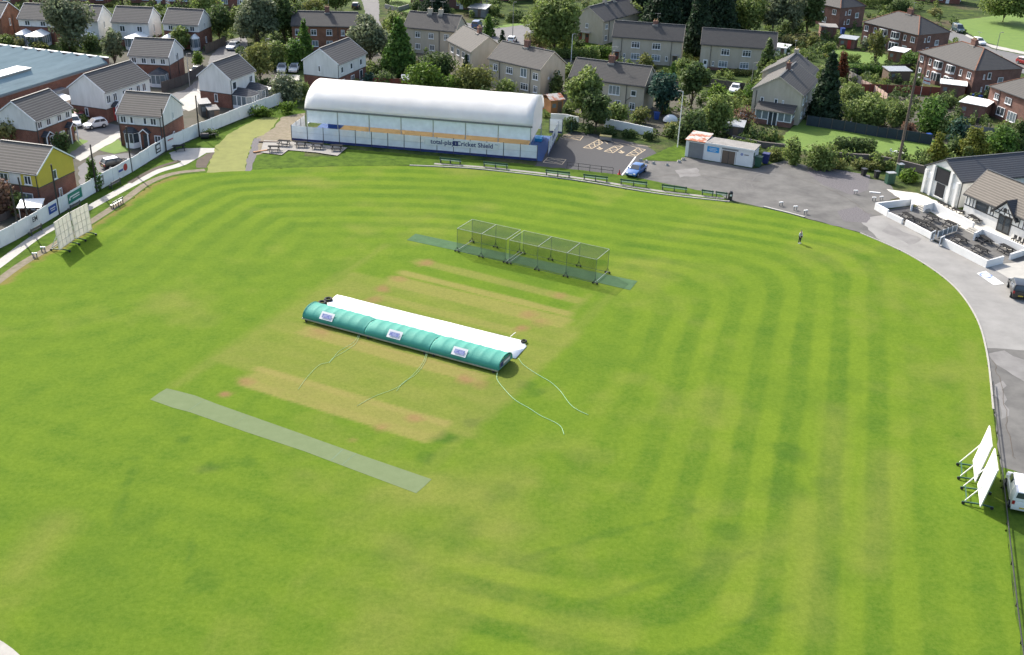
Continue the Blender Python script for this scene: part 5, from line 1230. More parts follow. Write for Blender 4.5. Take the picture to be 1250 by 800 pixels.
# ---------------------------------------------------------------- clubhouse
k1 = House('clubhouse', 'white clubhouse hall with a charcoal roof and dark shutters on its gable', 'clubhouse', (1174.8, 224), (1250, 216.5), 7.8, 3.6, 2.1, 'render_w', roof='tile_k', width=17, barge='dgrey', ov=.3)
e = k1.x0
for y in (.75, 2.1, 5.7, 7.1):
    MB().box(e - .28, e - .002, y - .22, y + .22, 0, 3.4 + (1.0 if 1.5 < y < 6.5 else 0)).build('pilaster', M['white'], k1.o)
sh_ = MB().box(e - .14, e - .003, 2.7, 5.25, 2.35, 4.4).build('shutter', M['shutter'], k1.o); MB().box(e - .2, e - .12, 2.6, 5.35, 4.4, 4.5).build('shutter_rail', M['green_p'], sh_)
sh_ = MB().box(e - .10, e - .003, 3.1, 4.75, .35, 2.2).build('shutter', M['shutter'], k1.o); MB().box(e - .22, e - .003, 3.0, 4.85, .22, .34).build('sill', M['white'], sh_)
for y in (1.4, 6.4): MB().box(e - .05, e - .003, y - .3, y + .3, 2.3, 3.1).build('wall_panel', M['upvc'], k1.o)
k1.pipe('front', .3)
mb = MB(); mb.xprism([(2.2, 4.83), (3.9, 5.76), (3.9, 5.82), (2.2, 4.89)], 5.2, 5.35)
k2 = House('pavilion', 'black and white timbered pavilion with a brown tiled roof and gabled porch', 'pavilion', (1176.4, 237.2), (1250, 269), 6.6, 2.9, 3.0, 'render_w', roof='tile_b', width=20, barge='black', ov=.35)
y = k2.y0
for x in [.4, 1.0, 1.6, 2.1, 4.2, 4.7, 5.2, 9.5, 10.2, 10.8, 11.4, 12.0, 12.5]:
    MB().box(x - .055, x + .055, y - .03, y - .002, 1.6, 2.85).build('timber_stud', M['black'], k2.o)
MB().box(k2.x0, k2.x1, y - .034, y - .004, 1.5, 1.62).build('timber_rail', M['black'], k2.o)
for x in (3.15, 13.6, 16.4):
    f = MB().box(x - .95, x + .95, y - .06, y - .035, 1.6, 2.75).build('window', M['black'], k2.o); MB().box(x - .86, x + .86, y - .07, y - .058, 1.68, 2.68).build('pane', M['glass'], f)
PX = 7.3                                        # gabled porch
yq = y - .55
pch = MB().yprism([(PX - 1.7, 2.45), (PX, 4.15), (PX + 1.7, 2.45)], yq + .12, y - .04).build('porch_gable', M['render_w'], k2.o)
MB().yprism([(PX - 2.1, 2.2), (PX, 4.3), (PX + 2.1, 2.2), (PX + 2.1, 2.38), (PX, 4.5), (PX - 2.1, 2.38)], yq, 2.2).build('porch_roof', M['tile_k'], pch)
MB().yprism([(PX - 2.15, 2.15), (PX, 4.3), (PX + 2.15, 2.15), (PX + 2.15, 2.42), (PX, 4.56), (PX - 2.15, 2.42)], yq - .08, yq - .003).build('barge_board', M['black'], pch)
for a, b in (((PX - 1.5, 2.5), (PX - .25, 2.5)), ((PX + .25, 2.5), (PX + 1.5, 2.5)), ((PX - .95, 2.56), (PX - .4, 3.4)), ((PX + .95, 2.56), (PX + .4, 3.4)), ((PX, 2.46), (PX, 2.8))):
    MB().bar((a[0], yq + .09, a[1]), (b[0], yq + .09, b[1]), .06, .1).build('timber_brace', M['black'], pch)
MB().tube([(PX, yq + .08, 3.15), (PX, yq + .12, 3.15)], .3, 16).build('round_plaque', M['black'], pch)
d = MB().box(PX - 1.1, PX + 1.1, y - .07, y - .036, 0, 2.3).build('door', M['black'], k2.o)
for x in (PX - .52, PX + .52): MB().box(x - .38, x + .38, y - .08, y - .068, .25, 2.1).build('door_pane', M['glass'], d)
MB().box(10, 11.4, k2.D / 2 - 1.55, k2.D / 2 - .2, k2.he + 1.9, k2.he + 2.05).build('roof_light', M['felt'], k2.roof)

# walled yards in front
GW = 'low white walls of the clubhouse yards'
def wall(label, pts, h_, th=.24, m='white', name='garden_wall', cat='wall', cap=None, group=GW, z=0):
    P_ = [at(*p) for p in pts]; o = P_[0].copy()
    w = kerb([p - o for p in P_], th, h_, z).build(name, M[m] if isinstance(m, str) else m); w.location = o; tag(w, label, cat, group)
    if cap: kerb([p - o for p in P_], th + .1, .05, h_ + .002).build('coping', M[cap], w)
    return w
YW = mat('white_masonry_paint', (.72, .72, .71), .75, (.63, .63, .62), .8)
wall('white yard wall at its left end, facing the tarmac', [(1112, 250.5), (1068, 256), (1083, 264.5)], .95, m=YW)
wall('long low white wall in front of the left yard', [(1083.5, 264.8), (1101, 273.5)], .7, m=YW)
wall('white front wall between the yard gap and the gate', [(1105, 275.5), (1139, 293.5)], .8, m=YW)
wall('white front wall of the right yard ending at a square corner', [(1150, 299.5), (1203.5, 327), (1223, 321.5)], .95, m=YW)
wall('white wall stub at the far right end of the right yard', [(1232, 317.5), (1262, 308)], .8, m=YW)
wall('tall white wall dividing the left yard from the upper forecourt', [(1127, 259.5), (1139, 256.5), (1187, 281.5)], 1.1, m=YW)
wall('tall white wall dividing the right yard from the upper forecourt', [(1188, 294), (1198, 289.5), (1262, 317)], 1.1, m=YW)
wall('white wall panel beside the yard steps near the shuttered gable', [(1112, 258), (1112.5, 250.8)], 1.0, m=YW)
patch('yard_floor', [(1072, 258), (1112, 252), (1130, 258), (1190, 286), (1200, 291), (1262, 318), (1225, 322), (1203, 326), (1140, 293)], TAR, .02)
patch('yard_mat', [(1078, 258), (1110, 254), (1112, 259), (1088, 262)], TAR_D, .026)
for lab, a, b in [('white gate panel left of the yard gate opening', (1135, 294.5), (1140, 292)), ('white gate panel right of the yard gate opening', (1146, 301), (1151, 298.5))]:
    A = at(*a); B = at(*b); dd = B - A; t = thing('gate', lab, 'gate', A, math.atan2(dd.y, dd.x), 'yard gates')
    l = dd.length; f = MB(); f.box(0, l, -.04, .04, 1.1, 1.2); f.box(0, l, -.04, .04, .12, .2); f.box(0, .09, -.04, .04, 0, 1.1); f.box(l - .09, l, -.04, .04, 0, 1.1); f.build('gate_frame', M['upvc'], t)
    MB().box(.09, l - .09, -.015, .015, .2, 1.1).build('gate_panel', M['felt'], t)
A = at(1144, 291); B = at(1167, 283); dd = B - A; t = thing('picket_fence', 'white slatted partition across the end of the left yard', 'fence', A, math.atan2(dd.y, dd.x))
for i in range(5): MB().box(dd.length * i / 4 - .05, dd.length * i / 4 + .05, -.05, .05, 0, 1.0).build('post', M['upvc'], t)
for i in range(4): MB().box(dd.length * i / 4 + .06, dd.length * (i + 1) / 4 - .06, -.015, .015, .12, .9).build('panel', M['glass_l'], t)
for lab, u, v, n in [('grey steps down into the left yard beside the white wall', 1121, 257.5, 3), ('pale steps down into the right yard near the gate', 1183, 285, 3)]:
    s_ = MB()
    for i in range(n): s_.box(-.9, .9, i * .3, 1.2, i * .14 + .002 * i, (i + 1) * .14)
    o = s_.build('steps', M['concrete']); o.location = at(u, v); o.rotation_euler = (0, 0, KANG + PI / 2 - PI / 2); tag(o, lab, 'steps', 'yard steps')
# ground sign
gs = MB().sheet([at(1192, 334), at(1203, 331), at(1226, 347), at(1213, 348.5)], .024).build('ground_sign', M['line']); tag(gs, 'white painted panel with a blue ring mark on the drive', 'painted sign')
ctr = at(1203.5, 336.5); ring = []
m = MB(); n = 20
for i in range(n): a = 2 * PI * i / n; ring += [(ctr.x + .75 * math.cos(a), ctr.y + .75 * math.sin(a), .03), (ctr.x + .5 * math.cos(a), ctr.y + .5 * math.sin(a), .03)]
m.add(ring, [(2 * i, 2 * ((i + 1) % n), 2 * ((i + 1) % n) + 1, 2 * i + 1) for i in range(n)]).build('ring_mark', mat('worn_blue_paint', (.12, .18, .42), .8, (.3, .35, .48), 3, contrast=.1), gs)
m = MB()
for a, b in (((1208, 339), (1211, 342)), ((1210, 341), (1217, 346))): pline(a, b, .35, m, .03 if a[0] < 1209 else .034)
m.build('faded_strokes', mat('faded_blue_paint', (.36, .46, .58), .8, (.5, .53, .56), 3, contrast=.1), gs)
# row of chairs by the pavilion
proto = None
qv, ra = k2.o.location, k2.o.rotation_euler[2]
for i in range(9):
    x = 10.2 + i * .72; w_ = Vector((qv.x + x * math.cos(ra) - (-.75) * math.sin(ra), qv.y + x * math.sin(ra) + (-.75) * math.cos(ra), 0))
    if proto is None:
        proto = thing('chair', 'black plastic chair in the tight row along the pavilion wall', 'chair', w_, ra, 'black chairs along the pavilion wall')
        MB().box(-.24, .24, -.24, .24, .42, .47).build('seat', M['black'], proto); MB().box(-.24, .24, .2, .25, .5, .9).build('backrest', M['black'], proto)
        for sx in (-.2, .2):
            for sy in (-.2, .2): MB().box(sx - .025, sx + .025, sy - .025, sy + .025, 0, .42).build('leg', M['black'], proto)
    else: place(copy_tree(proto), proto['label'], w_, ra)
o = thing('flower_pot', 'yellow potted flowers by the white pillar of the clubhouse', 'flower pot', at(1162.5, 247))
MB().tube([(0, 0, 0), (0, 0, .5)], .28, 10, .34).build('pot', M['dgrey'], o)
mb = MB()
for i in range(60): a = rnd.uniform(0, 6.28); r = rnd.uniform(0, .38); z = rnd.uniform(.5, 1.0); mb.bar((r * math.cos(a), r * math.sin(a), z), (r * math.cos(a) + .1, r * math.sin(a), z + .06), .1, .02)
mb.build('flowers', mat('yellow_petals', (.6, .42, .03), .7), o)

# ---------------------------------------------------------------- store hut
p0, hang, HL = frame2((835.6, 191), (917.7, 204.7), 0)
hut = thing('store_hut', 'white flat-roofed store hut with a rusty roofed bay beside the car park', 'hut', p0, hang)
HD = 3.3; sp = HL * .285
MB().box(sp + .002, HL, 0, HD, 0, 2.55).build('wall', M['white'], hut); MB().box(0, sp, .05, HD + .6, 0, 2.6).build('wall', M['white'], hut)
r_ = MB().add([(-.15, -.2, 2.62), (sp + .05, -.2, 2.62), (sp + .05, HD + .8, 3.0), (-.15, HD + .8, 3.0), (-.15, -.2, 2.7), (sp + .05, -.2, 2.7), (sp + .05, HD + .8, 3.08), (-.15, HD + .8, 3.08)], [(0,1,2,3),(4,7,6,5),(0,4,5,1),(1,5,6,2),(2,6,7,3),(3,7,4,0)]).build('rusty_roof', M['rust'], hut)
MB().box(sp + .06, HL + .15, -.15, HD + .15, 2.552, 2.72).build('flat_roof', M['felt'], hut); MB().box(sp + .06, HL + .18, -.19, -.152, 2.5, 2.74).build('fascia', M['white'], hut)
g = MB().box(HL * .05, HL * .27, -.02, .045, 0, 2.35).build('garage_door', M['grey'], hut)
d = MB().box(HL * .535, HL * .755, -.03, -.002, 0, 1.95).build('door', M['wood'], hut); MB().box(HL * .643, HL * .649, -.04, -.031, .05, 1.9).build('door_gap', M['black'], d)
for x in (HL * .54 + .05, HL * .75 - .05): MB().box(x - .05, x + .05, -.05, -.032, .0, 1.95).build('door_frame', M['white'], d)
MB().box(HL * .54, HL * .78, -.05, -.003, 2.08, 2.32).build('name_board', M['grey'], hut)
s_ = MB().box(HL * .325, HL * .50, -.04, -.003, 1.35, 2.2).build('blue_sign', M['cyan'], hut)
for z, w_ in ((1.95, .55), (1.75, .7), (1.55, .45)): MB().box(HL * .41 - w_, HL * .41 + w_, -.045, -.041, z - .035, z + .035).build('marking', M['white'], s_)
MB().tube([(HL * .835, -.004, 1.75), (HL * .835, -.02, 1.75)], .22, 14).build('round_logo', mat('faded_blue', (.25, .3, .5), .6), hut)
MB().box(HL * .87, HL * .935, -.015, -.003, 1.66, 1.82).build('faded_sign', M['felt'], hut); MB().box(HL + .003, HL + .02, .12, .75, 1.5, 2.2).build('green_sign', M['green_p'], hut)
p_ = MB().box(-.35, .35, -.35, .35, .5, .9); 
def wheelie(label, u, v, m, rot=0, s=1.0, name='wheelie_bin', group='wheelie bins'):
    t = thing(name, label, 'bin', at(u, v), rot, group)
    b = MB(); w0, w1, h_ = .26 * s, .34 * s, 1.0 * s
    b.add([(-w0, -w0, .06), (w0, -w0, .06), (w0, w0, .06), (-w0, w0, .06), (-w1, -w1, h_), (w1, -w1, h_), (w1, w1, h_), (-w1, w1, h_)], [(0,3,2,1),(4,5,6,7),(0,1,5,4),(1,2,6,5),(2,3,7,6),(3,0,4,7)]).build('bin_body', M[m], t)
    MB().box(-w1 - .03, w1 + .03, -w1 - .03, w1 + .05, h_ + .002, h_ + .09).build('lid', M[m], t)
    for sx in (-1, 1): MB().tube([(sx * w0 - .03, w0 * .9, .1), (sx * w0 + .03, w0 * .9, .1)], .1, 10).build('wheel', M['rubber'], t)
    return t
wheelie('large green waste bin beside the store hut', 925, 203.5, 'green_p', hang, 1.5); wheelie('navy waste bin behind the green one at the store hut', 934, 199.5, 'navy', hang, 1.5)
wheelie('black bin on the rough edge left of the other near the cabinets', 1054, 214.5, 'black', .3); wheelie('black bin nearest the green cabinets', 1069.5, 217.5, 'black', .2)
for i, u in enumerate((1187, 1195)): wheelie(['left of two blue bins by the brick semi', 'right of two blue bins by the brick semi'][i], u, 122 + i * 1.5, 'blue', .3)
wheelie('blue bin on the garden fence line at the end of the lawn', 1133, 171, 'blue', .3); wheelie('dark blue bin by the side of the cream house with one chimney', 801, 146, 'blue', .2, 1.2)
wheelie('dark blue bin under the small brick outhouse', 1028, 42, 'blue', .2, 1.4)
t = thing('litter_bin', 'black litter bin at the end of the row of green benches', 'litter bin', at(891, 244))
MB().tube([(0, 0, 0), (0, 0, 1.05)], .3, 14, .32).build('bin_body', M['black'], t); MB().tube([(0, 0, 1.052), (0, 0, 1.25)], .33, 14, .18).build('lid', M['black'], t); MB().box(-.14, .14, -.34, -.31, .6, .85).build('label_plate', M['white'], t)
for lab, u, v, w_, h_ in [('green metal cabinet at the foot of the telegraph pole', 1085.5, 224, 1.2, 1.6), ('narrow green metal cabinet behind the telegraph pole', 1097, 214, .8, 1.7)]:
    t = thing('utility_cabinet', lab, 'cabinet', at(u, v), .25, 'green cabinets')
    MB().box(-w_/2, w_/2, -.4, .4, 0, h_).build('cabinet_body', M['green_p'], t); MB().box(-w_/2 - .05, w_/2 + .05, -.45, .45, h_ + .002, h_ + .08).build('lid', M['steel'], t)
    for sx in (-.26, .26): MB().box(sx * w_ - w_ * .22, sx * w_ + w_ * .22, -.425, -.402, .1, h_ - .1).build('door', M['green_p'], t)

# white hoop markers on the tarmac
hp = None
for lab, u, v in [('white hoop marker on the field edge, leftmost of three', 953, 251.5), ('white hoop marker on the field edge between two others', 970.5, 256.5), ('white hoop marker on the field edge, nearest the standing person', 983, 261.5),
                  ('white hoop marker standing alone on the dark gravel', 1044, 237), ('white hoop marker at the yard corner, left of a pair', 1066.5, 245.5), ('white hoop marker at the yard corner, right of a pair', 1075.5, 244.5),
                  ('pale hoop marker by the left sight screens, nearer the path', 53, 307), ('pale hoop marker by the left sight screens, nearer the field', 43, 314.5)]:
    if hp is None:
        hp = thing('hoop_marker', lab, 'marker', at(u, v), .3, 'white hoop markers')
        MB().box(-.27, .27, -.09, .09, .46, .58).build('top_bar', M['white'], hp)
        for sx in (-.19, .19): MB().box(sx - .05, sx + .05, -.07, .07, 0, .46).build('leg', M['grey'], hp)
    else: place(copy_tree(hp), lab, at(u, v), rnd.uniform(-.2, .5))
o = MB().box(-.75, .75, -.15, .15, 0, .1).build('parking_bumper', M['white']); o.location = at(1068, 235.5); o.rotation_euler = (0, 0, -.2); tag(o, 'white kerb block lying on the tarmac by the hoop markers', 'kerb block')
o = thing('traffic_cone', 'red traffic cone at the corner of the car park near the blue car', 'traffic cone', at(756, 213))
MB().tube([(0, 0, .04), (0, 0, .72)], .17, 12, .04).build('cone', M['red'], o); MB().box(-.24, .24, -.24, .24, 0, .04).build('base', M['red'], o)
A = at(692, 206); B = at(748, 213); dd = B - A
t = thing('guard_rail', 'black tubular rail along the near side of the car park', 'railing', A, math.atan2(dd.y, dd.x)); l = dd.length
for z in (.55, 1.0): MB().tube([(0, 0, z), (l, 0, z)], .035, 6).build('rail', M['black'], t)
for i in range(5): MB().tube([(l * i / 4, 0, 0), (l * i / 4, 0, 1.0)], .04, 6).build('post', M['black'], t)
A = at(733, 171); B = at(745, 172.5); dd = B - A
t = thing('grit_box', 'white and yellow roadside box at the head of the disabled bays', 'grit box', (A + B) / 2, math.atan2(dd.y, dd.x))
MB().box(-.9, .9, -.3, .3, .1, .7).build('box_body', M['felt'], t); MB().box(-.95, .95, -.35, .35, .702, .82).build('lid', mat('faded_yellow', (.5, .42, .16), .6), t)
for i, (u, v) in enumerate([(782, 196.5), (789, 198.5), (797, 200), (814, 202), (829, 198.5), (834, 195.5)]):
    m = MB(); n = 7; k = [rnd.uniform(.7, 1.2) for _ in range(n)]
    m.add([(.32 * k[j] * math.cos(6.28 * j / n), .32 * k[j] * math.sin(6.28 * j / n), 0) for j in range(n)] + [(.2 * k[j] * math.cos(6.28 * j / n), .2 * k[j] * math.sin(6.28 * j / n), .35 * k[j]) for j in range(n)], [tuple(range(n)), tuple(range(2 * n - 1, n - 1, -1))] + [(j, (j + 1) % n, n + (j + 1) % n, n + j) for j in range(n)])
    o = m.build('edging_rock', M['concrete']); o.location = at(u, v); tag(o, 'pale rock along the edge of the small grass island', 'rock', 'rocks edging the grass island')
# black boundary rail at the lower right
A = [at(*p) for p in ((1211, 470), (1214, 505), (1220.5, 560), (1229, 640), (1240, 740), (1250, 820))]
t = thing('boundary_rail', 'low black rail along the right boundary past the sight screens', 'railing', A[0]); P_ = [p - A[0] for p in A]
MB().tube([p + Vector((0, 0, .38)) for p in P_], .05, 6).build('rail', M['black'], t)
tot = smooth_line(P_, 4)
for p in tot[::2]: MB().tube([p, p + Vector((0, 0, .40))], .045, 6).build('post', M['black'], t)

# ---------------------------------------------------------------- poles and lamps
def lamp(label, b, top, m='steel', arm=.9, group='street lamps', adir=0.0):
    h_ = height(b[0], b[1], top); t = thing('street_lamp', label, 'street lamp', at(*b), adir, group)
    MB().tube([(0, 0, 0), (0, 0, h_)], .085, 8, .055).build('lamp_post', M[m], t)
    a = MB().tube([(0, 0, h_ - .04), (arm, 0, h_ + .06)], .04, 6).build('lamp_arm', M[m], t); MB().box(arm - .1, arm + .45, -.1, .1, h_ + .02, h_ + .13).build('lamp_head', M['felt'], a)
lamp('white lamp post on the grass island beside the store hut', (826.8, 180), 112, 'white', .35, adir=PI)
lamp('grey lamp post in front of the brick house with the grey-roofed conservatory', (231.8, 106), 66, 'steel', .3)
lamp('grey lamp post rising behind the cream house with one chimney', (697, 76), 42, 'white', .3)
lamp('dark lamp post at the road junction beyond the hall', (625.5, 52), 3, 'grey', .2)
lamp('pale lamp post by the tall conifers of the cream house', (916.5, 107), 77, 'steel', .3)
lamp('lamp post beside the blue parked van', (594, 18), -22, 'steel', .4)
lamp('slim lamp post on the open green, top right', (1216, 62), 40, 'grey', .3)
lamp('grey lamp post among the hedges by the parking yard', (327, 90), 48, 'grey', .3)
h_ = height(1094, 212.5, 74)
o = MB().tube([(0, 0, 0), (0, 0, h_)], .22, 10, .15).build('telegraph_pole', mat('brown_pole', (.13, .10, .08), .85, (.085, .065, .05), 3)); o.location = at(1094, 212.5); tag(o, 'tall brown telegraph pole behind the green cabinet', 'telegraph pole')

# ---------------------------------------------------------------- fences and walls of the gardens
def fence(label, pts, h_, m, panel=1.85, post=None, group='garden fences', name='timber_fence', ext=.08):
    P_ = [at(*p) for p in pts]; o = P_[0].copy(); t = thing(name, label, 'fence', o, 0, group)
    for a, b in zip(P_[:-1], P_[1:]):
        n = max(1, round((b - a).length / panel))
        for i in range(n):
            p = a + (b - a) * (i / n) - o; q = a + (b - a) * ((i + 1) / n) - o; e = (q - p).normalized() * .06; hh = h_ * rnd.uniform(.96, 1.02)
            MB().bar(p + e + Vector((0, 0, hh / 2)), q - e + Vector((0, 0, hh / 2)), .04, hh).build('panel', m if not isinstance(m, str) else M[m], t)
            MB().box(p.x - .05, p.x + .05, p.y - .05, p.y + .05, 0, h_ + ext).build('post', M[post or 'wood_g'], t)
    return t
NAVYF = mat('dark_stained_timber', (.03, .045, .06), .85, (.02, .03, .04), 1.5)
fence('dark brown fence beside the fenced road and the brick house', [(198, 113), (222, 105), (249, 90)], 1.8, 'wood_g')
fence('brown timber fence beyond the laurel bush, by the silver car', [(251, 66), (262, 61), (276, 55)], 1.8, 'wood')
fence('grey timber fence in front of the cream house with the white door', [(855, 105), (885, 108.5), (916, 113)], 1.6, 'wood_g')
fence('long dark blue fence along the top of the green back lawn', [(984, 153), (1030, 160), (1070, 167), (1106, 172), (1137, 177)], 1.7, NAVYF)
fence('red stained fence panels below the brick semi', [(1050, 113), (1082, 114.5), (1112, 115), (1146, 118)], 1.7, 'wood_r')
fence('black fence below the thin birch lawn', [(1032, 93), (1060, 91), (1090, 88), (1118, 86)], 1.5, 'black')
fence('pale pink open rail fence stepping down between the gardens', [(1050, 106), (1060, 110.5), (1070, 116), (1082, 124)], 1.5, mat('pale_pink_timber', (.5, .36, .3), .8))
fence('white panel fence at the foot of the red-brown conifer', [(1035, 98), (1050, 106)], 1.9, 'felt')
fence('grey panel fence at the right below the brick semi', [(1172, 160), (1190, 162.5), (1205, 164), (1218, 165)], 1.2, 'grey', post='felt')
fence('dark decking rail fence round the flat-roofed outhouse', [(1166, 148), (1180, 150.5), (1203, 151)], 1.0, 'wood_g')
fence('brown slatted fence behind the parking yard by the hall', [(327, 112), (345, 104)], 1.5, 'wood')
fence('dark brown fence in the garden behind the arched hall', [(455, 106), (470, 106), (492, 107), (505, 108)], 1.6, 'wood_r')
fence('low timber fence at the left edge below the yellow-gabled house', [(-10, 276), (8, 268), (24, 258)], .9, 'wood_g')
fence('dark mesh fence behind the grass strip at the end of the hall', [(686, 168.5), (697, 165), (712, 164)], 2.0, M['net'], post='green_p')
fence('timber fence between the gardens behind the uphill cream houses', [(952, 90), (972, 82), (985, 78)], 1.5, 'wood_g')
wall('white boundary wall under the tree at the corner of the car park', [(672, 147.5), (690, 148.5), (706, 152)], 1.25, .15, WHITEWALL, 'boundary_wall', group='boundary walls behind the car park')
wall('white boundary wall behind the ivy of the car park', [(738, 155), (765, 160.5), (796, 167)], 1.45, .15, WHITEWALL, 'boundary_wall', group='boundary walls behind the car park')
wall('mossy stone wall between the hut and the hedge', [(842, 170), (868, 175)], 1.5, .3, 'felt', 'boundary_wall', group='boundary walls behind the car park')
STONE = mat('grey_stone', (.15, .13, .12), .95, (.10, .088, .08), 1.4, bump=.5)
wall('low grey stone wall below the glazed porch garden', [(893, 172), (930, 180), (958, 183)], .9, .35, STONE, 'stone_wall', group='grey garden walls')
wall('low grey stone wall below the clipped hedge of the back lawn', [(1012, 194), (1040, 196.5), (1068, 198), (1100, 205), (1128, 212)], 1.15, .35, STONE, 'stone_wall', group='grey garden walls')
wall('tall red brick wall with white coping beside the factory', [(-40, 170), (0, 151), (58, 128), (58.5, 121)], 3.0, .3, 'brick_o', 'brick_wall', cap='white', group=None)
wall('low wall along the bend of the side road', [(672, 69), (658, 60), (650, 50), (652, 44)], .8, .25, 'brick_d', 'roadside_wall', group=None)
wall('pale retaining wall below the roadside lawn', [(470, 10), (486, 14), (506, 8), (520, 3)], 1.0, .25, 'concrete', 'roadside_wall', group=None)

# ---------------------------------------------------------------- factory
p0, fang, FL = frame2((0, 117), (133, 76.5), 4.6)
fx = lambda x, y, z=0: Vector((p0.x + x * math.cos(fang) - y * math.sin(fang), p0.y + x * math.sin(fang) + y * math.cos(fang), z))
fac = thing('factory', 'low factory with a pale blue ridged roof and brick walls, far left', 'factory', fx(0, 0), fang)
bays, bw = 14, 2.75
X0 = -16
prof = []
for i in range(bays):
    y = i * bw; prof += [(y + .0, 4.75), (y + bw * .6, 5.75), (y + bw * .82, 5.4)]
prof = [(0, 4.4)] + prof + [(bays * bw, 4.7), (bays * bw, 4.4)]
MB().xprism([(0, -.2), (bays * bw, -.2), (bays * bw, 4.4), (0, 4.4)], X0, FL - .3).build('wall', M['brick'], fac)
MB().xprism(prof, X0, FL - .45).build('ridged_roof', mat('pale_blue_roof_sheets', (.26, .33, .345), .9, (.18, .24, .255), .6, contrast=.2, spec=.1, detail=8, stretch=(.25, 1.6, 1)), fac)
MB().box(FL - .42, FL, -.1, bays * bw + .1, 4.402, 5.45).build('parapet', M['brick_d'], fac)
MB().box(FL - .5, FL + .06, -.15, bays * bw + .15, 5.452, 5.56).build('coping', M['white'], fac)
MB().box(X0, FL - .45, -.16, -.003, 4.3, 4.52).build('gutter', M['grey'], fac)
for i in range(1, bays): MB().box(X0, FL - .5, i * bw - .16, i * bw + .10, 4.7, 4.86).build('valley_gutter', M['dgrey'], fac)
q_ = at(34, 83, 6.0) - p0; lx_ = q_.x * math.cos(fang) + q_.y * math.sin(fang); ly_ = -q_.x * math.sin(fang) + q_.y * math.cos(fang)
rl = MB().box(lx_ - 12, lx_, ly_ - .6, ly_ + 2.2, 4.9, 6.0).build('roof_lantern', M['felt'], fac); MB().box(lx_ - 12.1, lx_ + .1, ly_ - .7, ly_ + 2.3, 6.002, 6.1).build('lantern_roof', M['pvc'], rl)
MB().box(10.5, 13.5, -1.5, -.003, 0, 3.0).build('plant_cage', M['grey'], fac); MB().tube([(9.0, -1.2, 0), (9.0, -1.2, 3.8)], .3, 10).build('flue', M['black'], fac)
for x in (13, 18): MB().box(x, x + 1.4, -.05, -.004, .9, 2.4).build('window', M['dgrey'], fac)

# ---------------------------------------------------------------- sheds, outhouses, garden pieces
def shed(label, a, b, depth, h_, wall_, roof_, flat=True, slope=.25, rot=None, ov=.25, name='shed', group='sheds and outhouses', z0=0, door='wood', window=True):
    A = at(*a); B = at(*b); dd = B - A; w = dd.length
    t = thing(name, label, 'shed', A, math.atan2(dd.y, dd.x), group)
    MB().box(0, w, 0, depth, 0, h_).build('wall', M[wall_], t)
    if flat:
        MB().add([(-ov, -ov, h_ + .003), (w + ov, -ov, h_ + .003), (w + ov, depth + ov, h_ + slope), (-ov, depth + ov, h_ + slope), (-ov, -ov, h_ + .10), (w + ov, -ov, h_ + .10), (w + ov, depth + ov, h_ + slope + .1), (-ov, depth + ov, h_ + slope + .1)], [(0,1,2,3),(4,7,6,5),(0,4,5,1),(1,5,6,2),(2,6,7,3),(3,7,4,0)]).build('roof', M[roof_], t)
    else:
        MB().xprism([(-ov, h_), (depth / 2, h_ + .7), (depth + ov, h_), (depth + ov, h_ + .06), (depth / 2, h_ + .78), (-ov, h_ + .06)], -ov, w + ov).build('roof', M[roof_], t)
    MB().box(w * .55, w * .55 + .8, -.03, -.002, 0, min(1.9, h_ - .15)).build('door', M[door], t)
    if window: MB().box(w * .12, w * .12 + .7, -.03, -.002, .9, 1.6).build('window', M['glass_l'], t)
    return t
shed('brick outhouse with a broad white flat roof below the large brick semi', (1169, 140), (1200, 146), 4.2, 2.3, 'brick_d', 'pvc', group='white roofed outhouses')
shed('white flat canopy on brick piers before the large brick semi', (1146, 116), (1176, 119.5), 2.8, 2.2, 'brick_d', 'pvc', group='white roofed outhouses', name='awning_porch')
shed('small brick porch with a white flat roof behind the laurel, by the birch', (1083, 74), (1101, 77), 3.4, 2.2, 'brick', 'pvc', group='white roofed outhouses', name='awning_porch')
shed('timber shed with a pale sheet roof above the red fence', (1084, 100), (1110, 100), 3.0, 2.1, 'wood', 'steel')
shed('small brick outhouse with red and blue doors by the hipped house', (1023, 58), (1042, 60.5), 3.0, 2.1, 'brick_d', 'steel', door='red')
shed('brick lean-to with a narrow window left of the hipped house', (1001, 45), (1020, 46), 3.0, 2.3, 'brick_d', 'felt')
shed('dark timber shed with a grey sheet roof behind the store hut', (880, 166), (905, 169), 2.2, 1.8, 'wood_g', 'steel', slope=.5)
shed('orange timber summer house behind the right end of the hall', (672, 138.5), (687, 137), 3.2, 2.2, 'wood_o', 'rust', False)
shed('grey shed with a pale roof between the estate houses and the white fence', (246, 143), (257, 142), 2.2, 2.1, 'dgrey', 'grey')
shed('low dark grey shed beside the white fence', (256.5, 146), (267, 145), 1.8, 1.5, 'dgrey', 'felt', window=False)
shed('white roofed garden room between the white gabled house and the fence', (312, 128), (333, 121), 3.0, 1.8, 'upvc', 'pvc', name='garden_room')
shed('white garage flank between the red car and the long white house', (80, 140), (93, 137), 4.0, 2.2, 'render_w', 'pvc', name='garage')
shed('small pale shed tucked in the garden behind the hall', (492, 107), (500, 107), 2.0, 1.4, 'felt', 'white', False, window=False)
shed('grey lean-to against the brick house beyond the blue van', (572, 20), (592, 22), 3.5, 2.0, 'grey', 'steel', slope=.6)
shed('white shed on the rough ground left of the hipped house', (944, 68), (958, 70), 3, 1.9, 'white', 'white')
t = thing('gazebo', 'small white canopy on thin posts behind the fence at the left', 'gazebo', at(41, 268), .2)
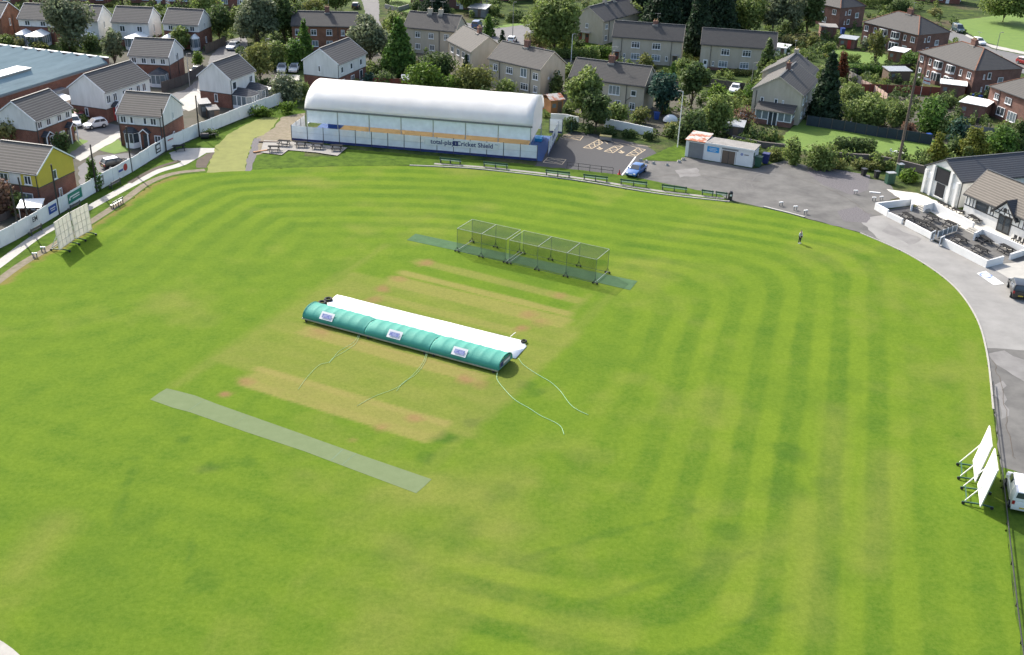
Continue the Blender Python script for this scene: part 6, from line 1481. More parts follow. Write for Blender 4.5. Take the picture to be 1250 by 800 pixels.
MB().add([(-1.4, -1.2, 1.9), (1.4, -1.2, 1.9), (1.4, 1.2, 2.2), (-1.4, 1.2, 2.2), (-1.4, -1.2, 1.98), (1.4, -1.2, 1.98), (1.4, 1.2, 2.28), (-1.4, 1.2, 2.28)], [(0,1,2,3),(4,7,6,5),(0,4,5,1),(1,5,6,2),(2,6,7,3),(3,7,4,0)]).build('canopy', M['pvc'], t)
for sx in (-1.2, 1.2):
    for sy in (-1.0, 1.0): MB().tube([(sx, sy, 0), (sx, sy, 2.03 + .12 * sy)], .04, 6).build('post', M['white'], t)
def flag(label, u, v, top, cols, w=1.2, h_=.8):
    hh = height(u, v, top); t = thing('flag_pole', label, 'flag', at(u, v), -.3, 'garden flags'); MB().tube([(0, 0, 0), (0, 0, hh)], .035, 6).build('pole', M['white'], t)
    n = 10; f = MB(); vs = []
    for i in range(n + 1):
        for z in (0, 1): vs.append((w * i / n, .1 * math.sin(i * 1.1), hh - .05 - h_ * (1 - z) - .25 * i / n))
    f.add(vs, [(2 * i, 2 * i + 2, 2 * i + 3, 2 * i + 1) for i in range(n)]); fo = f.build('flag', M[cols[0]], t); fo.modifiers.new('thickness', 'SOLIDIFY').thickness = .01
    s_ = MB(); vs = []
    for i in range(n + 1):
        for z in (.4, .6): vs.append((w * i / n, .1 * math.sin(i * 1.1) - .02, hh - .05 - h_ * (1 - z) - .25 * i / n))
    s_.add(vs, [(2 * i, 2 * i + 2, 2 * i + 3, 2 * i + 1) for i in range(n)]).build('flag_stripe', M[cols[1]], fo)
flag('white flag with a red stripe on a thin pole behind the store hut', 901, 160, 137, ('white', 'red'))
flag('white and red flag hanging below the large brick semi', 1123, 119, 94, ('white', 'red'), 1.3, 1.1)
flag('small white and red flag in the far garden, top left', 204, 16, -1, ('white', 'red'), 1.0, .9)
t = thing('garden_table_set', 'white garden table with chairs on the back lawn', 'garden table', at(1094, 190.5))
MB().tube([(0, 0, .68), (0, 0, .72)], .5, 16).build('tabletop', M['white'], t); MB().tube([(0, 0, 0), (0, 0, .68)], .06, 8).build('pedestal', M['white'], t)
for i, a in enumerate((.3, 2.2, 4.3)):
    c = thing('garden_chair', ['white garden chair right of the white table on the back lawn', 'white garden chair behind the white table on the back lawn', 'white garden chair nearest the stone wall by the white table'][i], 'chair', at(1094, 190.5) + Vector((.95 * math.cos(a), .95 * math.sin(a), 0)), a - PI / 2, 'white garden chairs')
    MB().box(-.22, .22, -.22, .22, .4, .45).build('seat', M['white'], c); MB().box(-.22, .22, .2, .25, .46, .85).build('backrest', M['white'], c)
    for sx in (-.19, .19):
        for sy in (-.19, .19): MB().box(sx - .025, sx + .025, sy - .025, sy + .025, 0, .4).build('leg', M['white'], c)
t = thing('washing_post', 'timber washing line post with a white bracket on the back lawn', 'post', at(1037, 160))
MB().box(-.06, .06, -.06, .06, 0, 2.2).build('post', M['wood'], t); MB().bar((0, 0, 1.6), (-.9, -.3, 0.2), .05).build('stay', M['green_p'], t); MB().box(-.12, .0, -.1, .1, 1.45, 1.65).build('bracket', M['white'], t)
o = MB().bar((0, 0, .1), (1.9, 1.4, .1), .3, .2).build('timber_baulk', M['wood_o']); o.location = at(309.5, 187); tag(o, 'pale timber baulk lying on the bare ground by the paved base', 'timber')
o = MB().bar((0, 0, .1), (3.0, .2, .1), .22, .2).build('timber_baulk', M['wood']); o.location = at(316, 174); tag(o, 'brown timber lying above the pale one by the old turf strip', 'timber')
DARKB = M['black']
o = thing('garden_roller', 'dark heap of wheels and pipes at the top of the paved corner', 'roller', at(250, 169.5), .3)
MB().tube([(-.6, 0, .45), (.6, 0, .45)], .45, 14).build('drum', M['black'], o); MB().bar((0, 0, .5), (1.8, -.6, .9), .08).build('handle', M['dgrey'], o)
# ---------------------------------------------------------------- vehicles
_paint = {}
def paint(c):
    if c not in _paint:
        m, N, L_, P = _new('car_paint'); P.inputs['Base Color'].default_value = (*c, 1); P.inputs['Roughness'].default_value = .32; P.inputs['Coat Weight'].default_value = .6; P.inputs['Coat Roughness'].default_value = .08
        no = N.new('ShaderNodeTexNoise'); no.inputs['Scale'].default_value = 3; mr = N.new('ShaderNodeMapRange'); mr.inputs[3].default_value = .25; mr.inputs[4].default_value = .42
        L_.new(no.outputs[0], mr.inputs[0]); L_.new(mr.outputs[0], P.inputs['Roughness']); _paint[c] = m
    return _paint[c]
TAIL = mat('tail_light', (.35, .02, .02), .3); HEADL = mat('head_light', (.7, .72, .74), .1); PLATE = mat('yellow_plate', (.62, .45, .05), .5)
def car(name, label, rear, front, c, kind='hatch', roof=None, group='parked cars', L_=None):
    R_ = at(*rear); F_ = at(*front); d = F_ - R_; a = math.atan2(d.y, d.x)
    L, W, H, belt = dict(hatch=(4.1, 1.75, 1.48, .92), saloon=(4.5, 1.8, 1.42, .9), suv=(4.6, 1.9, 1.72, 1.08), van=(4.7, 1.88, 1.9, 1.1))[kind]; L = L_ or L
    t = thing(name, label, 'van' if kind == 'van' else 'car', (R_ + F_) / 2, a, group)
    l = L / 2; w = W / 2; hood = belt - .04
    nose = {'van': .62, 'hatch': .5, 'saloon': .5, 'suv': .5}[kind]
    low = [(-l + .05, .28), (-l, .55), (-l + .04, belt - .05), (-l + (.1 if kind != 'saloon' else .1), belt), (l - L * .27, belt), (l - .25, hood - .14), (l - .03, hood - .3), (l, .5), (l - .06, .28)]
    m = MB()
    def wid(x, z): return w * (1 - .10 * abs(x / l) ** 5) * (1 if z > .4 else .97)
    n = len(low)
    vs = [(x, wid(x, z), z) for x, z in low] + [(x, -wid(x, z), z) for x, z in low]
    m.add(vs, [tuple(range(n)), tuple(range(2 * n - 1, n - 1, -1))] + [(i, n + i, n + (i + 1) % n, (i + 1) % n) for i in range(n)])
    bevel(m.build('body', paint(c), t), .07, 3)
    rb, rt = {'hatch': (-l + .08, -l + .45), 'suv': (-l + .06, -l + .32), 'van': (-l + .03, -l + .14), 'saloon': (-l + .55, -l + 1.15)}[kind]
    fb, ft = {'hatch': (l - L * .26, l - L * .46), 'suv': (l - L * .27, l - L * .44), 'van': (l - L * .2, l - L * .36), 'saloon': (l - L * .27, l - L * .46)}[kind]
    wb, wt = w * .95, w * .76
    cab = [(rb, -wb, belt - .03), (fb, -wb, belt - .03), (fb, wb, belt - .03), (rb, wb, belt - .03), (rt, -wt, H), (ft, -wt, H), (ft, wt, H), (rt, wt, H)]
    rf = MB().add(cab, [(0,3,2,1),(4,5,6,7),(0,1,5,4),(1,2,6,5),(2,3,7,6),(3,0,4,7)]).build('cabin', paint(c), t); bevel(rf, .08, 3)
    if roof: MB().add([(rt + .03, -wt + .05, H + .006), (ft - .03, -wt + .05, H + .006), (ft - .03, wt - .05, H + .006), (rt + .03, wt - .05, H + .006), (rt + .08, -wt + .1, H + .03), (ft - .08, -wt + .1, H + .03), (ft - .08, wt - .1, H + .03), (rt + .08, wt - .1, H + .03)], [(0,3,2,1),(4,5,6,7),(0,1,5,4),(1,2,6,5),(2,3,7,6),(3,0,4,7)]).build('roof_panel', paint(roof), t)
    C8 = [Vector(p) for p in cab]
    def pane(q, name='window', ins=.10, off=.012):
        q = [C8[i] for i in q]; nrm = (q[1] - q[0]).cross(q[3] - q[0]).normalized(); ctr = sum(q, Vector()) / 4
        if nrm.dot(ctr - Vector((0, 0, 1))) < 0: nrm = -nrm
        lerp = lambda u, v: (q[0] * (1 - u) + q[1] * u) * (1 - v) + (q[3] * (1 - u) + q[2] * u) * v
        return q, nrm, lerp
    def add_pane(q, u0, u1, v0, v1, nm):
        q, nrm, lerp = pane(q); p = [lerp(u0, v0), lerp(u1, v0), lerp(u1, v1), lerp(u0, v1)]
        MB().add([x + nrm * .008 for x in p] + [x + nrm * .022 for x in p], [(0,1,2,3),(7,6,5,4),(0,4,5,1),(1,5,6,2),(2,6,7,3),(3,7,4,0)]).build(nm, M['glass'], t)
    add_pane((1, 2, 6, 5), .07, .93, .12, .92, 'windscreen'); add_pane((3, 0, 4, 7), .1, .9, .35 if kind != 'saloon' else .15, .9, 'rear_window')
    for q in ((0, 1, 5, 4), (3, 2, 6, 7)):
        if kind == 'van': add_pane(q, .62, .94, .3, .88, 'side_window')
        else: add_pane(q, .07, .47, .22, .88, 'side_window'); add_pane(q, .51, .93, .22, .88, 'side_window')
    for x in (-l + .78, l - .82):
        for s in (-1, 1):
            wh = MB().tube([(x, s * (w - .2), .32), (x, s * (w + .01), .32)], .32, 16).build('wheel', M['rubber'], t)
            MB().tube([(x, s * (w + .011), .32), (x, s * (w + .025), .32)], .19, 12).build('rim', M['steel'], wh)
    for s in (-1, 1):
        MB().box(l - .13, l + .012, s * w * .62 - .18, s * w * .62 + .18, hood - .36, hood - .2).build('headlight', HEADL, t)
        MB().box(-l - .012, -l + .1, s * w * .80 - .1, s * w * .80 + .1, belt - .3, belt - .02).build('tail_light', TAIL, t)
        MB().box(fb - .35, fb - .2, s * (w + .04) - .07, s * (w + .04) + .07, belt + .02, belt + .17).build('mirror', paint(c), t)
    MB().box(-l - .02, -l + .04, -.26, .26, .5, .62).build('number_plate', PLATE, t); MB().box(l - .04, l + .016, -.26, .26, .42, .53).build('number_plate', M['white'], t)
    return t
WH, SIL, BLK, BLU, RED, DRED = (.72, .73, .74), (.50, .53, .55), (.006, .007, .008), (.012, .10, .30), (.32, .02, .02), (.16, .015, .02)
car('parked_car', 'white hatchback parked side-on by the long white house', (128.5, 154), (105, 158), WH, L_=3.6)
car('parked_car', 'dark red car parked behind the white hatchback, beside the garage flank', (99, 153), (95, 141), DRED)
car('parked_car', 'white car nose peeking out left of the white hatchback', (89, 149), (93.5, 157), WH)
car('parked_car', 'black hatchback with a white roof by the white fence and columnar conifer', (132, 206), (153, 202), BLK, roof=WH)
car('parked_car', 'pale silver car facing the camera on the shaded estate road', (291, 57), (279, 63), SIL)
car('parked_car', 'dark car half hidden behind the laurel bush and the fenced corner', (236, 92), (252, 86), (.03, .035, .04), 'saloon')
car('parked_car', 'silver hatchback left of a pair beside the white gabled house', (347, 82), (342, 93), SIL); car('parked_car', 'silver hatchback nearest the white gabled house, right of a pair', (364, 82), (355, 93), SIL)
car('parked_car', 'metallic blue car alone on the drive by the white bay line', (785.5, 206), (767, 218.5), BLU, 'saloon')
car('parked_car', 'black car with a yellow plate on the pale drive at the right edge', (1245, 370), (1238, 346), BLK, 'suv')
car('parked_van', 'white van with a yellow plate on the verge beside the sight screens', (1246, 627), (1240, 590), WH, 'van', group='vans')
car('parked_van', 'blue van on the side road behind the cream roofs', (578, 38), (586, 31), (.06, .10, .2), 'van', group='vans')
car('parked_car', 'white car half hidden behind a small conifer on the side road', (622, 55), (628, 49), WH)
car('parked_car', 'white car with a black windscreen on the drive by the grey fence', (901, 107), (893, 117), WH, 'saloon')
car('parked_van', 'dark teal van on the road beyond the brick semis', (1161, 35), (1177, 43), (.03, .06, .08), 'van', group='vans')
car('parked_car', 'white car on the road at the edge of the open green', (1187, 51), (1202, 57), WH)
car('parked_car', 'red and white car cut by the right edge on the estate road', (1244, 77), (1258, 81), RED, roof=WH)
car('parked_car', 'dark car at the bend of the far hill road', (431, 14), (438, 6), (.02, .03, .05))

# ---------------------------------------------------------------- person on the field
def skin_chain(name, verts, edges, radii, m, parent=None, root=0, lv=2):
    me = bpy.data.meshes.new(name); me.from_pydata(verts, edges, []); me.update()
    o = link(name, me, parent); me.materials.append(m)
    bmx = bmesh.new(); bmx.from_mesh(me); lay = bmx.verts.layers.skin.verify(); bmx.verts.ensure_lookup_table()
    for i, v in enumerate(bmx.verts):
        r = radii[i]; v[lay].radius = r if isinstance(r, tuple) else (r, r); v[lay].use_root = (i == root)
    bmx.to_mesh(me); bmx.free()
    o.modifiers.new('skin', 'SKIN').use_smooth_shade = True
    s = o.modifiers.new('sub', 'SUBSURF'); s.levels = lv; s.render_levels = lv
    return o
skin = mat('skin', (.48, .30, .22), .6); dark_cloth = mat('dark_trousers', (.018, .02, .03), .85); pale_cloth = mat('white_shirt', (.62, .62, .64), .8); vest = mat('black_gilet', (.02, .02, .025), .8)
pe = thing('person', 'person in dark trousers and a black and white top standing alone on the grass', 'person', at(975.8, 297.2), .6)
V = [(0,0,.95),(0,0,1.15),(0,0,1.36),(0,-.01,1.48),(0,-.02,1.60),(0,-.02,1.70), (.19,0,1.40),(.25,.02,1.14),(.20,-.16,.97), (-.19,0,1.40),(-.25,.02,1.14),(-.20,-.16,.97), (.10,0,.90),(.11,-.02,.50),(.11,.02,.09),(.12,-.12,.04), (-.10,0,.90),(-.12,.02,.50),(-.12,.05,.09),(-.13,-.09,.04)]
E_ = [(0,1),(1,2),(2,3),(3,4),(4,5),(2,6),(6,7),(7,8),(2,9),(9,10),(10,11),(0,12),(12,13),(13,14),(14,15),(0,16),(16,17),(17,18),(18,19)]
RR = [(.15,.11),(.14,.10),(.16,.10),.055,(.085,.10),(.07,.085),.06,.045,.035,.06,.045,.035,.095,.06,.045,.045,.095,.06,.045,.045]
skin_chain('body', V, E_, RR, skin, pe)
k = 1.12
skin_chain('trousers', [V[i] for i in (0,12,13,14,16,17,18)], [(0,1),(1,2),(2,3),(0,4),(4,5),(5,6)], [(.165,.125),.115,.08,.065,.115,.08,.065], dark_cloth, pe)
skin_chain('shirt', [V[i] for i in (0,1,2,6,7,8,9,10,11)], [(0,1),(1,2),(2,3),(3,4),(4,5),(2,6),(6,7),(7,8)], [(.17,.13),(.16,.12),(.165,.115),.075,.058,.045,.075,.058,.045], pale_cloth, pe)
skin_chain('gilet', [(0,.01,1.0),(0,.01,1.18),(0,.01,1.38)], [(0,1),(1,2)], [(.185,.13),(.18,.135),(.17,.125)], vest, pe)
skin_chain('hair', [(0,.01,1.68),(0,.02,1.745)], [(0,1)], [(.085,.10),(.06,.07)], vest, pe)
for sx in (1, -1):
    MB().box(sx * .035 - .012, sx * .035 + .012, -.115, -.10, 1.625, 1.645).build('eye', M['black'], pe)
    MB().box((.11 if sx > 0 else -.125) - .05, (.12 if sx > 0 else -.125) + .05, -.17, .08, -.0, .09).build('shoe', M['white'], pe)
    hx = .20 * sx; hd = MB(); hd.box(hx - .04, hx + .04, -.2, -.15, .88, .96)
    for f in range(4): hd.bar((hx - .03 + f * .02, -.18, .885), (hx - .03 + f * .02, -.19, .80 + .012 * abs(f - 1.5)), .016)
    hd.bar((hx - .045 * sx, -.17, .93), (hx - .06 * sx, -.2, .86), .018); hd.build('hand', skin, pe)
MB().bar((0, -.13, 1.60), (0, -.10, 1.635), .025).build('nose', skin, pe)

# ---------------------------------------------------------------- trees, bushes, hedges
LEAF = dict(
    mid=leaf_mat('mid_green_leaves', (.115, .17, .042), (.205, .255, .075)), dark=leaf_mat('dark_green_leaves', (.052, .090, .028), (.115, .16, .05)),
    deep=leaf_mat('deep_conifer_needles', (.020, .042, .021), (.040, .070, .032)), olive=leaf_mat('olive_leaves', (.125, .145, .04), (.19, .205, .06)),
    bright=leaf_mat('bright_green_leaves', (.085, .15, .022), (.13, .20, .03)), grey=leaf_mat('grey_green_leaves', (.10, .130, .070), (.19, .22, .125)),
    blue=leaf_mat('blue_green_leaves', (.03, .075, .055), (.05, .10, .07)), gold=leaf_mat('golden_conifer_foliage', (.19, .19, .03), (.10, .135, .025)),
    rust=leaf_mat('red_brown_foliage', (.14, .045, .018), (.085, .03, .014)), pink=leaf_mat('pinkish_leaves', (.19, .10, .075), (.12, .085, .05)),
    pale=leaf_mat('pale_yellow_green_leaves', (.19, .20, .065), (.24, .23, .10)), lime=leaf_mat('conifer_green_foliage', (.058, .125, .022), (.10, .175, .034)))
def leaves(blobs, n, size, seed, flat=.5):
    """leaf-sized quads spread through a set of ellipsoids (cx, cy, cz, rx, ry, rz)"""
    r = np.random.RandomState(seed); B = np.array(blobs, float); vol = (B[:, 3] * B[:, 4] * B[:, 5]) ** .67; k = r.choice(len(B), n, p=vol / vol.sum())
    d = r.normal(size=(n, 3)); d /= np.linalg.norm(d, axis=1)[:, None]
    rad = np.where(r.rand(n) < .78, 1 - .26 * r.rand(n) ** 1.4, r.rand(n) ** .4) * (1 + r.normal(size=n) * .10)
    c = B[k, :3] + d * B[k, 3:] * rad[:, None]; c[:, 2] = np.where(c[:, 2] < .05, .05 + .5 * r.rand(n), c[:, 2])
    nr = d * .75 + r.normal(size=(n, 3)) * .6 + np.array([0, 0, .25]); nr /= np.linalg.norm(nr, axis=1)[:, None]
    t = np.cross(nr, r.normal(size=(n, 3))); t /= np.linalg.norm(t, axis=1)[:, None] + 1e-9; b = np.cross(nr, t)
    s = size * (.55 + .9 * r.rand(n))[:, None]
    q = np.stack([c - t * s - b * s * flat, c + t * s * .6 - b * s * flat * 1.3, c + t * s * 1.1 + b * s * flat, c - t * s * .5 + b * s * flat * 1.3], 1)
    return q.reshape(-1, 3), n
def leaf_obj(name, blobs, n, size, m, seed, parent=None, core=None):
    V_, n = leaves(blobs, n, size, seed)
    me = bpy.data.meshes.new(name); me.vertices.add(4 * n); me.vertices.foreach_set('co', V_.astype(np.float32).ravel())
    me.loops.add(4 * n); me.loops.foreach_set('vertex_index', np.arange(4 * n)); me.polygons.add(n)
    me.polygons.foreach_set('loop_start', np.arange(0, 4 * n, 4)); me.polygons.foreach_set('loop_total', np.full(n, 4)); me.update()
    me.materials.append(LEAF[m]); return link(name, me, parent)
_seed = [100]
def plant(kind, label, u, vb, vt, wpx, tone, group=None, cat=None, dens=1.0, deep=1.0, rot=0.0):
    _seed[0] += 1; sd = _seed[0]; r = np.random.RandomState(sd)
    loc = at(u, vb); H = height(u, vb, vt); W = wpx / px_m(u, vb - (vb - vt) * .4); R = W / 2; D = R * deep
    name = {'tree': 'broadleaf_tree', 'birch': 'birch_tree', 'conifer': 'conifer_tree', 'column': 'conifer_tree', 'bush': 'bush', 'hedge': 'hedge'}[kind]
    cat = cat or {'tree': 'tree', 'birch': 'tree', 'conifer': 'tree', 'column': 'tree', 'bush': 'bush', 'hedge': 'hedge'}[kind]
    group = group or {'tree': 'broadleaf trees', 'birch': 'birch trees', 'conifer': 'conifer trees', 'column': 'conifer trees', 'bush': 'garden bushes', 'hedge': 'clipped hedges'}[kind]
    t = thing(name, label, cat, loc, rot, group)
    leaf = .15 + .010 * min(H, 14); area = 2 * PI * R * H * .55 + R * R * 4
    bl = []
    if kind in ('tree', 'birch'):
        th = H * (.10 if kind == 'tree' else .16); cz = th + (H - th) * .52; ch = (H - th) / 2
        nb = int(16 + R * 5); 
        for i in range(nb):
            d = r.normal(size=3); d /= np.linalg.norm(d); q = r.rand() ** .5 * .72
            s = R * r.uniform(.26, .46) * (1.0 if kind == 'tree' else .8)
            shrink = 1 - .35 * max(0, d[2] * q)
            bl.append((d[0] * q * R * shrink, d[1] * q * D * shrink, cz + d[2] * q * ch * 1.05, s, s * deep, s * (.8 if kind == 'tree' else 1.15)))
        n = int(area * (20 if kind == 'tree' else 13) * dens)
        tr = MB(); rr = .05 + H * .018
        tr.tube([(0, 0, -.1), (.05 * H * .1, 0, th), (0, 0, cz + ch * .3)], rr, 8, rr * .35)
        tk = tr.build('trunk', M['bark'], t)
        for b in bl[:7]:
            mb = MB().tube([(0, 0, th * r.uniform(.75, 1.2)), (b[0] * .5, b[1] * .5, (th + b[2]) / 2 + .2), (b[0], b[1], b[2])], rr * .4, 6, rr * .12); mb.build('limb', M['bark'], tk)
    elif kind == 'conifer':
        nb = 26
        for i in range(nb):
            f = (i + .5) / nb; a = i * 2.4; rz = R * (1 - f) ** .72 * .62; rr = R * (.18 + .38 * (1 - f))
            bl.append((math.cos(a) * rz * .75, math.sin(a) * rz * .75 * deep, H * (.05 + .90 * f), rr, rr * deep, rr * .85 + H * .02))
        n = int(area * 24 * dens); MB().tube([(0, 0, -.1), (0, 0, H * .8)], .06 + H * .015, 8, .03).build('trunk', M['bark'], t)
    elif kind == 'column':
        nb = 18
        for i in range(nb):
            f = (i + .5) / nb; pr = math.sin(min(1, f * 1.15 + .22) * PI * .93) ** .6; a = i * 2.4
            bl.append((math.cos(a) * R * .22, math.sin(a) * R * .22, H * (.04 + .90 * f), R * .88 * pr, R * .88 * pr, H * .12))
        n = int(area * 48 * dens); leaf *= .85; MB().tube([(0, 0, -.1), (0, 0, H * .7)], .1, 8, .04).build('trunk', M['bark'], t)
    elif kind == 'bush':
        nb = int(9 + R * 4)
        for i in range(nb):
            d = r.normal(size=3); d /= np.linalg.norm(d); q = r.rand() ** .5 * .62
            s = r.uniform(.32, .52)
            bl.append((d[0] * q * R, d[1] * q * D, H * .45 + d[2] * q * H * .42, R * s, D * s, H * s * .9))
        n = int(area * 22 * dens); MB().tube([(0, 0, -.1), (0, 0, H * .5)], .06, 6, .03).build('stem', M['bark'], t)
    else:
        nb = max(5, int(W / .8)); dp = .75 * deep
        for i in range(nb):
            x = -R + W * (i + .5) / nb
            for z in (.25, .55, .78): bl.append((x, r.uniform(-.08, .08), H * z, W / nb * .8, dp, H * .26))
        n = int((W * H * 2 + W * dp * 2) * 46 * dens); leaf *= .8; MB().tube([(-R * .9, 0, .15), (R * .9, 0, .15)], .05, 6).build('stem', M['bark'], t)
    leaf_obj('crown' if kind not in ('bush', 'hedge') else 'foliage', bl, max(120, min(n, 16000)), leaf, tone, sd, t)
    return t
P_ = plant
P_('birch', 'tall grey-green birch behind the factory, hiding the far white houses', 86, 68, -14, 64, 'grey', dens=1.0)
P_('birch', 'birch at the far end of the factory roof, beside the white house', 141, 86, 28, 30, 'grey')
P_('tree', 'small leafy tree before the rightmost house of the far white-banded row', 222, 62, 31, 28, 'mid')
P_('bush', 'rounded dark hedge bush at the left edge behind the factory', 8, 56, 40, 30, 'mid'); P_('bush', 'pale low bush beside the rounded dark one behind the factory', 25, 58, 46, 16, 'pale')
P_('bush', 'dark shrub below the tall birch behind the factory', 84, 62, 41, 28, 'dark'); P_('bush', 'dark shrub before the white gabled house, right of the tall birch', 111, 62, 40, 26, 'dark'); P_('bush', 'low bright shrub between the dark shrubs and the birch', 126, 60, 45, 16, 'bright')
P_('bush', 'pale flowering bush above the factory yard', 114, 100, 76, 20, 'pale'); P_('column', 'narrow dark conifer at the factory wall', 104.5, 99, 83, 9, 'deep'); P_('bush', 'feathery pale green grasses behind the long white house', 150, 90, 76, 30, 'pale')
P_('bush', 'round laurel bush at the fenced corner of the estate road', 242, 80, 60, 19, 'bright')
P_('tree', 'dark leafy tree at the end of the far row, over the brown fence', 268, 50, 4, 38, 'dark', dens=1.1); P_('tree', 'bright leafy tree behind the rightmost far house', 252, 34, -12, 44, 'mid')
P_('tree', 'big grey-green willow by the shaded road', 316, 60, -10, 52, 'grey', dens=1.2); P_('tree', 'dark tree right of the big grey-green willow', 348, 56, -12, 34, 'dark', dens=1.2); P_('tree', 'leafy tree left of the big willow over the silver car', 294, 50, 6, 28, 'mid')
P_('tree', 'dark tree cut by the top edge above the far houses', 150, 14, -30, 30, 'deep'); P_('tree', 'green tree at the top edge left of the hill road', 410, 16, -22, 40, 'mid'); P_('bush', 'flowering shrubs along the top edge behind the orange brick terrace', 385, 14, -2, 36, 'olive')
P_('tree', 'olive leafed tree beside the silver cars', 318, 102, 46, 40, 'olive', dens=.8)
P_('bush', 'tall hedge bush left of the pointed conifer', 338, 84, 46, 36, 'mid', deep=.7); P_('bush', 'tall hedge bush directly below the pointed conifer', 364, 84, 46, 36, 'lime', deep=.7); P_('conifer', 'pointed conifer before the orange brick terrace', 373, 78, 22, 24, 'lime')
P_('tree', 'pale grey-leafed willow beside the big dark conifer, behind the hall', 452, 80, 16, 52, 'grey', dens=1.3); P_('conifer', 'broad dark conifer behind the middle-left of the hall', 487, 92, 21, 46, 'lime', dens=1.3, deep=.9); P_('tree', 'green tree behind the pale willow by the hill road', 484, 50, 12, 32, 'mid')
P_('bush', 'big dark rounded hedge before the two-chimney cream house', 536, 98, 64, 52, 'dark', deep=.6, dens=1.3); P_('conifer', 'small dark conifer at the gable of the wedged cream house', 569, 94, 66, 17, 'deep')
P_('bush', 'bright spreading bush behind the hall roof, left of the olive one', 518, 112, 77, 48, 'bright', deep=.8); P_('bush', 'low bright bush right against the back of the hall roof', 548, 114, 92, 50, 'bright', deep=.6); P_('bush', 'olive spreading bush before the wedged cream house', 578, 114, 78, 56, 'olive', deep=.8); P_('bush', 'mid green bush below the central-chimney cream house', 617, 118, 96, 36, 'mid', deep=.8)
P_('bush', 'blue-green shrub beside the white rendered house behind the hall', 452, 105, 88, 20, 'blue'); P_('bush', 'yellowish low bush between the white house and the hall roof', 434, 105, 97, 18, 'pale')
P_('bush', 'broad pale laurel at the left end of the hall by the fence end', 349, 124, 90, 46, 'grey', dens=1.2); P_('bush', 'dark green shrub behind the broad pale laurel', 368, 122, 98, 26, 'mid')
P_('conifer', 'clipped conifer by the blue van on the side road', 596, 44, 17, 18, 'lime'); P_('conifer', 'small dark conifer beside the road junction car', 613, 60, 36, 13, 'deep')
P_('tree', 'large broadleaf tree at the road bend, top middle', 676, 66, -8, 66, 'mid', dens=1.3); P_('hedge', 'pale hedge at the foot of the large broadleaf tree', 654, 60, 40, 26, 'pale', deep=1.3)
P_('conifer', 'dark yew at the top edge beyond the two-chimney house', 531, 20, -16, 44, 'deep', dens=1.2); P_('tree', 'green tree at the top edge beyond the blue van', 572, 16, -18, 34, 'mid'); P_('bush', 'green shrub by the orange brick house at the junction', 604, 20, 4, 16, 'mid'); P_('hedge', 'clipped dark hedge before the orange brick house at the junction', 633, 27, 17, 26, 'dark')
P_('hedge', 'long pale green hedge below the side-on cream house', 703, 72, 60, 56, 'mid', deep=1.4); P_('hedge', 'dark hedge beside the side-on cream house garden', 735, 70, 57, 26, 'lime', deep=1.5)
P_('tree', 'tall leafy tree at the corner of the car park, before the cream house', 712, 152, 80, 50, 'mid', dens=1.2); P_('tree', 'dark spreading tree right beside it at the head of the car park', 727, 160, 106, 44, 'dark', dens=1.3)
P_('bush', 'dark tall shrub at the gable of the central-chimney house', 679, 118, 88, 24, 'dark'); P_('bush', 'green bush before the lower windows of the one-chimney house', 752, 152, 126, 40, 'mid', deep=.7); P_('bush', 'flowering olive bush under the right windows of the one-chimney house', 781, 150, 130, 26, 'olive')
P_('tree', 'round grey-topped tree at the gable of the one-chimney house', 807, 142, 80, 42, 'blue', dens=1.3); P_('tree', 'dark full tree right of the round grey-topped one', 843, 134, 68, 40, 'dark', dens=1.4); P_('conifer', 'small green conifer between the two full trees', 820, 100, 74, 13, 'lime'); P_('bush', 'pale leafy bush before the door of the lattice-windowed house', 788, 84, 64, 24, 'olive')
for i, (u, vb, vt, w_, lab) in enumerate([(782, 34, -40, 42, 'dark conifer left of the tall group behind the uphill houses'), (806, 48, -40, 56, 'dark conifer above the roof end of the lattice-windowed house'), (849, 69, -30, 34, 'tallest dark conifer in the gap between the uphill cream houses'), (872, 48, -36, 56, 'dark conifer above the left roof of the white-door house'), (890, 38, -22, 40, 'dark conifer at the right end of the tall group'), (826, 40, -50, 54, 'dark conifer farthest back in the middle of the tall group'), (852, 36, -60, 54, 'dark conifer farthest back above the gap between the uphill houses')]):
    P_('conifer', lab, u, vb, vt, w_, 'deep', 'tall dark conifers behind the uphill houses', dens=1.3)
P_('birch', 'pale willow behind the white-door cream house, left of two', 912, 46, -12, 46, 'mid', dens=1.2); P_('birch', 'grey willow behind the white-door cream house, right of two', 942, 44, -16, 42, 'grey', dens=1.2); P_('tree', 'dark green tree left of the half-hidden brick house', 984, 44, -20, 34, 'dark', dens=1.2); P_('birch', 'hanging grey-green tree over the rough garden', 966, 46, -14, 40, 'grey')
P_('hedge', 'dark hedge above the rough yellow garden', 966, 42, 27, 26, 'dark', deep=1.3); P_('bush', 'low yellowish scrub in the rough garden', 968, 54, 42, 40, 'pale', deep=.8)
P_('conifer', 'tall thin conifer before the white-door cream house', 933, 102, 46, 28, 'dark', dens=1.2); P_('conifer', 'lower spreading conifer at the foot of the tall thin one', 938, 113, 74, 40, 'mid', dens=1.2); P_('bush', 'bright hedge bush right of the drive with the white car', 918, 122, 101, 30, 'lime'); P_('bush', 'bright green bush left of the drive with the white car', 876, 132, 103, 30, 'bright', deep=.8)
P_('conifer', 'tall dark conifer against the gabled porch house', 1004, 148, 62, 40, 'deep', dens=1.5); P_('column', 'red-brown conifer by the white panel fence', 1025.5, 99, 63, 16, 'rust')
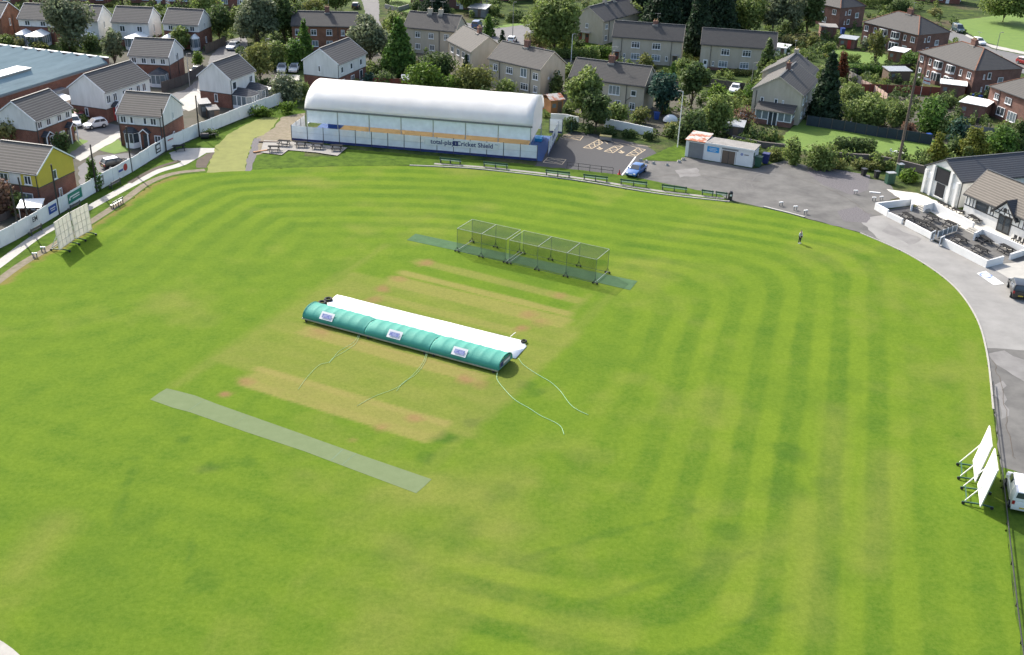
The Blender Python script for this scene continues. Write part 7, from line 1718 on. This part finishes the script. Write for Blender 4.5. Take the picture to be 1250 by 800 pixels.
P_('bush', 'round light green bush at the end of the pink fence', 1040, 126, 102, 38, 'mid'); P_('bush', 'wide bushy thicket above the long dark blue fence', 1056, 154, 117, 66, 'mid', deep=.7, dens=1.2); P_('bush', 'bushes between the wide thicket and the red fence', 1094, 150, 124, 48, 'mid', deep=.7); P_('bush', 'dense round bush below the large brick semi', 1134, 162, 121, 44, 'lime', dens=1.3); P_('bush', 'darker small bush at the foot of the dense round one', 1150, 168, 144, 26, 'mid'); P_('bush', 'small pale bush by the tall dark conifer', 1012, 147, 124, 18, 'bright'); P_('bush', 'brown dry shrub on the dark blue fence behind the telegraph pole', 1108, 168, 148, 22, 'pink'); P_('bush', 'blue-grey shrub right of the dense round bush', 1166, 178, 142, 24, 'blue'); P_('bush', 'dark garden shrub between the red fence and the wide thicket', 1072, 138, 122, 28, 'dark')
P_('birch', 'thin birch on the lawn of the middle brick semi', 1067, 82, 33, 28, 'olive', dens=.8); P_('bush', 'clipped laurel below the middle brick semi', 1108, 84, 62, 26, 'lime')
P_('hedge', 'clipped dark hedge along the front of the back lawn', 1042, 187, 169, 48, 'dark', deep=1.5, dens=1.4); P_('column', 'golden conifer at the right end of the back lawn', 1142, 198, 163, 22, 'gold', dens=1.3); P_('column', 'broad golden-green conifer behind the clubhouse roof', 1185, 194, 156, 36, 'gold', dens=1.3); P_('tree', 'bright green shrub tree behind the clubhouse ridge', 1220, 194, 155, 44, 'lime'); P_('column', 'dark conifer at the right edge behind the clubhouse', 1240, 186, 146, 28, 'dark')
P_('bush', 'tall wild shrub right of the store hut', 966, 200, 167, 26, 'mid'); P_('bush', 'wide ivy-covered shrub on the rough bank', 1000, 207, 172, 44, 'mid', deep=.6); P_('bush', 'low weeds on the bank left of the wild shrubs', 946, 196, 182, 26, 'olive'); P_('bush', 'nettles under the stone wall by the telegraph pole', 1108, 222, 206, 34, 'bright', deep=.7); P_('bush', 'low bramble under the stone wall by the black bins', 1060, 207, 196, 50, 'olive', deep=.4); P_('bush', 'thin upright shrub growing over the stone wall', 1070, 206, 184, 14, 'mid')
P_('bush', 'dark shrub mass behind the lamp post, left part', 846, 172, 130, 42, 'dark', dens=1.2); P_('bush', 'dark shrub mass behind the store hut, middle part', 872, 166, 116, 44, 'mid', deep=.7); P_('bush', 'bare purple-brown shrub beside the flag pole', 908, 160, 130, 34, 'pink', dens=.5); P_('bush', 'pale shrub overhanging the white dome by the wall', 822, 165, 148, 34, 'olive'); P_('bush', 'weeds growing on the back edge of the store hut roof', 905, 184, 170, 60, 'mid', deep=.25)
for i, (u, vb, vt, w_) in enumerate([(744, 166, 156, 26), (768, 168, 158, 30), (792, 171, 161, 26)]):
    P_('bush', ['ivy on the white wall at its left end above the disabled bays', 'ivy on the middle of the white wall above the disabled bays', 'ivy on the right end of the white wall above the disabled bays'][i], u, vb, vt, w_, 'dark', 'ivy along the white wall', deep=.35)
P_('bush', 'dark ivy heap on the mesh fence at the end of the hall', 696, 160, 142, 28, 'dark', deep=.5)
P_('column', 'columnar conifer behind the white fence by the turning area', 116, 232, 194, 18, 'lime', dens=1.3); P_('bush', 'pink-brown bush at the corner of the yellow-gabled house', 8, 262, 217, 40, 'pink', dens=.8); P_('bush', 'green bush below the patio door of the yellow-gabled house', 24, 262, 232, 26, 'mid'); P_('bush', 'pinkish shrub behind the white canopy', 32, 268, 250, 20, 'pink'); P_('tree', 'yellow-green tree at the left end of the white-banded house', 16, 182, 134, 42, 'pale', dens=1.2); P_('bush', 'dark clipped bush between the two house porches', 76, 186, 160, 24, 'dark', dens=1.2)
P_('tree', 'broad tree at the top right corner over the open green', 1224, 27, -22, 62, 'mid', dens=1.2); P_('tree', 'leafy tree cut by the top edge left of the top right brick house', 1085, 8, -24, 44, 'mid'); P_('bush', 'hedge cut by the top edge behind the middle brick semi', 1100, 16, 0, 40, 'dark', deep=.5); P_('bush', 'flower border before the top right brick house', 1142, 20, 9, 20, 'pale')
P_('bush', 'scrubby weeds along the foot of the white fence by the turf strip', 318, 142, 130, 40, 'bright', deep=.5, dens=.7); P_('bush', 'low weeds at the fence end beside the hall', 352, 138, 122, 30, 'bright', deep=.6, dens=.6); P_('bush', 'dark weedy clump at the top of the paved corner', 256, 168, 158, 26, 'dark', deep=.6)
def undergrowth(name, label, tone, n_try, seed, hmin, hmax, thr, nseed):
    def inside(u, v, poly):
        c = False; k = len(poly); j = k - 1
        for i in range(k):
            (x1, y1), (x2, y2) = poly[i], poly[j]
            if (y1 > v) != (y2 > v) and u < (x2 - x1) * (v - y1) / (y2 - y1) + x1: c = not c
            j = i
        return c
    area = [[(430, 112), (560, 114), (690, 150), (800, 166), (880, 176), (960, 196), (1100, 208), (1260, 190), (1260, 90), (1150, 20), (1150, -20), (470, -20), (470, 60)], [(0, 60), (0, -14), (430, -20), (436, 56), (425, 70), (300, 92), (250, 60), (160, 62)], [(60, 190), (100, 170), (140, 165), (215, 130), (340, 118), (340, 90), (250, 130), (120, 118), (70, 150)]]
    skip = [k for k in PATCHES if k not in ('estate_yards', 'garden_soil', 'thicket_soil', 'far_verge', 'grass_verge', 'cream_house_lawn')]
    r = np.random.RandomState(seed); blobs = []
    for _ in range(n_try):
        k = r.choice(3, p=[.72, .2, .08]); poly = area[k]; us = [p[0] for p in poly]; vs = [p[1] for p in poly]
        v0, v1 = min(vs), max(vs); v = v0 + (v1 - v0) * r.rand(); u = r.uniform(min(us), max(us))
        if not inside(u, v, poly) or any(inside(u, v, PATCHES[q]) for q in skip): continue
        p = at(u, v)
        if fbm(np.array([p.x]), np.array([p.y]), 11, nseed, 3)[0] < thr: continue
        bad = False
        for hx, hy, hr, hw, hd in HOUSES:
            dx, dy = p.x - hx, p.y - hy; lx = dx * math.cos(hr) + dy * math.sin(hr); ly = -dx * math.sin(hr) + dy * math.cos(hr)
            if -1.6 < lx < hw + 1.2 and -2.6 < ly < hd + 1.0: bad = True; break
        if bad: continue
        h_ = r.uniform(hmin, hmax); s = r.uniform(.5, 1.1)
        blobs.append((p.x, p.y, h_ * .45, s, s, h_ * .55))
    o = leaf_obj(name, blobs, len(blobs) * 60, .2, tone, seed); tag(o, label, 'undergrowth', kind='stuff')
undergrowth('garden_scrub', 'low mid green scrub filling the gardens between the houses', 'mid', 2600, 5, .4, 1.9, .44, 41)
undergrowth('garden_thicket', 'dark green thicket filling the gaps between hedges and houses', 'dark', 2600, 6, .6, 2.8, .46, 47)
undergrowth('garden_weeds', 'yellow green weeds and tall grass in the rough garden corners', 'olive', 1400, 8, .2, .9, .48, 53)
for a in [
 ('bush', 'dark undergrowth standing for the shade beneath the broad dark conifer behind the hall', 470, 104, 86, 34, 'dark'), ('bush', 'dark shrub between the broad conifer and the bright bush', 505, 102, 84, 24, 'dark'),  # first one: dark leaves put in for the shade under the conifer
 ('bush', 'shrub below the pale willow, beside the white rendered house', 456, 92, 74, 24, 'mid'), ('hedge', 'hedge at the left side of the hill road', 428, 44, 32, 30, 'mid'),
 ('bush', 'shrubs right of the hill road above the two-chimney house', 476, 34, 20, 22, 'mid'), ('bush', 'bush left of the orange brick terrace under the big trees', 340, 60, 44, 22, 'dark'),
 ('bush', 'bush between the two white fronted houses in the far row', 128, 50, 38, 18, 'dark'), ('bush', 'bush between the white fronted house and the rightmost far house', 190, 56, 42, 18, 'mid'),
 ('bush', 'low bushes before the bright conservatories', 50, 60, 50, 24, 'olive'), ('hedge', 'hedge behind the brick wall of the factory yard, by the long white house', 178, 80, 68, 26, 'mid'),
 ('bush', 'dark shrub in the garden of the white gabled house', 322, 108, 94, 20, 'dark'), ('bush', 'shrub at the road corner under the olive tree', 304, 92, 80, 20, 'mid'),
 ('tree', 'leafy tree at the top edge between the orange far house and the hill road', 360, 6, -28, 40, 'mid'), ('tree', 'dark tree at the top edge right of the hill road', 478, 2, -26, 34, 'dark'),
 ('hedge', 'hedge along the far side of the road at the junction', 660, 20, 11, 30, 'mid'), ('bush', 'leafy bush beside the large broadleaf tree at the bend', 690, 60, 40, 26, 'mid'),
 ('bush', 'small dark shrub before the side-on cream house door', 708, 58, 48, 16, 'dark'), ('bush', 'low shrub below the left lattice window uphill', 768, 84, 73, 18, 'mid'),
 ('bush', 'shrub at the right end of the lattice-windowed house', 830, 88, 72, 22, 'mid'), ('hedge', 'low flowering bed under the windows of the white-door house', 900, 92, 85, 40, 'olive'),
 ('bush', 'shrub right of the white-door house by the side path', 952, 84, 66, 18, 'dark'), ('bush', 'bush between the central-chimney house and the one-chimney house', 692, 100, 78, 22, 'mid'),
 ('tree', 'leafy tree between the side-on house and the tall conifers', 768, 40, -2, 30, 'mid'), ('bush', 'bush on the rough slope left of the brick lean-to', 990, 58, 42, 22, 'olive'),
 ('bush', 'bush before the narrow window of the brick lean-to', 1012, 66, 50, 20, 'mid'), ('hedge', 'hedge at the left end of the thin birch lawn', 1036, 76, 66, 24, 'mid'),
 ('bush', 'flowering shrub at the wall of the middle brick semi', 1058, 60, 46, 20, 'grey'), ('hedge', 'row of small dark conifers against the black fence', 1062, 92, 80, 52, 'lime'),
 ('bush', 'shrub by the white flat outhouse roof', 1158, 132, 118, 22, 'dark'), ('bush', 'bush between the white roofed outhouse and the grey fence', 1162, 156, 142, 18, 'mid'),
 ('hedge', 'hedge beyond the middle brick semi at the top', 1068, 10, -2, 50, 'mid'), ('bush', 'dark bush below the large white canopy at the right', 1142, 132, 116, 22, 'dark'),
 ('bush', 'shrub behind the golden conifers by the grey fence', 1204, 178, 160, 26, 'mid'), ('bush', 'dark shrub left of the broad golden-green conifer', 1162, 192, 172, 20, 'dark'),
 ('bush', 'weeds on the bank above the dark gravel', 1020, 206, 194, 34, 'olive'), ('bush', 'bramble at the foot of the stone wall left of the telegraph pole', 1084, 208, 196, 22, 'mid'),
 ('bush', 'weeds along the end wall of the store hut', 944, 192, 178, 20, 'mid'), ('bush', 'dark bush between the two-chimney house and the dark yew', 508, 14, 0, 20, 'dark'),
 ('tree', 'tree in the gap between the wedged house and the side road', 588, 62, 40, 18, 'mid'), ('bush', 'overgrown hedge before the gate of the drive with the white car', 892, 136, 118, 26, 'mid'),
 ('bush', 'dark bushes beside the orange summer house', 692, 142, 124, 20, 'dark'), ('bush', 'shrub at the foot of the white wall under the corner tree', 716, 162, 148, 22, 'dark'),
 ('bush', 'large dark shrub right behind the store hut roof', 892, 162, 142, 28, 'dark'), ('bush', 'dark shrub by the wall between the white dome and the lamp post', 830, 174, 152, 24, 'dark')]:
    P_(*a)
o = MB(); n = 14; vs = []; fs_ = []
for j in range(6):
    for i in range(n): a = 2 * PI * i / n; e_ = j / 6 * PI / 2; vs.append((1.3 * math.cos(a) * math.cos(e_), .9 * math.sin(a) * math.cos(e_), .3 + 1.1 * math.sin(e_)))
for j in range(5):
    for i in range(n): fs_.append((j * n + i, j * n + (i + 1) % n, (j + 1) * n + (i + 1) % n, (j + 1) * n + i))
fs_.append(tuple(5 * n + i for i in range(n)))
t = thing('garden_dome', 'small white domed cover behind the wall beside the round grey-topped tree', 'garden dome', at(818, 150), .1)
o.add(vs, fs_).build('dome_cover', M['pvc'], t, smooth=True); MB().tube([(0, 0, 0), (0, 0, .3)], .8, 12).build('base', M['dgrey'], t)
for i, (u, vb, vt, w_, lab) in enumerate([(896, -8, -60, 90, 'far tree belt left of the middle, above the top edge'), (735, -10, -60, 60, 'far tree above the side-on cream house')]):
    P_('tree', lab, u, vb, vt, w_, 'mid')
